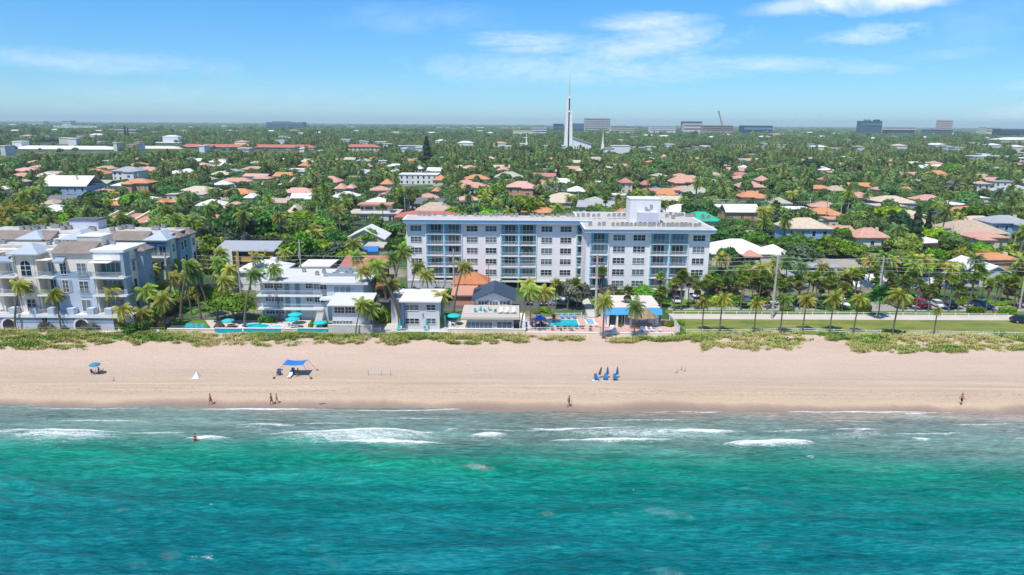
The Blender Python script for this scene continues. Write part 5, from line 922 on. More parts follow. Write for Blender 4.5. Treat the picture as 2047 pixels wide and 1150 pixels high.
    spots = [(700, 250), (1480, 254), (712, 262), (733, 263), (640, 266), (760, 267), (790, 266), (815, 267), (840, 266), (862, 266), (878, 251), (940, 251), (960, 251), (930, 253), (980, 267), (895, 253), (505, 253), (420, 252), (445, 252), (480, 254), (380, 254), (340, 248), (315, 247), (235, 245), (200, 262), (190, 270), (160, 273), (80, 268),
             (130, 277), (560, 270), (520, 267), (600, 268), (960, 262), (1215, 266), (1240, 265), (1270, 275), (1295, 271), (1330, 273), (1680, 262), (1550, 270), (1560, 268), (1600, 270), (1670, 268), (1850, 276), (1880, 290), (1870, 291), (1960, 265), (2020, 268), (2035, 300), (1545, 254), (1525, 256), (1505, 254), (1640, 300), (1500, 308), (1990, 292), (1700, 277), (1760, 320), (1850, 335), (440, 330), (350, 345), (1560, 330), (60, 325), (5, 330), (920, 335), (650, 300), (1300, 306), (1330, 312),
             (75, 244), (110, 260), (270, 250), (290, 256), (365, 262), (400, 268), (460, 262), (540, 262), (586, 262), (30, 262), (20, 250), (50, 274), (340, 275), (1015, 250), (1035, 254), (1075, 249), (1095, 252), (1400, 268), (1425, 275), (1455, 270), (1495, 266), (1530, 274), (1580, 261), (1620, 265), (1645, 274), (1745, 278), (1790, 274), (1810, 268), (1900, 268), (1920, 276), (1975, 277), (1890, 262), (690, 280), (760, 284), (880, 282), (930, 288), (1000, 294), (560, 282), (480, 284), (1340, 290), (1480, 290), (1560, 296), (1620, 288), (1720, 300), (1800, 298), (1840, 305)]
    for i, (px, py) in enumerate(spots):
        D = min(gnd(px, py + 1, 9)[1], 4200) if py > 250 else 4200
        if D < 1000: D = gnd(px, py + 2, 4)[1]
        w = max(12, 20 * D / 1500 * rr.uniform(.5, 1.7)); x = onY(px, py, D)[0]; r = root('far_building', (x, D, 0), 0, 'small pale building sprinkled in the distant woods', 'building', 'pale buildings in the distant woods')
        z = (9 + rr.random() * 2 + D / 2500) if D > 1000 else 3.8; dd = 12 + D * .004; MB().box(-w / 2, w / 2, 0, dd, 0, z).build('wall', rr.choice([wm('white'), wm('cream'), wm('palegray')]), r); (MB().hip(-w / 2 - .5, w / 2 + .5, -.5, dd + .5, z + .3, 2.5, .3) if rr.random() < .6 else MB().box(-w / 2 - .5, w / 2 + .5, -.5, dd + .5, z, z + 1)).build('roof', rr.choice([WHR, WHR, RMT['b'], RMT['s'], RMT['w']]), r)
        FOOT.append((x - w / 2 - 2, x + w / 2 + 2, D - 30, D + dd + 4)); CLEAR.append((px - 4, px + 4, py - 1, py + 1.2, D))
    # the many further roofs that peep out between the trees
    n = 0
    for _ in range(2500):
        if n >= 150: break
        py = 318 + 170 * rr.random() ** 1.25; px = rr.uniform(-10, 2060)
        if py > 425 and px < 1420: continue
        ez = 3.4; x, D = gnd(px, py, ez); w = rr.uniform(4.5, 9); d = rr.uniform(8, 12); hw = w * FPX / D
        if any(a - 2 < x + w and x - w < b + 2 and c_ - 4 < D + d and D < e + 4 for (a, b, c_, e) in FOOT): continue
        if any(px + hw > a and px - hw < b and py > c_ - 1 and py - 6 < e and D < D2 for (a, b, c_, e, D2) in CLEAR): continue
        n += 1; r = root('house', (x, D, 0), rr.uniform(-.25, .25), 'x', 'house', 'low houses half hidden by trees'); rc = rr.choice('ssssooptwwwbbgglr'); wc = rr.choice('cccwwsyg'); rise = min(w, d / 2) * rr.uniform(.35, .5)
        MB().box(-w, w, 0, d, 0, ez).build('wall', WMT[wc], r); sh = rr.random()
        if sh < .7: MB().hip(-w - .7, w + .7, -.7, d + .7, ez + .22, rise, .22).build('roof', RMT[rc], r)
        elif sh < .85: MB().gable(-w - .7, w + .7, -.7, d + .7, ez + .22, rise, .22, 'x').build('roof', RMT[rc], r)
        else: MB().box(-w - .5, w + .5, -.5, d + .5, ez, ez + .3).build('roof', RMT['w' if rc in 'so' else rc], r)
        if w > 6: MB().hip(w * .1, w * .9, -3.4, 3, ez + .02, rise * .6, .2).build('front_wing_roof', RMT[rc] if sh < .85 else RMT['w'], r); MB().box(w * .1 + .6, w * .9 - .6, -2.8, -.01, 0, ez - .2).build('front_wing_wall', WMT[wc], r)
        for i in range(3): window(r, -w * .8 + i * w * .42, 1.7, 1.3, 1.2, 0, 1, 1, frame=False)
        r['rc'] = ADJ[rc if sh < .85 or rc not in 'so' else 'w']; FOOT.append((x - w - 1.5, x + w + 1.5, D - 4, D + d + 2)); CLEAR.append((px - hw * .8, px + hw * .8, py - rise / D * FPX * .8, py + 2, D))
    for _ in range(60):
        py = rr.uniform(252, 300); px = rr.uniform(-10, 2060); D = min(gnd(px, py + 1, 9)[1], 4000); x = onY(px, py, D)[0]; w = rr.uniform(8, 26) * D / 1800
        r = root('far_building', (x, D, 0), 0, 'x', 'building', 'pale buildings in the distant woods'); z = 9 + rr.random() * 2; MB().box(-w / 2, w / 2, 0, 16, 0, z).build('wall', rr.choice([wm('white'), wm('cream'), wm('palegray')]), r); MB().box(-w / 2 - .5, w / 2 + .5, -.5, 16.5, z, z + 1).build('roof', rr.choice([WHR, RMT['b'], RMT['w'], RMT['s']]), r); CLEAR.append((px - w / 2 * FPX / D, px + w / 2 * FPX / D, py - 1, py + 1.2, D))
    # church
    D = 985; b = Bld('church', 'white church with very tall fluted tower and slender needle spire', 'church', 1122, 1176, D, 'white church', None, 40); r = b.r; W_ = mat('church_white', (.88, .86, .83), .04, .1); S_ = mat('church_slot', (.05, .05, .06))
    x0, x1 = b.x(1122.5), b.x(1140); zt = b.z(196, 1131); zm = b.z(221, 1131); xm = b.x(1131)
    q = MB()
    for s in (-1, 1):
        a0, a1 = xm + s * 1.2, xm + s * 6.4; t0, t1 = xm + s * .9, xm + s * 3.9
        lo = [(a0, 0, 0), (a1, 0, 0), (a1, 9, 0), (a0, 9, 0)]; hi = [(t0, 2, zm if s > 0 else zt), (t1, 2, zm if s > 0 else zt), (t1, 6, zm if s > 0 else zt), (t0, 6, zm if s > 0 else zt)]
        n = len(q.v); q.v += lo + hi; F = [(0, 3, 2, 1), (4, 5, 6, 7), (0, 1, 5, 4), (1, 2, 6, 5), (2, 3, 7, 6), (3, 0, 4, 7)]; q.f += [tuple(n + i for i in (f if s > 0 else f[::-1])) for f in F]
    q.build('tower_fin', W_, r); MB().box(xm - 1.0, xm + 1.0, 3, 7, 0, zt - .5).build('tower_slot', S_, r); MB().box(xm - 1.5, xm + 1.5, 1.2, 6.5, zm - 2.5, zm).build('tower_collar', W_, r)
    MB().box(xm - 1.5, xm + 1.5, 1.5, 6.5, zt - .49, zt + 2).build('tower_cap', W_, r); MB().tube([(xm, 4, zt + 2), (xm, 4, b.z(165)), (xm, 4, b.z(148))], [1.1, .5, .2], 6).build('needle_spire', mat('spire_gold_white', (.70, .66, .55)), r)
    q = MB(); xe = b.x(1175); q.v = [(x1 - 1, 2, 0), (xe, 2, 0), (xe, 2, b.z(289, 1170)), (x1 - 1, 2, b.z(277, 1145)), (x1 - 1, 40, 0), (xe, 40, 0), (xe, 40, b.z(289, 1170)), (x1 - 1, 40, b.z(277, 1145))]; q.f = [(0, 1, 2, 3), (7, 6, 5, 4), (0, 4, 5, 1), (1, 5, 6, 2), (2, 6, 7, 3), (3, 7, 4, 0)]; q.build('nave', W_, r)
    q = MB(); zA, zB = b.z(277, 1145), b.z(289, 1170); q.v = [(x1 - 1, 1, zA + .01), (xe + 1, 1, zB + .01), (xe + 1, 1, zB + 1.5), (x1 - 1, 1, zA + 2.2), (x1 - 1, 41, zA + .01), (xe + 1, 41, zB + .01), (xe + 1, 41, zB + 1.5), (x1 - 1, 41, zA + 2.2)]; q.f = [(0, 1, 2, 3), (7, 6, 5, 4), (0, 4, 5, 1), (1, 5, 6, 2), (2, 6, 7, 3), (3, 7, 4, 0)]; q.build('roof', mat('church_roof', (.42, .36, .32)), r)
    for i in range(7): o = arch('arched_window', 1.5, 7 - i * .4, S_, r, x1 + 3 + i * 3.4, 1.95, 2.5, .1)
    CLEAR.append((1100, 1178, 150, 304, D))
    for (px, yt, yb, ww, short, D2) in ((1197.5, 261, 309, 4.2, 'right white spire', 930), (1050, 266, 300, 3.6, 'left white spire', 1080)):
        b = Bld('spire_building', f"small white chapel with slender needle spire {'right' if px > 1100 else 'left'} of the tall church", 'chapel', px - 4, px + 4, D2, short, None, 10); r = b.r
        q = MB(); z1, z2 = b.z(yt + (yb - yt) * .56), b.z(yt); n = 0; q.v = [(-2.6, 0, 0), (2.6, 0, 0), (2.6, 5.2, 0), (-2.6, 5.2, 0), (-1.4, 1.2, z1), (1.4, 1.2, z1), (1.4, 4, z1), (-1.4, 4, z1)]; q.f = [(0, 3, 2, 1), (4, 5, 6, 7), (0, 1, 5, 4), (1, 2, 6, 5), (2, 3, 7, 6), (3, 0, 4, 7)]; q.build('tower', W_, r)
        MB().tube([(0, 2.6, z1 - .1), (0, 2.6, z1 + (z2 - z1) * .35), (0, 2.6, z2)], [1.3, .8, .15], 6).build('needle_spire', W_, r)
        s = 1 if px > 1100 else -1; MB().box(2.61 if s > 0 else -22, 22 if s > 0 else -2.61, 2, 14, 0, b.z(296 if s < 0 else 299)).build('chapel_hall', W_, r)
        for i in range(4): arch('arched_window', 1.2, 5, S_, r, s * (5 + i * 4.2), 1.95, 2, .1)
        CLEAR.append((px - 14 if s < 0 else px - 6, px + 8, yt, yb, D2))
    gen('hall_building', 'large plain white hall right of the right needle spire', 'building', 1215, 1250, 292, 312, 900, wm('white'), None, 20, 'plain white hall')
    # construction crane
    D = 2400; xb, zb = onY(1449, 268, D); xt, zt = onY(1436.5, 223, D); r = root('crane', (xb, D, 0), 0, 'rusty orange construction crane with raised boom on the horizon', 'crane'); CR = mat('crane_orange', (.42, .24, .15), .1)
    q = MB(); P0, P1 = Vector((0, 0, 8)), Vector((xt - xb, 0, zt)); e = (P1 - P0).normalized(); s = Vector((e.z, 0, -e.x))
    for a in (-1, 1):
        for y in (-1.3, 1.3): q.tube([tuple(P0 + s * a * 2.0 + Vector((0, y, 0))), tuple(P1 + s * a * 1.2 + Vector((0, y, 0)))], [.8, .6], 4)
    L_ = (P1 - P0).length
    for i in range(14): q.tube([tuple(P0 + e * L_ * i / 14 + s * 1.9 * (1 if i % 2 else -1)), tuple(P0 + e * L_ * (i + 1) / 14 + s * 1.8 * (-1 if i % 2 else 1))], [.45, .45], 4)
    q.build('boom', CR, r); MB().box(-7, 7, -4, 4, 0, 8).build('body', CR, r); MB().box(P1.x - 2.5, P1.x + 3.5, -1.5, 1.5, P1.z - 2, P1.z + 2).build('jib_head', CR, r); FOOT.append((xb - 12, xb + 12, D - 10, D + 10)); CLEAR.append((1434, 1452, 223, 264, D))
    # lattice tower and tall antennas
    for (px, yt, yb, D, lab) in ((1483, 313, 347, 560, 'grey lattice mast among the houses right of centre'),):
        x, z = onY(px, yt, D); r = root('lattice_mast', (x, D, 0), 0, lab, 'mast'); q = MB()
        for s in (-1, 1): q.tube([(s * 2.2, 0, 0), (s * .4, 0, z)], [.14, .1], 4)
        for i in range(9):
            f0, f1 = i / 9, (i + 1) / 9; w0, w1 = 2.2 - 1.8 * f0, 2.2 - 1.8 * f1; q.tube([(-w0, 0, z * f0), (w1, 0, z * f1)], [.08, .08], 4); q.tube([(w0, 0, z * f0), (-w1, 0, z * f1)], [.08, .08], 4)
        q.build('lattice', STEEL, r)
far_blocks()
# ------------------------------------------------------------------ plants
def quads_from(cent, nrm, size, asp, r):
    """leaf-clump quads: centres (n,3), normals, sizes"""
    n = len(cent); a = np.cross(nrm, r.normal(size=(n, 3))); a /= np.linalg.norm(a, axis=1, keepdims=True) + 1e-9; b = np.cross(nrm, a)
    a = a * (size * asp)[:, None]; b = b * size[:, None]; v = np.stack([cent - a - b * .6, cent + a * .7 - b, cent + a + b * .7, cent - a * .6 + b], 1)
    return v.reshape(-1, 3), np.arange(n * 4).reshape(n, 4)
def crown_mesh(name, seed, rad=5.0, hgt=3.6, lobes=13, n=2600, leaf=.30, mt=None, flat=.0):
    r = np.random.default_rng(seed); C_, N_, S_, T_ = [], [], [], []
    for k in range(lobes):
        th = r.random() * 6.283; rr = (r.random() ** .55) * rad * .66; lr = rad * (.28 + .24 * r.random()); cz = hgt * (.35 + .55 * r.random()) * (1 - .35 * (rr / rad) ** 2)
        c = np.array([rr * math.cos(th), rr * math.sin(th), cz]); m = int(n / lobes * (.6 + .8 * r.random()))
        d = r.normal(size=(m, 3)); d /= np.linalg.norm(d, axis=1, keepdims=True); d[:, 2] = np.where(d[:, 2] < -.35, -d[:, 2], d[:, 2])
        rad_ = lr * (.72 + .36 * r.random(m)) * (1 + .18 * np.sin(d[:, 0] * 7 + k) * np.cos(d[:, 1] * 6))
        p = c + d * rad_[:, None] * np.array([1, 1, .72 - flat * .3]); nn = d + r.normal(size=(m, 3)) * .55; nn /= np.linalg.norm(nn, axis=1, keepdims=True)
        C_.append(p); N_.append(nn); S_.append(leaf * (.6 + .8 * r.random(m))); T_.append(np.full(m, .82 + .36 * r.random()) * (.72 + .56 * r.random(m)))
    v, f = quads_from(np.concatenate(C_), np.concatenate(N_), np.concatenate(S_), np.full(sum(map(len, S_)), 1.25), r)
    return np_mesh(name, v, f, mt or LEAF, np.concatenate(T_))
LEAF = leafmat('leaves'); PALML = leafmat('palm_leaves', .22, .06); BARK = mat('bark_grey', (.20, .165, .13), .25, 1.5, .9, bump=.3); PBARK = mat('palm_bark', (.17, .14, .115), .25, 1.2, .9, streak=.2, bump=.3)
def tree_trunk(seed, h=4.0, spread=2.6, mt=None):
    r = random.Random(seed); q = MB(); q.tube([(0, 0, -.1), (.1, .05, h * .3), (.05, -.1, h * .62)], [.34, .27, .24], 7)
    for k in range(5):
        th = 6.283 * k / 5 + r.random(); s = spread * (.6 + .5 * r.random()); q.tube([(.05, -.1, h * .5), (s * .5 * math.cos(th), s * .5 * math.sin(th), h * .85), (s * math.cos(th), s * math.sin(th), h * 1.25 + r.random())], [.19, .12, .05], 5, False)
    return q.mesh('trunk', mt or BARK)
TRUNKS = [tree_trunk(i) for i in range(3)]
CROWNS = [crown_mesh('crown', 100 + i, lobes=[13, 17, 10, 14, 20][i], n=3000, flat=[0, .6, 0, .3, .5][i], hgt=[4.0, 3.0, 4.6, 3.6, 3.2][i], mt=LEAF) for i in range(5)]
def conifer_mesh():
    r = np.random.default_rng(8); n = 2600; t = r.random(n) ** .8; rad = 1.0 * (1 - t) ** .75 * (.75 + .45 * r.random(n)) + .06; th = r.random(n) * 6.283; wob = 1 + .25 * np.sin(t * 40)
    p = np.stack([rad * wob * np.cos(th) * 1.6, rad * wob * np.sin(th) * 1.6, t * 10 + .4], -1); nn = np.stack([np.cos(th), np.sin(th), np.full(n, .7)], -1) + r.normal(size=(n, 3)) * .5; nn /= np.linalg.norm(nn, axis=1, keepdims=True)
    v, f = quads_from(p, nn, .16 + .12 * r.random(n), np.full(n, 1.6), r); return np_mesh('crown', v, f, LEAF, .7 + .6 * r.random(n))
def coco_crown(seed, nf=24, L=3.6, droop=1.0, wind=(0, 0), lw=.07):
    """feather palm crown; origin at the trunk top"""
    r = np.random.default_rng(seed); V = []; F = []; T = []; q = 0
    for k in range(nf):
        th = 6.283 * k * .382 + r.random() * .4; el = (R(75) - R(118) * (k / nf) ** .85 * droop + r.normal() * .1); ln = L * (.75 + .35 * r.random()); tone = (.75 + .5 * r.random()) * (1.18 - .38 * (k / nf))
        p = np.array([0, 0, 0.]); d = np.array([math.cos(th) * math.cos(el), math.sin(th) * math.cos(el), math.sin(el)]); seg = 9; pts = [p.copy()]; dirs = [d.copy()]
        for s in range(seg):
            d = d + np.array([wind[0] * .13, wind[1] * .13, -.16 - .10 * s / seg * (1 + .6 * (1 - abs(math.sin(el))))]); d /= np.linalg.norm(d); p = p + d * ln / seg; pts.append(p.copy()); dirs.append(d.copy())
        for s in range(seg):   # rachis
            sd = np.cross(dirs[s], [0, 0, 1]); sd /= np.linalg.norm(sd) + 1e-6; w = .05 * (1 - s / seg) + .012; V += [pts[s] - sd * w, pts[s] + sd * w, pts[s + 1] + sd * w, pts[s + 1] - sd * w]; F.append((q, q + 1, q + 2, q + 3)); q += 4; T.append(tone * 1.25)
            for m in range(2):
                t = (s + m / 2 + .25) / seg
                if t < .1: continue
                a = pts[s] * (1 - m / 2) + pts[s + 1] * (m / 2); ll = ln * .30 * math.sin(math.pi * min(1, .14 + t * .86)) ** .7 + .12
                for sg in (-1, 1):
                    o = sd * sg * .78 + dirs[s] * .45 + np.array([wind[0] * .25, wind[1] * .25, -.42 - .3 * r.random()]); o /= np.linalg.norm(o); u = dirs[s] * lw * (1 + .4 * r.random())
                    V += [a - u, a + u, a + o * ll * .62 + u * .8, a + o * ll + np.array([0, 0, -.10])]; F.append((q, q + 1, q + 2, q + 3)); q += 4; T.append(tone * (.85 + .3 * r.random()))
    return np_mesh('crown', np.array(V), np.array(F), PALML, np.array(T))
def curved_trunk(seed, h, lean=0.0, r0=.19, r1=.11, ang=0.0):
    q = MB(); n = 7; pts = []; rd = []
    for i in range(n + 1):
        t = i / n; o = lean * t ** 1.6; pts.append((o * math.cos(ang), o * math.sin(ang), h * t - (.1 if i == 0 else 0))); rd.append((r0 * (1 - t) + r1 * t) * (1.5 if i == 0 else 1))
    q.tube(pts, rd, 6); me = q.mesh('trunk', PBARK); return me, pts[-1]
def fan_crown(seed, green=26, brown=0, rad=1.05, pet=.75):
    r = np.random.default_rng(seed); V = []; F = []; T = []; q = 0
    for k in range(green + brown):
        dead = k >= green; th = r.random() * 6.283
        el = (R(-48) - r.random() * R(35)) if dead else (R(82) - R(112) * (k / green) ** .9 + r.normal() * .08)
        d = np.array([math.cos(th) * math.cos(el), math.sin(th) * math.cos(el), math.sin(el)]); c = d * (pet * (.7 + .5 * r.random())) + np.array([0, 0, -.35 if dead else 0]); sd = np.cross(d, [0, 0, 1]); sd /= np.linalg.norm(sd) + 1e-6; up = np.cross(sd, d); tone = .7 + .6 * r.random()
        V += [np.array([0, 0, 0]) - sd * .02, np.array([0, 0, 0]) + sd * .02, c + sd * .02, c - sd * .02]; F.append((q, q + 1, q + 2, q + 3)); q += 4; T.append(tone)
        nb = 9
        for j in range(nb):
            a = (j / (nb - 1) - .5) * R(230); e = d * math.cos(a) + sd * math.sin(a); e = e + up * .12 * abs(math.sin(a)) + np.array([0, 0, -.35 * r.random()]); e /= np.linalg.norm(e); l = rad * (.75 + .3 * r.random()) * (1 - .25 * abs(a) / 2); w = np.cross(e, up); w = w / (np.linalg.norm(w) + 1e-6) * .10
            V += [c - w * .3, c + e * l * .5 - w, c + e * l + np.array([0, 0, -.18]), c + e * l * .5 + w]; F.append((q, q + 1, q + 2, q + 3)); q += 4; T.append(tone * (.8 + .4 * r.random()))
    return np_mesh('crown', np.array(V), np.array(F), PALML, np.array(T))
def fan_dead(seed): return fan_crown(seed, 0, 22, .85, .65)
# palette of crown colours (linear)
G = dict(lime=(.25, .43, .025), mid=(.18, .33, .028), dark=(.085, .20, .035), olive=(.28, .31, .06), grey=(.23, .24, .18), yell=(.42, .41, .03), deep=(.04, .115, .04), blue=(.16, .21, .19), brown=(.20, .13, .08), orange=(.38, .15, .03))
COCO_C = [(.24, .31, .045), (.17, .26, .045), (.33, .34, .06), (.11, .19, .05)]
def setcol(o, c): o.color = (*c, 1)
COCO = []; 
for i in range(6):
    tm, top = curved_trunk(i, 8.0, [0, .9, 1.8, .5, 2.6, .2][i], ang=[0, 2.6, .3, 4, 3.3, 1][i]); COCO.append((coco_crown(200 + i, 24 + i % 3 * 3, wind=[(0, 0), (.5, .45), (.7, .4), (.2, .1), (.6, .6), (.1, .3)][i]), tm, top))
FAN = []
for i in range(4):
    tm, top = curved_trunk(30 + i, 7.0, [0, .35, .6, .2][i], .14, .12, ang=[0, 1, 3, 5][i]); FAN.append((fan_crown(300 + i, 30), tm, top, fan_dead(330 + i)))
CONM = conifer_mesh(); CONT = MB().tube([(0, 0, -.1), (0, 0, 9.6)], [.22, .04], 6).mesh('trunk', BARK)
TREES = []   # (root, kind word, group, x, y, h)
def coco(x, y, h, var=None, col=None, s=None, kind='coconut palm', rz=None):
    i = var if var is not None else random.randrange(6); cm, tm, top = COCO[i]; k = h / 8.0
    r = bpy.data.objects.new('palm_tree', None); COL.objects.link(r); r.location = (x, y, 0); r.rotation_euler.z = rz if rz is not None else (random.uniform(-.5, .5) if i in (1, 2, 4) else random.uniform(0, 6.28))
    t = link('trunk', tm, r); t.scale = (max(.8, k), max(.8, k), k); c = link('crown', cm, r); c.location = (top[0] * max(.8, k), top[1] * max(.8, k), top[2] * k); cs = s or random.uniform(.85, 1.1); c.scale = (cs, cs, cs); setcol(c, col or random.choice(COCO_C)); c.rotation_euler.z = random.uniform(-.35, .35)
    TREES.append([r, kind, 'coconut palms', x, y, h, col]); return r
def fanp(x, y, h, col=None, s=1.0, dead=True, kind='fan palm'):
    cm, tm, top, dm = random.choice(FAN); k = h / 7.0; r = bpy.data.objects.new('fan_palm', None); COL.objects.link(r); r.location = (x, y, 0); r.rotation_euler.z = random.uniform(0, 6.28)
    t = link('trunk', tm, r); t.scale = (1, 1, k); c = link('crown', cm, r); c.location = (top[0], top[1], top[2] * k); s *= random.uniform(.92, 1.12); c.scale = (s, s, s); setcol(c, col or random.choice([(.20, .28, .04), (.25, .29, .055), (.15, .24, .045)]))
    if dead: d = link('dead_fronds', dm, r); d.location = c.location; d.scale = (s, s, s); setcol(d, (.27, .17, .095))
    TREES.append([r, kind, 'fan palms', x, y, h, col]); return r
def broad(x, y, w, h, col=None, var=None, kind='broadleaf tree', name='broadleaf_tree', shrub=False):
    i = var if var is not None else random.randrange(5); r = bpy.data.objects.new(name, None); COL.objects.link(r); r.location = (x, y, 0); r.rotation_euler.z = random.uniform(0, 6.28)
    kx = w / 9.4; kz = h / (CROWN_H[i] + (2.2 if not shrub else .0)); c = link('crown', CROWNS[i], r); c.scale = (kx, kx, kz); c.location = (0, 0, (2.2 if not shrub else -.6) * kz); setcol(c, col or random.choice(PAL))
    t = link('trunk', TRUNKS[i % 3], r); t.scale = (kx * .9, kx * .9, kz)
    TREES.append([r, kind, 'broadleaf trees' if not shrub else 'shrubs', x, y, h, col]); return r
CROWN_H = [max(v.co.z for v in m.vertices) for m in CROWNS]
PAL = [G['mid'], G['mid'], G['dark'], G['dark'], G['deep'], G['olive'], G['lime'], (.15, .28, .055), (.11, .23, .055), (.23, .39, .035), (.14, .19, .10), G['lime'], (.30, .34, .05)]
def conif(x, y, h, w=1.0, col=None):
    r = bpy.data.objects.new('conifer_tree', None); COL.objects.link(r); r.location = (x, y, 0); k = h / 10; c = link('crown', CONM, r); c.scale = (k * w, k * w, k); setcol(c, col or (.035, .08, .035)); t = link('trunk', CONT, r); t.scale = (k, k, k); TREES.append([r, 'dark conifer', 'conifers', x, y, h, col]); return r
def at_px(px, pyb, pyt, f, cr=.0, **k):
    """stands where the photo shows its foot; height from the crown top"""
    x, y = gnd(px, pyb); z = onY(px, pyt, y)[1]; return f(x, y, max(1.5, z - cr), **k)
# coconut palms read from the photograph: crown centre px, crown top, foot px, foot row
for (px, yt, fx, yb, v, c) in [(33, 563, 31, 661, 2, 2), (125, 580, 123, 661, 1, 0), (213, 576, 212, 658, 2, 2), (250, 612, 253, 669, 1, 2), (270, 540, 270, 640, 2, 1), (292, 565, 290, 648, 4, 2), (310, 573, 306, 652, 1, 0), (332, 590, 330, 655, 5, 2), (360, 522, 362, 641, 2, 1), (345, 560, 350, 628, 4, 2), (380, 545, 383, 630, 1, 0), (399, 538, 402, 638, 1, 1), (436, 552, 435, 641, 2, 2),
                               (489, 540, 489, 655, 2, 1), (557, 532, 560, 642, 1, 1), (430, 498, 430, 560, 2, 2), (573, 497, 573, 562, 0, 0), (460, 556, 462, 620, 3, 2), (711, 601, 711, 673, 2, 0), (748, 609, 747, 672, 1, 1), (779, 495, 778, 640, 2, 1), (797, 505, 800, 630, 1, 1), (762, 530, 765, 642, 4, 2), (812, 520, 800, 651, 4, 1), (905, 526, 907, 628, 2, 2), (883, 583, 884, 648, 0, 2), (1053, 480, 1052, 573, 0, 3),
                               (1040, 572, 1040, 665, 2, 0), (1062, 560, 1061, 650, 1, 2), (1075, 575, 1070, 650, 2, 2), (1205, 594, 1205, 677, 5, 2), (1268, 605, 1267, 676, 5, 1), (785, 560, 790, 645, 1, 2), (320, 610, 318, 655, 3, 1), (275, 620, 272, 660, 2, 2), (468, 530, 468, 602, 3, 2)]:
    x, y = gnd(fx, yb); h = onY(px, yt, y)[1] - .9; o = coco(x, y, max(h, 2.5), v, COCO_C[c], random.uniform(.70, .84), rz=random.uniform(-.25, .25) if v != 4 else .2); o['hand'] = 1
for (px, yb, hh, v) in [(262, 622, 7, 1), (284, 612, 8, 2), (300, 628, 6, 4), (318, 606, 8, 1), (338, 618, 7, 2), (352, 600, 8.5, 0), (372, 606, 8, 2), (390, 596, 8, 1), (412, 606, 7.5, 4), (424, 590, 8, 2), (448, 598, 7, 1), (270, 600, 8, 0), (330, 588, 9, 2), (404, 578, 9, 3), (455, 585, 8, 1), (500, 580, 8, 2), (290, 640, 5, 2), (326, 640, 5, 1), (740, 628, 8, 2), (752, 618, 8.5, 1), (820, 600, 8, 2), (772, 600, 9, 4), (858, 610, 7, 1), (700, 575, 8, 2)]:
    x, y = gnd(px, yb); coco(x, y, hh, v, random.choice(COCO_C[:3]), random.uniform(.68, .85), rz=random.uniform(-.3, .3))
# slim yellow green palms along the lawn
for (px, yt, yb, s) in [(1403, 594, 664, .62), (1438, 590, 667, .68), (1507, 599, 667, .6), (1559, 589, 668, .72), (1604, 592, 664, .62), (1658, 588, 666, .72), (1705, 588, 669, .62), (1783, 582, 675, .95), (1866, 612, 672, .4)]:
    x, y = gnd(px, yb); h = onY(px, yt, y)[1] - .8; coco(x, y, h, random.choice([0, 5, 3]), (.25, .26, .035) if px != 1559 else (.12, .17, .03), s, kind='slim yellow green palm')
# cabbage palms
for (px, yt, yb) in [(960, 532, 573), (1110, 553, 619), (1153, 552, 619), (1201, 529, 603), (1255, 569, 642), (1319, 567, 653), (1317, 540, 605), (1347, 551, 622), (1361, 539, 621), (1375, 547, 612), (1391, 559, 619), (1414, 546, 606), (1432, 556, 606), (1450, 551, 602), (1480, 549, 621), (1503, 540, 604), (1533, 552, 620), (1556, 556, 606), (1575, 549, 622), (1598, 547, 619), (1613, 539, 603), (1630, 539, 621), (1651, 549, 621), (1683, 562, 623), (1710, 537, 586),
                     (1745, 527, 601), (1772, 559, 602), (1805, 546, 623), (1830, 555, 623), (1855, 565, 623), (1868, 546, 603), (1896, 546, 625), (1915, 565, 622), (1933, 539, 621), (1951, 526, 598), (1970, 554, 625), (1986, 547, 627), (2010, 560, 605), (2026, 551, 623), (2041, 578, 617), (1760, 575, 605), (1465, 562, 604), (1520, 560, 604), (1640, 560, 606), (1290, 566, 600), (1240, 575, 604)]:
    at_px(px, yb, yt, fanp, cr=1.5, s=1.02 if yb > 610 else .95)
rp = random.Random(44)
for i in range(34):
    px = 1345 + i * 21 + rp.uniform(-9, 9); yb = rp.uniform(598, 609); at_px(px, yb, rp.uniform(535, 566), fanp, cr=1.4, s=.95)
for i in range(26):
    px = 1430 + i * 25 + rp.uniform(-12, 12); yb = rp.uniform(566, 590); x, y = gnd(px, yb); coco(x, y, max(3, onY(px, rp.uniform(505, 545), y)[1] - .9), None, random.choice(COCO_C), random.uniform(.75, .95))
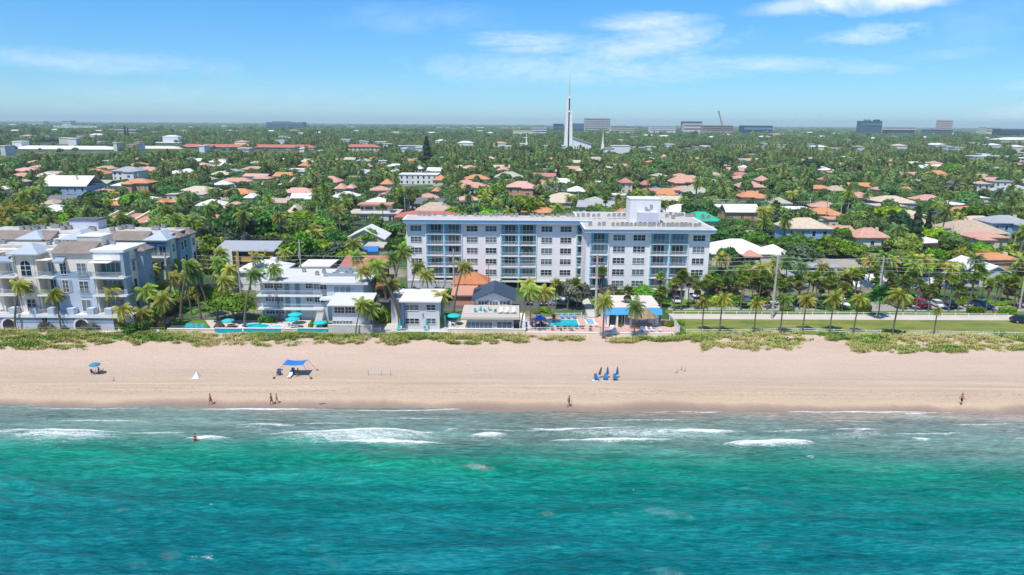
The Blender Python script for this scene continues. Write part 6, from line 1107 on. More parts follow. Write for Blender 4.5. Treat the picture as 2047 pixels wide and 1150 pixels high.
# broadleaf trees and shrubs read from the photograph: px, top row, foot row, width px, colour
for (px, yt, yb, wd, c, v) in [(468, 588, 641, 96, 'mid', 4), (1135, 556, 618, 62, 'grey', 0), (1163, 562, 617, 46, 'grey', 2), (1217, 570, 602, 44, 'grey', 1), (1290, 568, 606, 60, 'mid', 0), (1322, 590, 612, 34, 'mid', 2), (601, 460, 533, 66, 'lime', 2), (50, 400, 462, 100, 'yell', 0), (135, 424, 470, 70, 'lime', 1), (110, 430, 480, 60, 'mid', 2),
                               (395, 425, 470, 60, 'dark', 0), (440, 432, 485, 80, 'dark', 3), (490, 412, 490, 90, 'dark', 0), (535, 415, 492, 86, 'dark', 2), (585, 428, 485, 80, 'mid', 3), (640, 432, 482, 70, 'mid', 0), (655, 450, 490, 50, 'olive', 4), (420, 455, 500, 60, 'dark', 2), (365, 432, 480, 60, 'olive', 1), (330, 415, 455, 60, 'lime', 4), (300, 520, 575, 60, 'lime', 2), (280, 535, 590, 60, 'mid', 3), (320, 550, 600, 60, 'olive', 0),
                               (620, 470, 520, 50, 'dark', 3), (700, 495, 540, 56, 'mid', 0), (560, 480, 520, 50, 'dark', 1), (1598, 462, 518, 80, 'dark', 0), (1658, 468, 508, 50, 'mid', 2), (1750, 446, 472, 36, 'lime', 4), (1768, 410, 456, 76, 'lime', 1), (1941, 410, 450, 74, 'mid', 1), (1904, 325, 360, 42, 'lime', 0), (1053, 390, 436, 76, 'mid', 1), (1192, 361, 394, 54, 'grey', 0), (1094, 368, 398, 66, 'grey', 3), (1440, 311, 342, 48, 'deep', 4), (1622, 316, 345, 52, 'deep', 0),
                               (1700, 322, 352, 44, 'deep', 2), (978, 366, 410, 68, 'mid', 0), (1860, 446, 500, 60, 'lime', 0), (1898, 460, 505, 44, 'mid', 2), (1700, 480, 520, 60, 'mid', 3), (1800, 500, 545, 60, 'mid', 4), (1740, 505, 545, 50, 'olive', 0), (1900, 520, 556, 54, 'yell', 4), (1850, 515, 560, 54, 'mid', 1), (1960, 480, 515, 40, 'mid', 0), (2030, 545, 590, 50, 'mid', 2), (1560, 470, 510, 40, 'dark', 3),
                               (640, 395, 440, 60, 'mid', 0), (740, 455, 490, 40, 'mid', 2), (790, 470, 520, 40, 'dark', 3), (775, 448, 470, 36, 'olive', 0), (1450, 490, 540, 44, 'dark', 0), (1440, 540, 580, 40, 'mid', 3), (900, 412, 445, 50, 'mid', 2), (960, 405, 445, 50, 'olive', 0), (1000, 412, 440, 44, 'mid', 3), (1200, 405, 440, 50, 'mid', 0), (1240, 400, 434, 40, 'olive', 1), (1800, 420, 470, 50, 'deep', 2),
                               (355, 300, 330, 50, 'mid', 0), (360, 322, 345, 46, 'mid', 4), (395, 330, 352, 56, 'deep', 0), (1060, 290, 318, 56, 'deep', 0), (1180, 318, 342, 50, 'dark', 0), (100, 375, 398, 44, 'dark', 3), (60, 372, 400, 34, 'mid', 0), (200, 380, 415, 60, 'dark', 1), (265, 385, 425, 54, 'mid', 4), (345, 370, 400, 44, 'dark', 2)]:
    x, y = gnd(px, yb); w = abs(onY(px + wd / 2, yt, y)[0] - onY(px - wd / 2, yt, y)[0]); h = onY(px, yt, y)[1]
    if h < 2 or h > 26: h = min(max(h, 3), 24)
    broad(x, y, w, h, G[c], v)['hand'] = 1
for (px, yt, yb, w) in [(854, 276, 338, 1.0), (1825, 418, 505, .95), (252, 252, 281, .55), (257.5, 255, 281, .5), (1413, 252, 272, 1.1), (1115, 338, 370, 1.0), (636, 262, 282, .6), (1848, 430, 500, .8)]:
    x, y = gnd(px, yb); conif(x, y, onY(px, yt, y)[1], w)
# low shrubs near the buildings
for (px, yt, yb, wd, c) in [(525, 636, 644, 20, 'mid'), (88, 640, 662, 24, 'grey'), (104, 644, 662, 16, 'grey'), (186, 638, 662, 26, 'grey'), (170, 645, 662, 14, 'grey'), (130, 648, 663, 18, 'grey'), (438, 640, 660, 22, 'grey'), (240, 640, 657, 18, 'mid'), (262, 640, 668, 30, 'dark'), (285, 630, 664, 40, 'dark'), (625, 636, 655, 18, 'mid'), (878, 622, 656, 12, 'mid'), (1090, 610, 624, 26, 'mid'), (1072, 616, 626, 20, 'lime'), (1338, 642, 652, 22, 'lime'),
                            (300, 600, 636, 50, 'olive'), (325, 595, 630, 44, 'brown'), (345, 600, 622, 36, 'mid'), (280, 590, 630, 40, 'olive'), (840, 570, 600, 60, 'dark'), (880, 570, 600, 60, 'dark'), (800, 560, 610, 40, 'dark'), (745, 600, 640, 30, 'dark'), (770, 606, 645, 30, 'mid'), (1800, 601, 607, 60, 'dark'), (1900, 601, 607, 50, 'mid'), (1980, 600, 608, 40, 'mid'), (2015, 600, 609, 26, 'mid'), (1640, 598, 605, 120, 'dark'),
                            (1470, 600, 606, 100, 'dark'), (1700, 598, 605, 50, 'dark'), (1500, 520, 560, 60, 'mid'), (1545, 540, 570, 50, 'lime'), (1860, 560, 600, 30, 'dark'), (1790, 560, 600, 30, 'dark'), (255, 545, 600, 40, 'mid'), (400, 560, 600, 40, 'olive'), (425, 570, 600, 40, 'mid'), (480, 545, 570, 40, 'mid'), (1200, 590, 604, 30, 'grey'), (530, 500, 540, 40, 'mid'), (650, 540, 560, 36, 'mid'), (640, 505, 530, 36, 'dark'), (400, 480, 520, 40, 'olive'), (415, 500, 545, 50, 'olive'), (270, 590, 630, 40, 'mid'), (365, 585, 606, 44, 'olive'), (300, 575, 612, 50, 'mid'), (345, 575, 604, 40, 'lime'), (385, 566, 598, 40, 'mid'), (450, 575, 604, 50, 'mid'), (425, 566, 596, 40, 'olive'), (480, 580, 606, 40, 'olive'), (325, 640, 660, 20, 'dark'), (1420, 585, 604, 50, 'lime'), (1465, 580, 602, 50, 'mid'), (1520, 582, 603, 50, 'lime'), (1570, 585, 604, 40, 'mid'), (1615, 585, 603, 40, 'olive'), (1710, 583, 603, 50, 'mid'), (1770, 584, 603, 50, 'lime'), (1815, 585, 601, 40, 'mid'), (1930, 585, 604, 50, 'mid'), (1680, 560, 590, 40, 'mid'), (1800, 550, 590, 50, 'dark')]:
    x, y = gnd(px, yb); w = abs(onY(px + wd / 2, yt, y)[0] - onY(px - wd / 2, yt, y)[0]); broad(x, y, max(w, 1.2), max(1.2, onY(px, yt, y)[1]), G[c], None, 'leafy shrub', 'shrub', True)['hand'] = 1
# ---- the wood between the houses: nearest as single trees, the rest as one mass per kind
ROADS = []
def blocked(x, y, rad, h, sel=0.74):
    for (a, b, c, d) in FOOT:
        if a - rad * .5 < x < b + rad * .5 and c - rad * .7 < y < d + rad * .5: return True
    px, pt = proj(x, y, h); pb = proj(x, y, 0)[1]; hw = rad * FPX / max(y, 1) * .55
    for (a, b, c, d, D) in CLEAR:
        if y < D and px + hw > a and px - hw < b and pt < d and pb > c and random.random() < sel: return True
    return None if False else False
def scatter():
    near = []; far_b = []; far_p = []; D = 166.0; rr = random
    while D < 1500:
        step = 5.6 if D < 420 else 6.4 if D < 800 else 8
        xw = D * .80 + 14; x = -xw + rr.random() * step
        while x < xw:
            X = x + rr.uniform(-.45, .45) * step; Y = D + rr.uniform(-.45, .45) * step; x += step
            if Y < 186 and X < 52: continue
            if Y < 205 and -62 < X < 52 and rr.random() < .4: continue
            if rr.random() < .10: continue
            g = math.sin(X * .021 + 1.3) * math.cos(Y * .017) + math.sin(X * .05 - Y * .03) * .5
            palm = rr.random() < (.30 + .16 * g if Y < 450 else .22 if Y < 700 else .12)
            u = rr.random()
            if Y < 190: u = .5; palm = rr.random() < .3
            if palm: h = rr.uniform(6.0, 12.5) * (1.2 if u < .08 else 1); rad = 2.6
            else: h = rr.uniform(3.5, 8.5) * (1.35 if u < .15 else 1); rad = h * rr.uniform(.45, .8)
            if blocked(X, Y, rad, h):
                if rr.random() < .25: continue
                h = h * .5 if palm else h * .45; rad *= .7; palm = False
                if h > 5 or blocked(X, Y, rad, h, 1.0):
                    h = 2.2; rad = 2.4
                    if blocked(X, Y, rad, h, 1.0): continue
            near.append((X, Y, rad * 2, h, palm))
        D += step * .9
    near.sort(key=lambda t: t[1] - t[3] * 6)
    npm = sum(1 for t in TREES if t[2] == 'coconut palms'); nb = sum(1 for t in TREES if t[2] == 'broadleaf trees')
    for (X, Y, w, h, palm) in near:
        if palm and npm < 292:
            if rr.random() < .22: fanp(X, Y, h * .9, s=1.15, dead=rr.random() < .6) if sum(1 for t in TREES if t[2] == 'fan palms') < 150 else coco(X, Y, h)
            elif rr.random() < .05: fanp(X, Y, h * .7, G['blue'], 1.5, False, 'silver blue fan palm')
            else: coco(X, Y, h)
            npm = sum(1 for t in TREES[-1:] if t[2] == 'coconut palms') + npm
        elif not palm and nb < 296: broad(X, Y, w, h, random.choice(PAL + ([G['lime'], G['lime'], G['olive']] if Y < 320 else []))); nb += 1
        elif palm: far_p.append((X, Y, h, 1.0))
        else: far_b.append((X, Y, w, h))
    D = 1500.0
    while D < 14000:
        step = max(11, D * .0068); xw = D * .80; x = -xw
        while x < xw:
            X = x + rr.uniform(-.5, .5) * step; Y = D + rr.uniform(-.5, .5) * step; x += step
            h = rr.uniform(7, 14) * (1.5 if rr.random() < .04 else 1)
            if D < 4300 and blocked(X, Y, step * .6, h, .8): continue
            if rr.random() < .12: far_p.append((X, Y, h, 1.2))
            else: far_b.append((X, Y, step * rr.uniform(.9, 1.6), h))
        D += step
    return far_b, far_p
FB, FP = scatter()
def mass(name, label, cat, pts, sources, color):
    """one object: the same trees placed on points by geometry nodes"""
    me = bpy.data.meshes.new(name); n = len(pts); A = np.array(pts)
    me.vertices.add(n); me.vertices.foreach_set('co', np.stack([A[:, 0], A[:, 1], np.zeros(n)], -1).astype(np.float32).ravel())
    rg = np.random.default_rng(5)
    if A.shape[1] == 4 and cat == 'trees': sc = np.stack([A[:, 2] / 9.4, A[:, 2] / 9.4, A[:, 3] / 6.2], -1)
    else: sc = np.stack([A[:, 3], A[:, 3], A[:, 2] / 8.0], -1)
    for nm, tp, dat in (('sc', 'FLOAT_VECTOR', sc), ('rot', 'FLOAT', rg.random(n) * 6.283), ('idx', 'INT', rg.integers(0, len(sources), n))):
        a = me.attributes.new(nm, tp, 'POINT'); a.data.foreach_set('vector' if tp == 'FLOAT_VECTOR' else 'value', np.ascontiguousarray(dat, dtype=np.int32 if tp == 'INT' else np.float32).ravel())
    o = link(name, me); o.color = (*color, 1); tag(o, label, cat, kind='stuff')
    ng = bpy.data.node_groups.new(name, 'GeometryNodeTree'); ng.interface.new_socket('Geometry', in_out='INPUT', socket_type='NodeSocketGeometry'); ng.interface.new_socket('Geometry', in_out='OUTPUT', socket_type='NodeSocketGeometry')
    N, L = ng.nodes, ng.links; gi = N.new('NodeGroupInput'); go = N.new('NodeGroupOutput'); jn = N.new('GeometryNodeJoinGeometry')
    def attr(nm, tp): a = N.new('GeometryNodeInputNamedAttribute'); a.data_type = tp; a.inputs['Name'].default_value = nm; return a.outputs[0]
    S, Rr, I = attr('sc', 'FLOAT_VECTOR'), attr('rot', 'FLOAT'), attr('idx', 'INT'); cx = N.new('ShaderNodeCombineXYZ'); L.new(Rr, cx.inputs[2]); et = N.new('FunctionNodeEulerToRotation'); L.new(cx.outputs[0], et.inputs[0])
    for k, objs in enumerate(sources):
        cm = N.new('FunctionNodeCompare'); cm.data_type = 'INT'; cm.operation = 'EQUAL'; L.new(I, cm.inputs[2]); cm.inputs[3].default_value = k
        src = N.new('GeometryNodeJoinGeometry')
        for (ob, off, scl) in objs:
            oi = N.new('GeometryNodeObjectInfo'); oi.transform_space = 'ORIGINAL'; oi.inputs['Object'].default_value = ob; tr = N.new('GeometryNodeTransform'); tr.inputs['Translation'].default_value = off; tr.inputs['Scale'].default_value = scl; L.new(oi.outputs['Geometry'], tr.inputs['Geometry']); L.new(tr.outputs[0], src.inputs[0])
        ins = N.new('GeometryNodeInstanceOnPoints'); L.new(gi.outputs[0], ins.inputs['Points']); L.new(cm.outputs[0], ins.inputs['Selection']); L.new(src.outputs[0], ins.inputs['Instance']); L.new(et.outputs[0], ins.inputs['Rotation']); L.new(S, ins.inputs['Scale']); L.new(ins.outputs[0], jn.inputs[0])
    L.new(jn.outputs[0], go.inputs[0]); md = o.modifiers.new('scatter', 'NODES'); md.node_group = ng; return o
def first(pred):
    for t in TREES:
        for c in t[0].children:
            if pred(c): return c
def bsrc(i): return [(first(lambda c: c.data == CROWNS[i]), (0, 0, 1.6), (1, 1, 1)), (first(lambda c: c.data == TRUNKS[i % 3]), (0, 0, 0), (1, 1, 1))]
def psrc(i): return [(first(lambda c: c.data == COCO[i][0]), COCO[i][2], (1.05, 1.05, 1)), (first(lambda c: c.data == COCO[i][1]), (0, 0, 0), (1, 1, 1))]
mass('distant_woods', 'green mass of broadleaf trees stretching from the houses to the horizon', 'trees', FB, [bsrc(i) for i in range(5)], (.165, .27, .075))
mass('distant_palms', 'palm grove scattered through the distant woods', 'palm trees', FP, [psrc(i) for i in (0, 1, 3, 5)], (.20, .25, .07))
# ---- dune grass
def dune_grass():
    r = np.random.default_rng(21); P = []
    strips = [(-60, 170, 664, 694, 1), (-60, 170, 662, 680, 1), (170, 400, 664, 690, 1), (330, 660, 668, 682, 1), (380, 560, 676, 696, .35), (655, 1055, 669, 692, 1), (1055, 1172, 672, 685, .9), (1218, 1385, 675, 686, .9), (1365, 1605, 664, 690, 1), (1400, 1600, 684, 702, .4), (1650, 2110, 668, 694, 1), (1700, 2110, 690, 706, .4), (560, 655, 682, 690, .15), (-60, 170, 688, 698, .4)]
    for (a, b, c, d, den) in strips:
        n = int((b - a) * (d - c) * 1.1 * den); px = a + (b - a) * r.random(n); t = r.random(n); py = c + (d - c) * t
        edge = vnoise(px, px * 0 + c, 34, 51, 3); keep = (t < .36 + edge * .75) & (vnoise(px, py * 3, 13, 53, 3) > .36 + .26 * t) & ((px - a) > 6 * r.random(n)) & ((b - px) > 6 * r.random(n))
        for x, y in zip(px[keep], py[keep]): P.append(gnd(x, y, .2))
    P = np.array(P); n = len(P); z = beach_z(P[:, 0], np.minimum(P[:, 1], YL - .6)); z = np.where(P[:, 1] > YL - .6, 0.0, z)
    clump = vnoise(P[:, 0], P[:, 1], 5, 61, 3); V = []; Fq = []; T = []
    k = 7; h = (.22 + .36 * r.random((n, k))) * (.5 + .9 * clump[:, None]); th = r.random((n, k)) * 6.283; ln = .25 + .35 * r.random((n, k)); ox = r.normal(size=(n, k)) * .22; oy = r.normal(size=(n, k)) * .22
    bx = P[:, 0][:, None] + ox; by = P[:, 1][:, None] + oy; bz = np.broadcast_to(z[:, None] - .05, bx.shape); w = .05
    tx = bx + np.cos(th) * ln + .18; ty = by + np.sin(th) * ln; cx, sx = -np.sin(th) * w, np.cos(th) * w
    v = np.stack([np.stack([bx - cx, by - sx, bz], -1), np.stack([bx + cx, by + sx, bz], -1), np.stack([tx + cx * .5, ty + sx * .5, bz + h], -1), np.stack([tx - cx * .5, ty - sx * .5, bz + h], -1)], 2).reshape(-1, 3)
    f = np.arange(len(v)).reshape(-1, 4); col = vnoise(P[:, 0], P[:, 1], 9, 71, 3); tone = (np.repeat(col[:, None], k, 1) + r.normal(size=(n, k)) * .12).ravel()
    m, nt, N, L, bs = new_mat('dune_grass_blades'); at = N.new('ShaderNodeAttribute'); at.attribute_name = 'tone'; rp = N.new('ShaderNodeValToRGB'); L.new(at.outputs['Fac'], rp.inputs[0]); e = rp.color_ramp.elements
    e[0].position = .2; e[0].color = (.15, .24, .04, 1); e[1].position = .85; e[1].color = (.50, .41, .21, 1)
    for p, c in ((.42, (.27, .33, .06, 1)), (.58, (.40, .40, .11, 1)), (.7, (.52, .45, .18, 1))): q = e.new(p); q.color = c
    L.new(rp.outputs[0], bs.inputs['Base Color']); bs.inputs['Roughness'].default_value = .7
    tag(link('dune_grass', np_mesh('dune_grass', v, f, m, tone)), 'green and straw coloured dune grass along the top of the beach', 'grass', kind='stuff')
    # green creeping patches
    Q = []
    for (px, py, wx, wy) in [(30, 687, 30, 4), (95, 678, 20, 3), (60, 690, 20, 3), (125, 675, 24, 3), (200, 674, 60, 4), (300, 678, 50, 3), (1590, 681, 22, 3), (1460, 668, 18, 3), (1500, 667, 14, 3), (1790, 667, 18, 4), (1665, 668, 14, 3), (1680, 674, 8, 3), (1650, 669, 16, 3), (1995, 669, 10, 5), (1760, 684, 20, 2), (1900, 695, 14, 2), (2000, 670, 10, 3), (1750, 676, 24, 3), (1360, 668, 14, 3), (740, 672, 50, 3), (1000, 674, 40, 4)]:
        for _ in range(int(wx * wy * 1.6)): g_ = gnd(px + r.normal() * wx * .6, py + r.normal() * wy * .5, .2); Q.append((g_[0], g_[1]))
    Q = np.array(Q); zz = np.where(Q[:, 1] > YL - .6, 0, beach_z(Q[:, 0], np.minimum(Q[:, 1], YL - .6))); c = np.stack([Q[:, 0], Q[:, 1], zz + .1 + .3 * r.random(len(Q))], -1); nn = r.normal(size=c.shape); nn[:, 2] = abs(nn[:, 2]) + .6; nn /= np.linalg.norm(nn, axis=1, keepdims=True)
    v, f = quads_from(c, nn, .14 + .12 * r.random(len(Q)), np.full(len(Q), 1.3), r); o = link('dune_creeper', np_mesh('dune_creeper', v, f, LEAF, .6 + .8 * r.random(len(Q)))); setcol(o, (.13, .28, .02)); tag(o, 'bright green creeping dune plants in patches among the grass', 'ground cover', kind='stuff')
dune_grass()
# ------------------------------------------------------------------ pools, walls, fences
def water_mat(name, col):
    m, nt, N, L, bs = new_mat(name); bs.inputs['Base Color'].default_value = (*col, 1); bs.inputs['Roughness'].default_value = .06
    n = N.new('ShaderNodeTexNoise'); n.inputs['Scale'].default_value = 2.5; b = N.new('ShaderNodeBump'); b.inputs['Strength'].default_value = .25; L.new(n.outputs[0], b.inputs['Height']); L.new(b.outputs[0], bs.inputs['Normal']); return m
PW = water_mat('pool_water', (.02, .44, .50)); COPE = mat('pool_coping', (.72, .68, .62), .05)
def pool(label, pts, mt=PW):
    r = root('swimming_pool', (0, 0, 0), 0, label, 'pool'); P = [gnd(px, py) for px, py in pts]; cx = sum(p[0] for p in P) / len(P); cy = sum(p[1] for p in P) / len(P)
    r.location = (cx, cy, 0); P = [(x - cx, y - cy) for x, y in P]; n = len(P)
    q = MB(); q.v = [(x, y, .10) for x, y in P]; q.f = [tuple(range(n))]; o = q.build('water', mt, r)
    if o.data.polygons[0].normal.z < 0: o.data.flip_normals()
    q = MB(); O = [(x * 1.0 + math.copysign(.3, x), y + math.copysign(.3, y)) for x, y in P]
    q.v = [(x, y, .16) for x, y in P] + [(x, y, .16) for x, y in O] + [(x, y, .03) for x, y in P] + [(x, y, .03) for x, y in O]
    for i in range(n): j = (i + 1) % n; q.f += [(i, j, n + j, n + i), (n + i, n + j, 3 * n + j, 3 * n + i), (2 * n + i, 2 * n + j, j, i)]
    q.build('coping', COPE, r); return r
pool('rectangular turquoise pool on the pink terrace', [(1094, 653), (1157, 652.5), (1152, 640), (1097, 640.5)])
pool('small pale blue spa pool right of the rectangular pool', [(1175, 649), (1189, 650), (1184, 638.5), (1169, 638)], water_mat('spa_water', (.22, .46, .62)))
el = lambda cx, cy, a, b, n=20: [(cx + a * math.cos(6.2832 * i / n), cy + b * math.sin(6.2832 * i / n)) for i in range(n)]
pool('oval turquoise motel pool behind the turquoise sea wall', el(512, 653, 30, 5)); pool('small round spa pool beside the oval motel pool', el(553, 654, 13, 3.2), water_mat('spa_water2', (.35, .60, .68)))
TURQ = mat('turquoise_paint', (.01, .40, .47), .08, .5, .6)
def wall_seg(label, x0, x1, py, h, mt, th=.25, cap=True, name='sea_wall', cat='wall'):
    a, b = gnd(x0, py), gnd(x1, py); r = root(name, ((a[0] + b[0]) / 2, a[1], 0), 0, label, cat); w = abs(b[0] - a[0]) / 2
    MB().box(-w, w, 0, th, 0, h).build('panel', mt, r)
    if cap: MB().box(-w - .05, w + .05, -.05, th + .05, h, h + .12).build('coping', WHITE, r)
    return r
wall_seg('turquoise painted wall left of the oval motel pool', 430, 484, 667, 1.0, TURQ); wall_seg('turquoise painted wall before the oval motel pool', 487, 562, 667, 1.0, TURQ); wall_seg('turquoise painted wall below the right teal umbrella', 596, 656, 667, 1.0, TURQ)
wall_seg('white gate wall between two turquoise walls', 563, 595, 667.2, .95, wm('cream')); wall_seg('weathered white wall before the lower motel wing', 657, 745, 670.5, 2.0, mat('wall_weathered', (.60, .55, .50), .2, .7))
wall_seg('white courtyard wall at the two storey white beach house', 748, 892, 668, .5, wm('cream')); wall_seg('white base wall below the roof terrace beach house', 895, 1050, 667.5, .95, wm('cream')); wall_seg('low white wall along the pink pool terrace', 1052, 1362, 668.5, .35, wm('cream'))
wall_seg('low concrete wall at the garden lawn', 335, 430, 663, .5, CONC); wall_seg('low grey wall before the left condominium garden', 200, 330, 667, .3, CONC)
def fence(label, pts, h, gap, mt, rails=(.95, .5), post=.05, pick=0.0, cat='fence', panel=None):
    P = [gnd(px, py) for px, py in pts]; r = root('fence', (P[0][0], P[0][1], 0), 0, label, cat, None); ox, oy = P[0]; q = MB()
    for (ax, ay), (bx, by) in zip(P[:-1], P[1:]):
        L_ = math.hypot(bx - ax, by - ay); n = max(1, int(L_ / gap)); d = ((bx - ax) / L_, (by - ay) / L_)
        for f in rails: q.tube([(ax - ox, ay - oy, h * f), (bx - ox, by - oy, h * f)], [post * .8] * 2, 4)
        if pick:
            for i in range(int(L_ / pick)): t = i * pick; q.box(ax - ox + d[0] * t - .015, ax - ox + d[0] * t + .015, ay - oy + d[1] * t - .015, ay - oy + d[1] * t + .015, .1, h * .95)
    q.build('rails', mt, r); k = 0
    for (ax, ay), (bx, by) in zip(P[:-1], P[1:]):
        L_ = math.hypot(bx - ax, by - ay); n = max(1, int(L_ / gap))
        for i in range(n + 1):
            if k > 90: break
            t = i / n; k += 1; link('post', _post(h, post * 1.6, mt), r, (ax - ox + (bx - ax) * t, ay - oy + (by - ay) * t, 0))
    return r
_pc = {}
def _post(h, w, mt):
    if (h, w, mt.name) not in _pc: _pc[(h, w, mt.name)] = MB().box(-w / 2, w / 2, -w / 2, w / 2, 0, h + .05).mesh('post', mt)
    return _pc[(h, w, mt.name)]
fence('white dune fence between lawn and dune grass', [(1372, 666), (1470, 666.5), (1600, 663.5), (1700, 667), (1760, 668)], .8, 2.6, WHITE, (.9, .45), .07); fence('white dune fence right of the beach path', [(1812, 669), (1900, 669.5), (2060, 673)], .8, 2.6, WHITE, (.9, .45), .07)
fence('white rail along the pavement beyond the lawn', [(1345, 629), (1700, 630.5), (2014, 634)], .75, 2.6, WHITE, (.9,), .06); fence('white picket fence around the pink pool terrace', [(1048, 667), (1200, 667), (1358, 667)], 1.3, 2.2, WHITE, (.95, .12), .05, .3); fence('white picket fence at the side of the pool terrace', [(1358, 666), (1338, 641)], 1.5, 1.6, WHITE, (.95, .12), .06, .22)
fence('white railing behind the rectangular pool', [(1110, 637), (1188, 636.5)], 1.2, 1.3, WHITE, (.95, .5), .06, .3); fence('grey wire fence before the left condominium', [(-60, 664.5), (330, 665.5)], 1.1, 2.2, STEEL, (.95, .5), .04, .3); fence('grey railing at the small beach house courtyard', [(748, 668.5), (890, 668)], 1.2, 1.8, RAIL, (.95, .2), .04, .3)
fence('dark low fence behind the garden lawn', [(355, 640), (430, 639)], 1.1, 1.8, mat('dark_fence', (.12, .16, .18)), (.95, .3), .04, .25)
GT_ = mat('planter_wood', (.25, .09, .06), .2)
for i in range(6): a = gnd(322 - i * 4.2, 640 + i * 3.4); r = tag(MB().box(a[0] - .9, a[0] + .9, a[1] - .35, a[1] + .35, 0, .7).box(a[0] - .95, a[0] + .95, a[1] - .4, a[1] + .4, .7, .78).build('planter', GT_), 'red brown wooden planter in the stepped row beside the pink path', 'planter', 'planters beside the pink path')
# hedges
def hedge(px, pyb, w, h, label):
    x, y = gnd(px, pyb); rg = np.random.default_rng(int(px)); n = 700; p = rg.random((n, 3)) * [w, 1.3, h] - [w / 2, .65, 0]; ax = rg.integers(0, 5, n); p[ax == 0, 0] = -w / 2; p[ax == 1, 0] = w / 2; p[ax == 2, 1] = -.65; p[ax == 3, 2] = h; p[ax == 4, 1] = -.65
    nn = rg.normal(size=(n, 3)); nn[:, 1] -= .6; nn[:, 2] += .5; nn /= np.linalg.norm(nn, axis=1, keepdims=True); v, f = quads_from(p, nn, .12 + .08 * rg.random(n), np.full(n, 1.2), rg)
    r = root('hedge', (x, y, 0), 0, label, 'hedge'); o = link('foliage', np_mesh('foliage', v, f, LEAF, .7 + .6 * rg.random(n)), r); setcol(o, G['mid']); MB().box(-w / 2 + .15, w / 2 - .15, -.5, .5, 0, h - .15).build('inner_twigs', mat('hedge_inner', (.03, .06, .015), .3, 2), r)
hedge(1726, 624, 2.7, 1.5, 'boxy clipped hedge left of the traveller palm'); hedge(1949, 627, 2.9, 1.4, 'boxy clipped hedge left of the blue car'); hedge(2013, 628, 3.0, 1.4, 'boxy clipped hedge at the right, beside the last fan palm'); hedge(1573, 623, 2.6, .7, 'low clipped hedge beside the tall street pole'); hedge(1355, 650, 2.2, .9, 'yellow green hedge beside the clubhouse')
hedge(534, 645, 2.6, 1.0, 'round clipped hedge before the motel ground floor')
# ------------------------------------------------------------------ poles and wires
CP = mat('concrete_pole', (.46, .43, .39), .12, .8, .9); WP = mat('wooden_pole', (.28, .22, .18), .2, .8, .9); WIRE = mat('wire_metal', (.75, .75, .73), .05, rough=.5)
POLES = []
def pole(px, pyb, pyt, label, arms=1, mt=CP, rad=.17, lamp=False):
    x, y = gnd(px, pyb); h = min(onY(px, pyt, y)[1], 16); r = root('utility_pole', (x, y, 0), 0, label, 'utility pole'); MB().tube([(0, 0, -.1), (0, 0, h)], [rad * 1.25, rad * .75], 8).build('shaft', mt, r)
    for i in range(arms): MB().box(-1.1, 1.1, -.07, .07, h - .7 - i * .9, h - .55 - i * .9).build('crossarm', WP, r); [MB().tube([(s, 0, h - .55 - i * .9), (s, 0, h - .3 - i * .9)], [.06, .05], 5).build('insulator', STEEL, r) for s in (-1, 0.5, 1)]
    if lamp: MB().tube([(0, 0, h * .9), (1.4, -.3, h * .94)], [.05, .04], 5).build('lamp_arm', STEEL, r); MB().box(1.2, 1.8, -.45, -.15, h * .93, h * .96).build('lamp_head', STEEL, r)
    MB().box(-.35, .0 - .19, -.25, .1, h * .72, h * .82).build('transformer', STEEL, r); POLES.append((x, y, h)); return x, y, h
P1 = [pole(108 / 4.107 + 380, 575, 480, 'concrete pole left of the mustard yellow building', 1), pole(483, 606, 503, 'thick pole in front of the white curved roof building', 0), pole(606, 605, 480, 'tall concrete pole behind the motel roof', 1), pole(343, 628, 506, 'thick grey pole in the palm garden beside the left condominium', 0, rad=.26),
      pole(908, 600, 498, 'concrete pole before the left half of the condo', 0), pole(977, 590, 524, 'thin dark pole beside the fan palm at the condo', 0, WP, .1), pole(1190, 636, 509, 'tall brown concrete pole before the condo right wing', 1, CP, .24), pole(1543, 637, 511, 'tall concrete pole at the footpath right of the condo', 1, CP, .24), pole(1753, 618, 513, 'concrete street pole between the fan palms', 1, CP, .2),
      pole(2037, 618, 504, 'concrete street pole at the right edge', 1, CP, .2), pole(1451, 566, 508, 'thin pole right of the white roofed porch building', 1, CP, .14), pole(1554, 548, 508, 'thin pole beside the pale hip roofed house', 1, CP, .14), pole(1620, 532, 495, 'thin green pole behind the trees', 0, mat('pole_green', (.08, .35, .30)), .1)]
rrp = random.Random(9)
P2 = []
for i, (px, pt, pb) in enumerate([(128, 390, 426), (160, 400, 430), (551, 394, 436), (386, 391, 428), (668, 396, 420), (810, 394, 430), (815, 393, 428), (797, 398, 425), (1065, 394, 428), (1155, 380, 420), (1222, 395, 425), (1226, 393, 428), (502, 455, 490), (1650, 392, 446), (1678, 406, 452), (1691, 404, 456), (1744, 415, 458), (1786, 424, 468), (1873, 394, 440), (1861, 444, 502), (1896, 452, 520), (1788, 448, 488), (1655, 410, 440), (1618, 395, 425), (2033, 476, 530), (457, 296, 336), (131, 317, 352), (649, 315, 345), (2022, 470, 520), (1720, 306, 336), (1661, 306, 340), (1617, 312, 336), (1320, 350, 375), (820, 352, 378)]):
    P2.append(pole(px, pb, pt, ['grey', 'pale', 'weathered'][i % 3] + ' utility pole among the trees, ' + ['left of', 'right of', 'near'][i % 3] + ' its neighbours', 1 if i % 2 else 0, CP, .13 + .02 * (i % 3)))
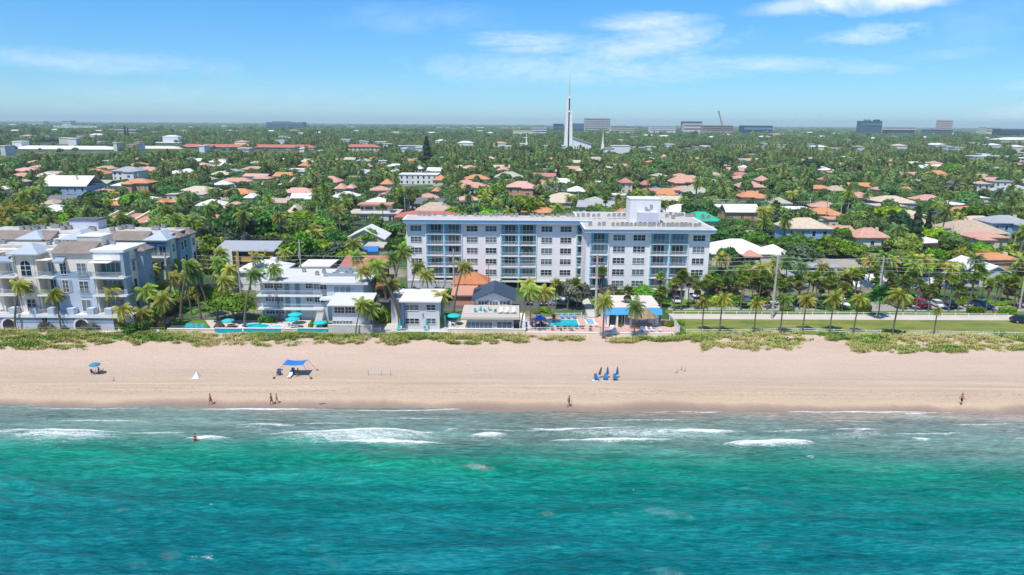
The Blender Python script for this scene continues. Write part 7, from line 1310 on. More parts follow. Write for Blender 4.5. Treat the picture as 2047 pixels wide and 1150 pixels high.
def wires(label, pts, offs, sag=.6, rad=.018):
    r = bpy.data.objects.new('power_line', None); COL.objects.link(r); r.location = pts[0]; tag(r, label, 'power line'); p0 = Vector(pts[0])
    for (dy, dz) in offs:
        q = MB()
        for a, b in zip(pts[:-1], pts[1:]):
            n = 8; a_, b_ = Vector(a), Vector(b); q.tube([tuple(a_.lerp(b_, i / n) + Vector((0, dy, dz - sag * 4 * (i / n) * (1 - i / n))) - p0) for i in range(n + 1)], [rad] * (n + 1), 4, False)
        q.build('wire', WIRE, r)
def wp(px, py, D): x, z = onY(px, py, D); return (x, D, z)
wires('street power line of four wires crossing before the condo', [wp(-60, 492, 160), wp(343, 508, 160), wp(606, 511, 160), wp(908, 506, 160), wp(1190, 512, 158), wp(1543, 513, 155), wp(1753, 515, 158), wp(2037, 517, 158), wp(2200, 520, 158)], [(0, 0), (.5, -1.0), (.9, -2.2), (.2, -3.0)], .5, .03)
wires('distant power line of three wires above the inland palms', [wp(-40, 391, 330), wp(128, 391, 330), wp(386, 392, 330), wp(551, 395, 330), wp(812, 395, 330), wp(1065, 396, 330), wp(1226, 395, 330), wp(1500, 398, 330)], [(0, 0), (.9, -1.3), (1.2, -3.5)], .7, .055)
wires('power line of two wires above the right hand roofs', [wp(1425, 398, 320), wp(1650, 402, 320), wp(1744, 417, 310), wp(1873, 400, 330), wp(2090, 402, 330)], [(0, 0), (.8, -1.2)], .8, .05)
# ------------------------------------------------------------------ umbrellas and chairs
TEALC = mat('umbrella_teal', (.01, .48, .50), .06, .5, .7); BLUEC = mat('umbrella_blue', (.02, .16, .62), .06, .5, .7); NAVYC = mat('umbrella_navy', (.02, .06, .16), .06)
def umbrella(px, pyt, pyb, label, mt=TEALC, R_=1.45, group=None, closed=False, flat=.38, xy=None, z0=0, H_=None):
    x, y = xy or gnd(px, pyb); h = H_ or onY(px, pyt, y)[1] - z0; r = root('umbrella', (x, y, z0), 0, label, 'umbrella', group); MB().tube([(0, 0, 0), (0, 0, h - .02)], [.03, .025], 6).build('pole', WHITE, r)
    if closed: MB().tube([(0, 0, h - 1.35), (0, 0, h - 1.1), (0, 0, h - .3), (0, 0, h)], [.20, .22, .13, .03], 8).build('folded_canopy', mt, r); return r
    q = MB(); n = 8; rings = [(.03, h), (R_ * .5, h - flat * .35), (R_, h - flat)]
    for rad, z in rings: q.v += [(rad * math.cos(6.2832 * i / n), rad * math.sin(6.2832 * i / n), z) for i in range(n)]
    k = len(q.v); q.v += [(R_ * 1.0 * math.cos(6.2832 * i / n), R_ * math.sin(6.2832 * i / n), h - flat - .14) for i in range(n)]; q.v += [(v[0] * .985, v[1] * .985, v[2] - .03) for v in q.v[:k + n]]
    m = 4 * n
    for base, fl in ((0, 0), (m, 1)):
        for rg_ in range(3):
            for i in range(n): j = (i + 1) % n; f = (base + rg_ * n + i, base + (rg_ + 1) * n + i, base + (rg_ + 1) * n + j, base + rg_ * n + j); q.f.append(f[::-1] if fl else f)
    q.f.append(tuple(range(n))[::-1]); q.build('canopy', mt, r)
    for i in range(n): MB().tube([(0, 0, h - .25), (R_ * .93 * math.cos(6.2832 * i / n), R_ * .93 * math.sin(6.2832 * i / n), h - flat - .06)], [.014, .012], 4).build('rib', STEEL, r)
    return r
umbrella(457, 637, 656, 'teal umbrella over an orange table left of the oval pool', R_=1.25); umbrella(591, 625, 648, 'teal umbrella behind, rear of the motel garden pair'); umbrella(586, 634, 657, 'teal umbrella in front in the motel garden pair'); umbrella(641, 641, 663, 'teal umbrella over the turquoise wall beside the stair', R_=1.35)
umbrella(907, 627, 650, 'teal umbrella in the courtyard between the two beach houses', R_=1.5); umbrella(1080, 630, 652, 'bright blue umbrella at the left end of the pink terrace', BLUEC, 1.2, flat=.6)
umbrella(1166, 616, 640, 'folded navy umbrella behind the rectangular pool', NAVYC, closed=True); umbrella(1064, 640, 658, 'folded blue umbrella at the pink terrace fence', BLUEC, closed=True); umbrella(800, 638, 660, 'folded teal umbrella left of the two storey white beach house', TEALC, closed=True); umbrella(853, 636, 661, 'folded teal umbrella before the white beach house window', TEALC, closed=True); umbrella(890, 628, 658, 'folded green umbrella at the courtyard hedge', mat('umbrella_green', (.01, .30, .18)), closed=True)
def table(x, y, label, mt, rad=.6, h=.72, z=0):
    r = root('table', (x, y, z), 0, label, 'table'); MB().tube([(0, 0, h), (0, 0, h + .05)], [rad, rad], 14).build('tabletop', mt, r); MB().tube([(0, 0, 0), (0, 0, .03), (0, 0, .06), (0, 0, h)], [.28, .28, .05, .05], 8).build('pedestal', STEEL, r)
table(*gnd(463, 657), 'orange table under the teal umbrella', mat('table_orange', (.55, .16, .04)), .75); table(*gnd(586, 659), 'white table under the front teal umbrella', WHITE); table(*gnd(907, 652), 'white table in the beach house courtyard', WHITE); table(*gnd(1192, 655), 'small white table on the pink terrace', WHITE, .45)
for i, px in enumerate((373, 381, 392, 404)): chair(*gnd(px, 660), .01, f"turquoise garden chair on the bright lawn, {['first', 'second', 'third', 'last'][i]} from the dark bench", 'teal', R(-5 + i * 7), 'turquoise chairs on the lawn', s=1.15)
x, y = gnd(354, 661); r = root('bench', (x, y, 0), 0, 'dark grey bench at the left end of the bright lawn', 'bench'); DB = mat('dark_bench', (.10, .12, .13)); MB().box(-1.3, 1.3, -.3, .3, .38, .46).build('seat', DB, r); MB().box(-1.3, 1.3, .3, .36, .3, .9).build('backrest', DB, r); [MB().box(s - .05, s + .05, -.28, .28, 0, .38).build('leg', DB, r) for s in (-1.2, 1.2)]
def lounger(x, y, rz, label, col, group, s=1.0):
    key = '_lg_' + col
    if key not in globals():
        mt = {'white': MC['white_trim'], 'blue': mat('lounger_blue', (.03, .22, .45), .1), 'teal': mat('lounger_teal', (.03, .40, .45), .1)}[col]; r = root('sun_lounger', (0, 0, 0), 0, 'x', 'sun lounger')
        MB().box(-.32, .32, -.9, .35, .30, .38).build('seat', mt, r); q = MB(); q.v = [(-.32, .35, .30), (.32, .35, .30), (.32, .95, .78), (-.32, .95, .78), (-.32, .35, .38), (.32, .35, .38), (.32, .93, .86), (-.32, .93, .86)]; q.f = [(0, 3, 2, 1), (4, 5, 6, 7), (0, 1, 5, 4), (1, 2, 6, 5), (2, 3, 7, 6), (3, 0, 4, 7)]; q.build('backrest', mt, r)
        for sx in (-.28, .28):
            for sy in (-.8, .3): MB().box(sx - .03, sx + .03, sy - .03, sy + .03, 0, .30).build('leg', WHITE, r)
        globals()[key] = r; o = r
    else: o = copy_tree(globals()[key])
    o.location = (x, y, 0.01); o.rotation_euler.z = rz; o.scale = (s, s, s); tag(o, label, 'sun lounger', group); return o
for i, px in enumerate((1124, 1136, 1148)): lounger(*gnd(px, 637.5), R(10), f"blue lounger behind the rectangular pool, {['first', 'second', 'third'][i]} from the red flower pot", 'blue', 'loungers on the pink terrace')
for i, px in enumerate((1115, 1128, 1137, 1150, 1162)): lounger(*gnd(px, 656.5), R(180 + i * 6), f"blue lounger between pool and picket fence, number {['one', 'two', 'three', 'four', 'five'][i]} from the blue umbrella", 'blue', 'loungers on the pink terrace')
for i, (px, py) in enumerate(((1222, 662), (1227, 668))): lounger(*gnd(px, py), R(-15), ['white lounger behind, on the terrace below the clubhouse', 'white lounger in front, outside the terrace below the clubhouse'][i], 'white', None, 1.1)
for i, px in enumerate((1283, 1293, 1304, 1320)): chair(*gnd(px, 664), .01, 'grey white chair along the picket fence before the thatched hut', 'white', R(20 * i), 'chairs before the thatched hut')
for i, (px, py) in enumerate(((898, 654), (901, 658), (912, 656), (580, 655), (592, 658), (577, 660))): chair(*gnd(px, py), .01, 'white garden chair around the courtyard tables' if i < 3 else 'white garden chair under the motel garden umbrellas', 'white', R(60 * i), 'courtyard chairs' if i < 3 else 'motel garden chairs')
for i, (px, py) in enumerate(((797, 662), (852, 663), (1075, 652), (1083, 650), (1072, 657), (1086, 655))): chair(*gnd(px, py), .01, ['turquoise chair left of the white beach house', 'turquoise chair before the white beach house', 'navy chair', 'navy chair', 'navy chair', 'navy chair'][i] + ('' if i < 2 else ' under the bright blue umbrella'), 'teal' if i < 2 else 'navy', R(50 * i), None if i < 2 else 'navy chairs by the blue umbrella')
POT = mat('terracotta_pot', (.45, .16, .08), .1)
for i, (px, py) in enumerate(((1107, 638), (1104, 661), (1122, 662), (1142, 662), (1180, 662), (1240, 656))):
    x, y = gnd(px, py); r = root('flower_pot', (x, y, 0), 0, ['terracotta pot with red flowers behind the pool corner', 'terracotta pot at the fence, first from the left', 'terracotta pot at the fence, second from the left', 'terracotta pot at the fence, third from the left', 'terracotta pot at the fence below the spa pool', 'terracotta pot before the clubhouse doors'][i], 'flower pot')
    MB().tube([(0, 0, 0), (0, 0, .5), (0, 0, .55)], [.2, .32, .34], 10).build('pot', POT, r); rg = np.random.default_rng(i); p = rg.normal(size=(90, 3)) * [.2, .2, .14] + [0, 0, .75]; nn = rg.normal(size=(90, 3)); nn /= np.linalg.norm(nn, axis=1, keepdims=True); v, f = quads_from(p, nn, np.full(90, .08), np.full(90, 1.2), rg); o = link('plant', np_mesh('plant', v, f, LEAF, .7 + .6 * rg.random(90)), r); setcol(o, (.40, .05, .03) if i == 0 else G['mid'])
# ------------------------------------------------------------------ cars
def car(px, pyb, col, label, rz=0.0, kind='car', suv=False):
    x, y = gnd(px, pyb); r = root('parked_car', (x, y, .03), rz, label, kind, None); P = MC.get('paint_' + col) or mat('paint_' + col, dict(white=(.75, .76, .78), red=(.50, .015, .03), black=(.02, .025, .03), blue=(.02, .07, .20), grey=(.35, .36, .38), navy=(.015, .03, .07), silver=(.55, .57, .6))[col], .03, rough=.22)
    h1, h2, L_, w = (.95, 1.65, 4.7, .92) if suv else (.82, 1.42, 4.6, .88)
    # profile along y (front at -y), width by section
    prof = [(-L_ / 2, .35), (-L_ / 2 + .05, .62), (-L_ / 2 + .25, .74), (-1.05, h1), (-.35, h2 - .04), (.2, h2), (1.25, h2 - (.02 if suv else .08)), (1.85 if not suv else 2.15, h1 + .04), (L_ / 2 - .1, h1 - .02), (L_ / 2, .6), (L_ / 2 - .03, .35)]
    q = MB(); body = [(-L_ / 2, .32), (-L_ / 2 - .02, .55), (-L_ / 2 + .18, .74), (-1.2, h1), (1.9, h1 + .03), (L_ / 2 - .08, h1 - .03), (L_ / 2, .6), (L_ / 2 - .03, .32)]
    n = len(body)
    for sx, ins in ((-1, 1), (1, 1)):
        pass
    for s in (-w, -w + .1, w - .1, w):
        k = .93 if abs(s) == w else 1.0; q.v += [(s, yy * (.985 if abs(s) == w else 1), (zz - .32) * (k if zz > .6 else 1) + .32) for yy, zz in body]
    for a in range(3):
        for i in range(n): j = (i + 1) % n; q.f.append((a * n + i, a * n + j, (a + 1) * n + j, (a + 1) * n + i))
    q.f.append(tuple(range(n))[::-1]); q.f.append(tuple(3 * n + i for i in range(n))); o = q.build('body', P, r)
    q = MB(); cab = [(-1.1, h1 - .01), (-.4, h2 - .05), (1.3, h2 - .06), (2.1 if suv else 1.85, h1 + .01)]; wt = w * .80; wb = w * .96
    for s in (-1, 1): q.v += [(s * wb, cab[0][0], cab[0][1]), (s * wt, cab[1][0], cab[1][1]), (s * wt, cab[2][0], cab[2][1]), (s * wb, cab[3][0], cab[3][1])]
    q.f = [(0, 1, 2, 3), (7, 6, 5, 4), (0, 4, 5, 1), (1, 5, 6, 2), (2, 6, 7, 3), (3, 7, 4, 0)]; q.build('windows', glass('car_glass', (.012, .016, .02), .05), r)
    MB().box(-wt + .01, wt - .01, -.38, 1.28, h2 - .06, h2 + .01).build('roof', P, r)
    for sy, rr_ in ((-1.4, .33), (1.4, .33)):
        for sx in (-1, 1):
            t = MB().tube([(sx * (w - .18), sy, .31), (sx * (w + .02), sy, .31)], [rr_, rr_], 12).build('tyre', mat('tyre_rubber', (.02, .02, .02)), r); MB().tube([(sx * (w + .021), sy, .31), (sx * (w + .035), sy, .31)], [.19, .17], 10).build('rim', STEEL, t)
    for sx in (-1, 1): MB().box(sx * (w - .28) - .16, sx * (w - .28) + .16, -L_ / 2 - .045, -L_ / 2 + .1, .60, .72).build('headlight', WHITE, r); MB().box(sx * (w - .22) - .14, sx * (w - .22) + .14, L_ / 2 - .1, L_ / 2 + .03, .68, .82).build('tail_light', MC.get('lamp_red') or mat('lamp_red', (.4, .02, .02)), r)
    MB().box(-.45, .45, -L_ / 2 - .05, -L_ / 2 + .05, .42, .56).build('grille', DARK, r); return r
car(1682, 611, 'white', 'white car parked left of the traveller palm', 0, suv=True); car(1842, 613, 'red', 'red car parked in the driveway with its front to the road', 0, suv=True); car(1874, 613, 'white', 'white car parked right of the red car', 0); car(1896, 613.5, 'black', 'black car parked between two fan palms', 0, suv=True); car(1962, 614.5, 'blue', 'dark blue car parked beyond the clipped hedge', R(15), suv=True)
car(2045, 646, 'navy', 'dark navy car cut off by the right edge beyond the lawn', R(75), suv=True); car(1836, 604, 'silver', 'silver car parked behind the red car', 0); car(1603, 612, 'black', 'dark car half hidden by fan palms left of the parking lot', R(20)); car(1790, 612, 'grey', 'grey car behind the large yellow green palm', 0)
for i, (px, py) in enumerate(((1056, 606), (1085, 608), (1118, 610), (1128, 600), (1142, 609))): car(px, py, ['navy', 'black', 'grey', 'white', 'black'][i], f"{['navy', 'black', 'grey', 'white', 'black'][i]} car in the shade of the condo car park, {['first', 'second', 'third', 'fourth', 'last'][i]} from the left", R([0, 4, 80, 0, 88][i]))
for i, (px, py) in enumerate(((1350, 604), (1392, 604), (1440, 605), (1490, 606), (1540, 606))): car(px, py, ['silver', 'white', 'grey', 'blue', 'white'][i], f"{['silver', 'white', 'grey', 'blue', 'white'][i]} car behind the palm trunks right of the condo, {['first', 'second', 'third', 'fourth', 'fifth'][i]} of the row", R(3 * i))
# traveller palm in a planter
x, y = gnd(1755, 637); fanp(x, y, 5.2, (.05, .17, .03), 1.7, False, 'big leaved dark green fan palm')
# orange sculpture, blue tarp, waste bins
a = onY(735, 513, 190); r = root('tarp_roof', (a[0], 190, 0), 0, 'small bright blue roof between the palms behind the restaurant', 'roof'); MB().box(-2.7, 2.7, 0, 3, 0, 4.5).build('wall', wm('cream'), r); q = MB(); z = a[1]; MB().gable(-3.0, 3.0, -.4, 3.4, 4.6, 1.2, .2, 'x').build('roof', mat('tarp_blue', (.02, .18, .50)), r)
for i, (px, py) in enumerate(((240, 671), (317, 675 - 3))):
    x, y = gnd(px, py); r = root('notice_sign', (x, y, .1), 0, ['small white sign post on the dune path below the condominium corner', 'small white box sign in the dune grass left'][i], 'sign'); MB().box(-.03, .03, -.03, .03, 0, 1.2).build('post', STEEL, r); MB().box(-.22, .22, -.06, -.03, .8, 1.25).build('panel', WHITE, r)
# ------------------------------------------------------------------ beach
def bz(x, y): return float(beach_z(np.array([x]), np.array([y]))[0])
def bg(px, py):
    z = -.2
    for _ in range(4): x, y = gnd(px, py, z); z = bz(x, y)
    return x, y, z
x, y, z = bg(192, 748); umbrella(192, 728, 748, 'lone teal blue beach umbrella at the left of the beach', mat('umbrella_aqua', (.02, .27, .38)), .85, xy=(x, y), z0=z, H_=2.0, flat=.3)
def beach_chair(px, py, label, col, rz=0, group=None):
    x, y, z = bg(px, py); o = chair(x, y, z, label, col, rz, group, 'beach_chair', .8); return o
beach_chair(187, 748, 'white and navy beach chair under the lone teal umbrella', 'navy', R(90)); beach_chair(203, 747, 'dark beach chair right of the lone teal umbrella', 'navy', R(-60))
# canopy shade on four slanted poles
x, y, z = bg(592, 749); r = root('beach_canopy', (x, y, z), 0, 'royal blue fabric beach canopy stretched on slanted poles', 'canopy'); q = MB(); nx = 8; w, d = 1.65, 1.25
for s_, dz in ((0, 0), (1, -.03)):
    for j in range(nx + 1):
        for i in range(nx + 1): u, v_ = i / nx * 2 - 1, j / nx * 2 - 1; q.v.append((u * w * (1 - .07 * (1 - v_ * v_) * 0), v_ * d * (1 - .10 * (1 - u * u)), 2.15 - .14 * (1 - u * u) + .06 * (1 - v_ * v_) + dz))
    o = s_ * (nx + 1) ** 2
    for j in range(nx):
        for i in range(nx): f = (o + j * (nx + 1) + i, o + j * (nx + 1) + i + 1, o + (j + 1) * (nx + 1) + i + 1, o + (j + 1) * (nx + 1) + i); q.f.append(f if not s_ else f[::-1])
q.build('fabric', mat('canopy_blue', (.015, .18, .55), .05), r); PD = mat('pole_dark', (.10, .08, .07))
for sx in (-1, 1):
    for sy in (-1, 1):
        MB().tube([(sx * w, sy * d, 2.15), (sx * (w + 1.35), sy * (d + .55), .0)], [.03, .02], 5).build('guy_line', PD, r); MB().tube([(sx * w * .97, sy * d, 2.17), (sx * w * .97, sy * d, .0)], [.02, .02], 5).build('pole', WHITE, r) if sy > 0 else None; MB().tube([(sx * (w + 1.35), sy * (d + .55), 0), (sx * (w + 1.35), sy * (d + .55), .26)], [.26, .12], 7).build('sand_bag', PD, r)
x0, y0, z0 = bg(558, 750); o = chair(x0, y0, z0, 'navy and white beach chair left of the blue canopy', 'navy', R(15), None, 'beach_chair', .95); lounger(*bg(580, 754)[:2], 0, 'white lounger at the front of the blue canopy', 'white', None, .8).location.z = bg(580, 754)[2]; x0, y0, z0 = bg(585, 748); chair(x0, y0, z0, 'blue beach chair under the blue canopy', 'blue', 0, None, 'beach_chair', .95)
for i, px in enumerate((1192, 1210, 1229.5)):
    x, y, z = bg(px, 760); o = chair(x, y, z, f"blue folding beach chair {['with leaning closed umbrella, first of three', 'in the middle of the three', 'last of the three towards the right'][i]}", 'blue', R([15, -10, 5][i]), 'three blue beach chairs', 'beach_chair', .95)
    x, y, z = bg(px + 4, 756); u = umbrella(px + 4, 735, 756, f"folded {'brown' if i == 0 else 'blue'} beach umbrella behind the {['first', 'middle', 'last'][i]} blue beach chair", mat('umbrella_brown', (.12, .07, .05)) if i == 0 else mat('umbrella_deepblue', (.02, .12, .32)), closed=True, xy=(x, y), z0=z, H_=2.0)
    if i == 0: u.rotation_euler.y = R(14)
x, y, z = bg(1197, 760); q = MB(); q.box(x - 1.1, x - .2, y - .5, y + .1, z + .01, z + .05).box(x + .5, x + 1.6, y - .4, y, z + .01, z + .05); tag(q.build('beach_towel', mat('towel_white', (.6, .68, .72))), 'pale towels on the sand by the first blue beach chair', 'towel')
x, y, z = bg(391, 756); r = root('beach_tent', (x, y, z), R(20), 'small white pop up shade tent alone on the sand', 'tent'); q = MB(); q.v = [(-.6, -.5, .02), (.5, -.5, .02), (.75, .55, .02), (-.35, .55, .02), (.15, .45, .95), (-.58, -.46, .05), (.48, -.46, .05), (.72, .5, .05), (-.33, .5, .05)]; q.f = [(0, 1, 4), (1, 2, 4), (2, 3, 4), (3, 0, 4), (5, 8, 7, 6)]; q.build('fabric', mat('tent_white', (.72, .76, .74)), r); MB().tube([(-.6, -.5, .03), (.15, .45, .96), (.75, .55, .03)], [.02, .02, .02], 5).build('pole', STEEL, r)
# volleyball nets / markers
def net(px0, px1, py, h, label, tilt=0):
    a, b = bg(px0, py), bg(px1, py + tilt); r = root('beach_net', a, 0, label, 'net'); dx, dy, dz = b[0] - a[0], b[1] - a[1], b[2] - a[2]
    for f in (0, .58, 1): MB().tube([(dx * f, dy * f, dz * f), (dx * f, dy * f, dz * f + h)], [.035, .03], 5).build('post', WP, r)
    q = MB()
    for zz in (.5, .75, 1.0): q.tube([(0, 0, h * zz), (dx, dy, dz + h * zz)], [.012, .012], 4)
    for i in range(24): f = i / 24; q.tube([(dx * f, dy * f, h * .5 + dz * f), (dx * f, dy * f, h + dz * f)], [.007, .007], 3)
    q.build('net_mesh', WIRE, r)
net(737, 781, 751, .9, 'thin faint ball net standing on the sand at centre left')
for i, (px, py) in enumerate(((1352, 746), (1361, 740), (1368, 743), (227, 762))): x, y, z = bg(px, py); tag(MB().tube([(x, y, z), (x + .15, y, z + .35), (x + .1, y, z + .75)], [.07, .05, .03], 5).tube([(x, y, z + .2), (x - .3, y, z + .02)], [.03, .02], 4).build('marker_stake', WP), ['weathered stake on the sand, lowest of the three right of the chairs', 'weathered stake on the sand, topmost of the three', 'weathered stake on the sand, rightmost of the three', 'dark stake on the sand at the left'][i], 'stake')
x, y, z = bg(643, 808); tag(MB().tube([(x - .5, y, z + .05), (x, y - .1, z + .12), (x + .6, y + .15, z + .08)], [.06, .09, .04], 6).build('driftwood', rm('brown')), 'dark piece of driftwood on the lower beach', 'driftwood')
x, y = gnd(1211, 684); r = root('life_ring_post', (x, y, 0), 0, 'post with dark life ring on the dune gap before the pool', 'life ring'); MB().box(-.05, .05, -.05, .05, 0, 1.3).build('post', WP, r)
q = MB(); n = 16; ring = [(.38 * math.cos(6.2832 * i / n), -.1, 1.05 + .38 * math.sin(6.2832 * i / n)) for i in range(n + 1)]; q.tube(ring, [.07] * (n + 1), 6, False); q.build('ring', PD, r)
# ------------------------------------------------------------------ people
def person(px, py, label, pose='walk', skin=(.42, .20, .13), cloth=(.02, .02, .025), top=None, hair=(.03, .02, .015), rz=0.0, h=1.75, pos=None, female=False):
    x, y, z = pos or bg(px, py); k = h / 1.75; V = []; Rd = []; E = []
    def v(p, r): V.append((p[0] * k, p[1] * k, p[2] * k)); Rd.append(r * k); return len(V) - 1
    def ch(a, pts):
        for p, r in pts: b = v(p, r); E.append((a, b)); a = b
        return a
    sd = {'walk': 0, 'stand': 0, 'wade': 0, 'sit': -.42, 'crouch': 0}[pose]; hz = .93 + sd
    if pose == 'sit': hz = .42
    pel = v((0, 0, hz), .125 if not female else .13); st = {'walk': .24, 'stand': .05, 'wade': .05, 'sit': 0, 'crouch': 0}[pose]; lean = .05 if pose == 'walk' else 0
    ab = v((lean * .3, 0, hz + .20), .105); E.append((pel, ab)); cst = v((lean * .7, 0, hz + .42), .13); E.append((ab, cst)); nk = v((lean, 0, hz + .56), .055); E.append((cst, nk))
    hd = ch(nk, [((lean + .01, 0, hz + .64), .075), ((lean + .02, 0, hz + .72), .095), ((lean + .015, 0, hz + .80), .065)])
    nose = v((lean + .125, 0, hz + .70), .014); E.append((hd - 1, nose))
    for s in (-1, 1): e = v((lean + .01, s * .10, hz + .71), .018); E.append((hd - 1, e))
    for s in (-1, 1):
        if pose == 'sit': pts = [((.10, s * .10, hz - .01), .085), ((.45, s * .14, hz + .12), .062), ((.62, s * .14, .25), .048), ((.72, s * .14, .06), .036), ((.86, s * .15, .05), .028)]
        else:
            f = st * s; pts = [((.0, s * .10, hz - .07), .095), ((f * .55 + .04, s * .10, hz - .44), .062), ((f * .8 - (.06 if s < 0 else 0), s * .10, hz - .62), .058), ((f * 1.3, s * .10, .09), .038), ((f * 1.3 + .15, s * .11, .03), .03)]
        ch(pel, pts)
        sh = v((lean * .7, s * .19, hz + .47), .055); E.append((cst, sh)); a = -st * s
        wr = ch(sh, [((a * .5, s * .25, hz + .2), .042), ((a * .9 + .08, s * .25, hz - .02), .031), ((a * .95 + .10, s * .25, hz - .09), .026)]) if pose != 'sit' else ch(sh, [((.10, s * .30, hz + .30), .042), ((.32, s * .26, hz + .20), .031), ((.40, s * .25, hz + .19), .026)])
        wx, wy, wz = [c / k for c in V[wr]]
        for j in range(4): o = (j - 1.5) * .020; ch(wr, [((wx + .01 + o, wy, wz - .06), .009), ((wx + .02 + o, wy - s * .01, wz - .09 - .008 * (j in (1, 2))), .008)])
        ch(wr, [((wx + .04, wy - s * .02, wz - .04), .010)])
    me = bpy.data.meshes.new('person'); me.from_pydata(V, E, []); me.update(); SK = 'skin_%d' % int(skin[0] * 100); me.materials.append(MC.get(SK) or mat(SK, skin, .04, 3, .6)); o = link('person', me, None, (x, y, z), rz); tag(o, label, 'person')
    sk = o.modifiers.new('skin', 'SKIN'); sk.use_smooth_shade = True; sv = me.skin_vertices[0].data
    for i, r_ in enumerate(Rd): sv[i].radius = (r_, r_)
    sv[0].use_root = True; ss = o.modifiers.new('sub', 'SUBSURF'); ss.levels = 1; ss.render_levels = 1
    cm = 'cloth_%d_%d' % (int(cloth[0] * 100), int(cloth[2] * 100)); CMt = MC.get(cm) or mat(cm, cloth, .05, 2)
    ring = lambda pts, rr_: MB().tube([(p[0] * k, p[1] * k, p[2] * k) for p in pts], [q_ * k for q_ in rr_], 12)
    if pose != 'sit':
        c = ring([(0, 0, hz - .10), (0, 0, hz + .05), (0, 0, hz + .12)], [.165, .17, .15]).build('swim_trunks' if not female else 'bikini_bottom', CMt, o, smooth=True); c.scale = (.85, 1.1, 1)
        if not female:
            for s in (-1, 1): ring([(st * s * .1, s * .10, hz - .06), (st * s * .4 + .02, s * .105, hz - .33)], [.105, .10]).build('trouser_leg', CMt, o, smooth=True)
    else: ring([(0, 0, hz - .05), (0, 0, hz + .10)], [.17, .165]).build('swim_trunks', CMt, o, smooth=True)
    if female or top: 
        tm = 'top_%d_%d' % (int((top or cloth)[0] * 100), int((top or cloth)[2] * 100)); TM = MC.get(tm) or mat(tm, top or cloth, .05, 2); c = ring([(lean * .6, 0, hz + (.34 if female else .12)), (lean * .7, 0, hz + .42), (lean * .7, 0, hz + .48)], [.155, .165, .14]).build('top', TM, o, smooth=True); c.scale = (.9, 1.12, 1)
    hm = MC.get('hair_%d' % int(hair[0] * 100)) or mat('hair_%d' % int(hair[0] * 100), hair, .1, 3); b = MB(); n = 10
    for i in range(5):
        ph = i / 4 * 1.75; b.v += [((lean + .005 + .112 * math.sin(ph) * math.cos(6.2832 * j / n) - .02) * k, .108 * math.sin(ph) * math.sin(6.2832 * j / n) * k, (hz + .745 + .118 * math.cos(ph)) * k) for j in range(n)]
    b.f = [(i * n + j, (i + 1) * n + j, (i + 1) * n + (j + 1) % n, i * n + (j + 1) % n) for i in range(4) for j in range(n)]; b.build('hair', hm, o, smooth=True)
    return o
person(422, 809.5, 'person with dark hair strolling alone on the wet sand at left in red swimwear', 'walk', (.40, .15, .10), (.30, .03, .03), rz=R(190), female=False, top=(.32, .04, .04)); person(543.5, 809.5, 'taller person in dark red swimwear walking in front of the pair', 'walk', (.38, .15, .10), (.22, .02, .02), rz=R(200), h=1.8, top=(.25, .03, .03)); person(554, 807, 'shorter person in pink swimwear walking behind in the pair', 'walk', (.48, .22, .16), (.50, .12, .14), rz=R(185), h=1.6, female=True, hair=(.20, .10, .05))
person(1137, 813.5, 'person in dark red swimwear walking at the waterline at centre', 'walk', (.34, .13, .08), (.20, .02, .02), rz=R(15), h=1.75, female=True); person(1921, 809.5, 'bare chested person in black shorts striding along the sand at right', 'walk', (.40, .20, .13), (.012, .012, .015), rz=R(20), h=1.8)
x, y = gnd(391, 886, SEA + .05); person(0, 0, 'bather in red swimwear standing knee deep in the surf', 'stand', (.45, .20, .14), (.30, .02, .02), rz=R(-80), pos=(x, y, SEA - .35), female=True, h=1.75)
x, y, z = bg(596, 750.5); person(0, 0, 'person sitting in the shade under the blue canopy', 'sit', (.30, .12, .08), (.02, .04, .12), rz=R(-90), pos=(x, y, z), top=(.28, .08, .05)); x, y, z = bg(198, 748); person(0, 0, 'person sitting on the sand beside the lone teal umbrella', 'sit', (.28, .13, .09), (.02, .03, .08), rz=R(0), pos=(x, y, z))
x, y = gnd(2034, 618); person(0, 0, 'person in blue shirt walking beside the parking lot at the right', 'walk', (.40, .22, .15), (.05, .08, .2), rz=R(90), pos=(x, y, .05), top=(.05, .15, .45))
# ------------------------------------------------------------------ labels for every tree and pole, told apart by what they stand beside
def relation(x, y):
    best = sorted(LM, key=lambda l: (l[1] - x) ** 2 + ((l[2] - y) * .8) ** 2)[0]; dx, dy = x - best[1], y - best[2]
    return ('right of' if dx > 0 else 'left of') if abs(dx) > abs(dy) * .9 else ('behind' if dy > 0 else 'before'), best[0]
def colour_word(c):
    if c is None: return ''
    r_, g_, b_ = c
    if abs(r_ - g_) < .04 and b_ > .08: return 'greyish'
    if r_ > g_: return 'yellowish' if g_ > .15 else 'brownish'
    return 'bright green' if g_ > .2 else 'dark green' if g_ < .10 else 'green'
ORD = ['first', 'second', 'third', 'fourth', 'fifth', 'sixth', 'seventh', 'eighth', 'ninth', 'tenth', 'eleventh', 'twelfth', 'thirteenth', 'fourteenth', 'fifteenth', 'sixteenth', 'seventeenth', 'eighteenth', 'nineteenth', 'twentieth']
groups = {}
for t in TREES:
    r_, kind, grp, x, y, h, col = t; rel, nm = relation(x, y); size = 'tall' if h > 9.5 else 'low' if h < 4.5 else ''
    base = ' '.join(f"{size} {colour_word(col)} {kind}".split()); groups.setdefault((base, rel, nm), []).append((x, r_, grp, kind))
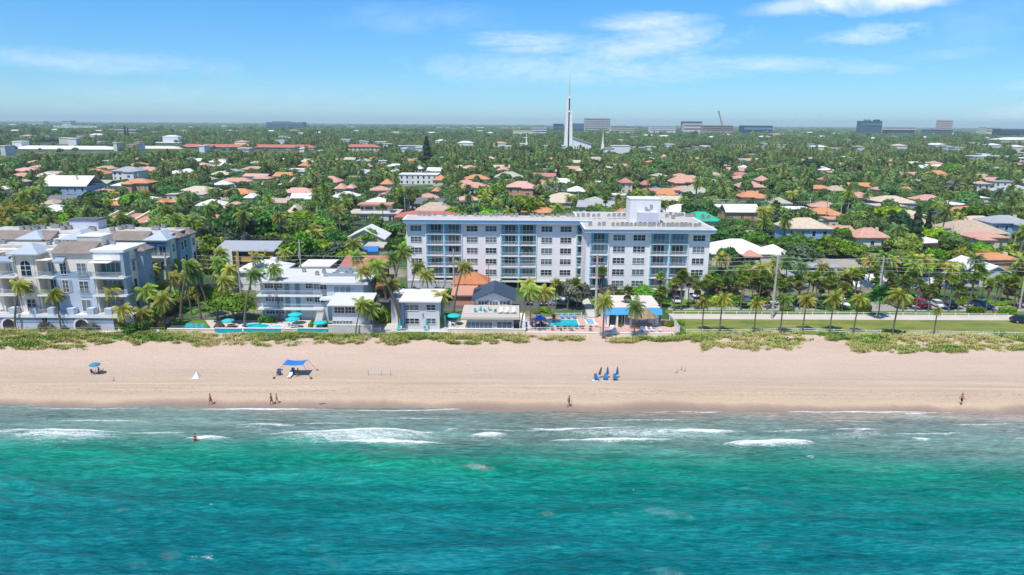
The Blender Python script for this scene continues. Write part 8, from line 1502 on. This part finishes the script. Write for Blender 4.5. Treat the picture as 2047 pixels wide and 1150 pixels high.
for (base, rel, nm), L_ in groups.items():
    L_.sort(key=lambda q: q[0])
    for i, (x, r_, grp, kind) in enumerate(L_):
        o_ = '' if len(L_) == 1 else ('leftmost ' if i == 0 else 'rightmost ' if i == len(L_) - 1 else (ORD[i] if i < 20 else 'next') + ' from left, ')
        lab = (f"{o_}{base} {rel} the {nm}").split(); lab = ' '.join(lab[:16]).rstrip(','); tag(r_, lab, {'coconut palms': 'palm tree', 'fan palms': 'palm tree', 'broadleaf trees': 'tree', 'conifers': 'conifer', 'shrubs': 'shrub'}[grp], grp)
grp = {}
for o in bpy.data.objects:
    if o.parent is None and o.name.startswith('utility_pole') and 'among the trees' in o.get('label', ''):
        rel, nm = relation(o.location.x, o.location.y); grp.setdefault((rel, nm), []).append(o)
for (rel, nm), L_ in grp.items():
    L_.sort(key=lambda q: q.location.x)
    for i, o in enumerate(L_): o['label'] = ' '.join((('' if len(L_) == 1 else ORD[i] + ' from left, ') + f"thin pale utility pole {rel} the {nm}").split()[:16])
def relabel(sel, base, rel=False):
    """give look-alikes their own label: what they stand beside, then the order from the left"""
    gr = {}
    for o in sel: gr.setdefault(relation(o.location.x, o.location.y) if rel else None, []).append(o)
    for k, L_ in gr.items():
        L_.sort(key=lambda q: q.location.x); n = len(L_)
        for i, o in enumerate(L_):
            s = base + (f" {k[0]} the {k[1]}" if k else ''); pre = '' if n == 1 else 'leftmost ' if i == 0 else 'rightmost ' if i == n - 1 else (ORD[i] if i < 20 else ORD[n - 1 - i] if n - 1 - i < 20 else 'middle') + (' from left, ' if i < 20 else ' from right, ' if n - 1 - i < 20 else ' ')
            o['label'] = ' '.join((pre + s).split()[:16]).rstrip(',')
tops = [o for o in bpy.data.objects if o.parent is None and o.get('label')]
for o in tops:
    if o.get('rc'): pass
for rcw in sorted({o['rc'] for o in tops if o.get('rc')}): relabel([o for o in tops if o.get('rc') == rcw], rcw + ' low house', True)
relabel([o for o in tops if o.get('group') == 'pale buildings in the distant woods'], 'small pale far building', True)
for gname, short in (('air conditioners on the rear condominium roof', 'grey air conditioner on the rear condominium roof'), ('air conditioners on the seaward condominium roof', 'grey air conditioner on the seaward condominium roof'), ('air conditioners on the motel roof', 'grey air conditioner on the motel roof'), ('planters beside the pink path', 'red brown planter beside the pink path'), ('turquoise chairs on the roof terrace', 'turquoise chair on the roof terrace'),
                     ('chairs before the thatched hut', 'white chair before the thatched hut'), ('courtyard chairs', 'white courtyard chair'), ('motel garden chairs', 'white motel garden chair'), ('navy chairs by the blue umbrella', 'navy chair under the bright blue umbrella')): relabel([o for o in tops if o.get('group') == gname], short)
ca = [o for o in tops if o.get('group') == 'air conditioners on the condo roof']
relabel([o for o in ca if o.location.y < 159], 'grey air conditioner in the front row on the right wing roof'); relabel([o for o in ca if 159 <= o.location.y and o.location.x < 33], 'grey air conditioner in the row on the left wing roof'); relabel([o for o in ca if 159 <= o.location.y and o.location.x >= 33], 'grey air conditioner in the rear cluster on the right wing roof')
# ------------------------------------------------------------------ air
HAZE = 0.0001
def haze():
    m = bpy.data.materials.new('haze_air'); m.use_nodes = True; nt = m.node_tree; nt.nodes.clear(); out = nt.nodes.new('ShaderNodeOutputMaterial'); v = nt.nodes.new('ShaderNodeVolumePrincipled'); v.inputs['Color'].default_value = (.74, .93, 1.0, 1); v.inputs['Density'].default_value = HAZE; v.inputs['Anisotropy'].default_value = .0
    nt.links.new(v.outputs[0], out.inputs['Volume']); o = MB().box(-14500, 14500, -6100, 15200, -6, 125).build('haze', m); tag(o, 'thin pale blue air haze over the whole coast', 'haze', kind='stuff')
haze()
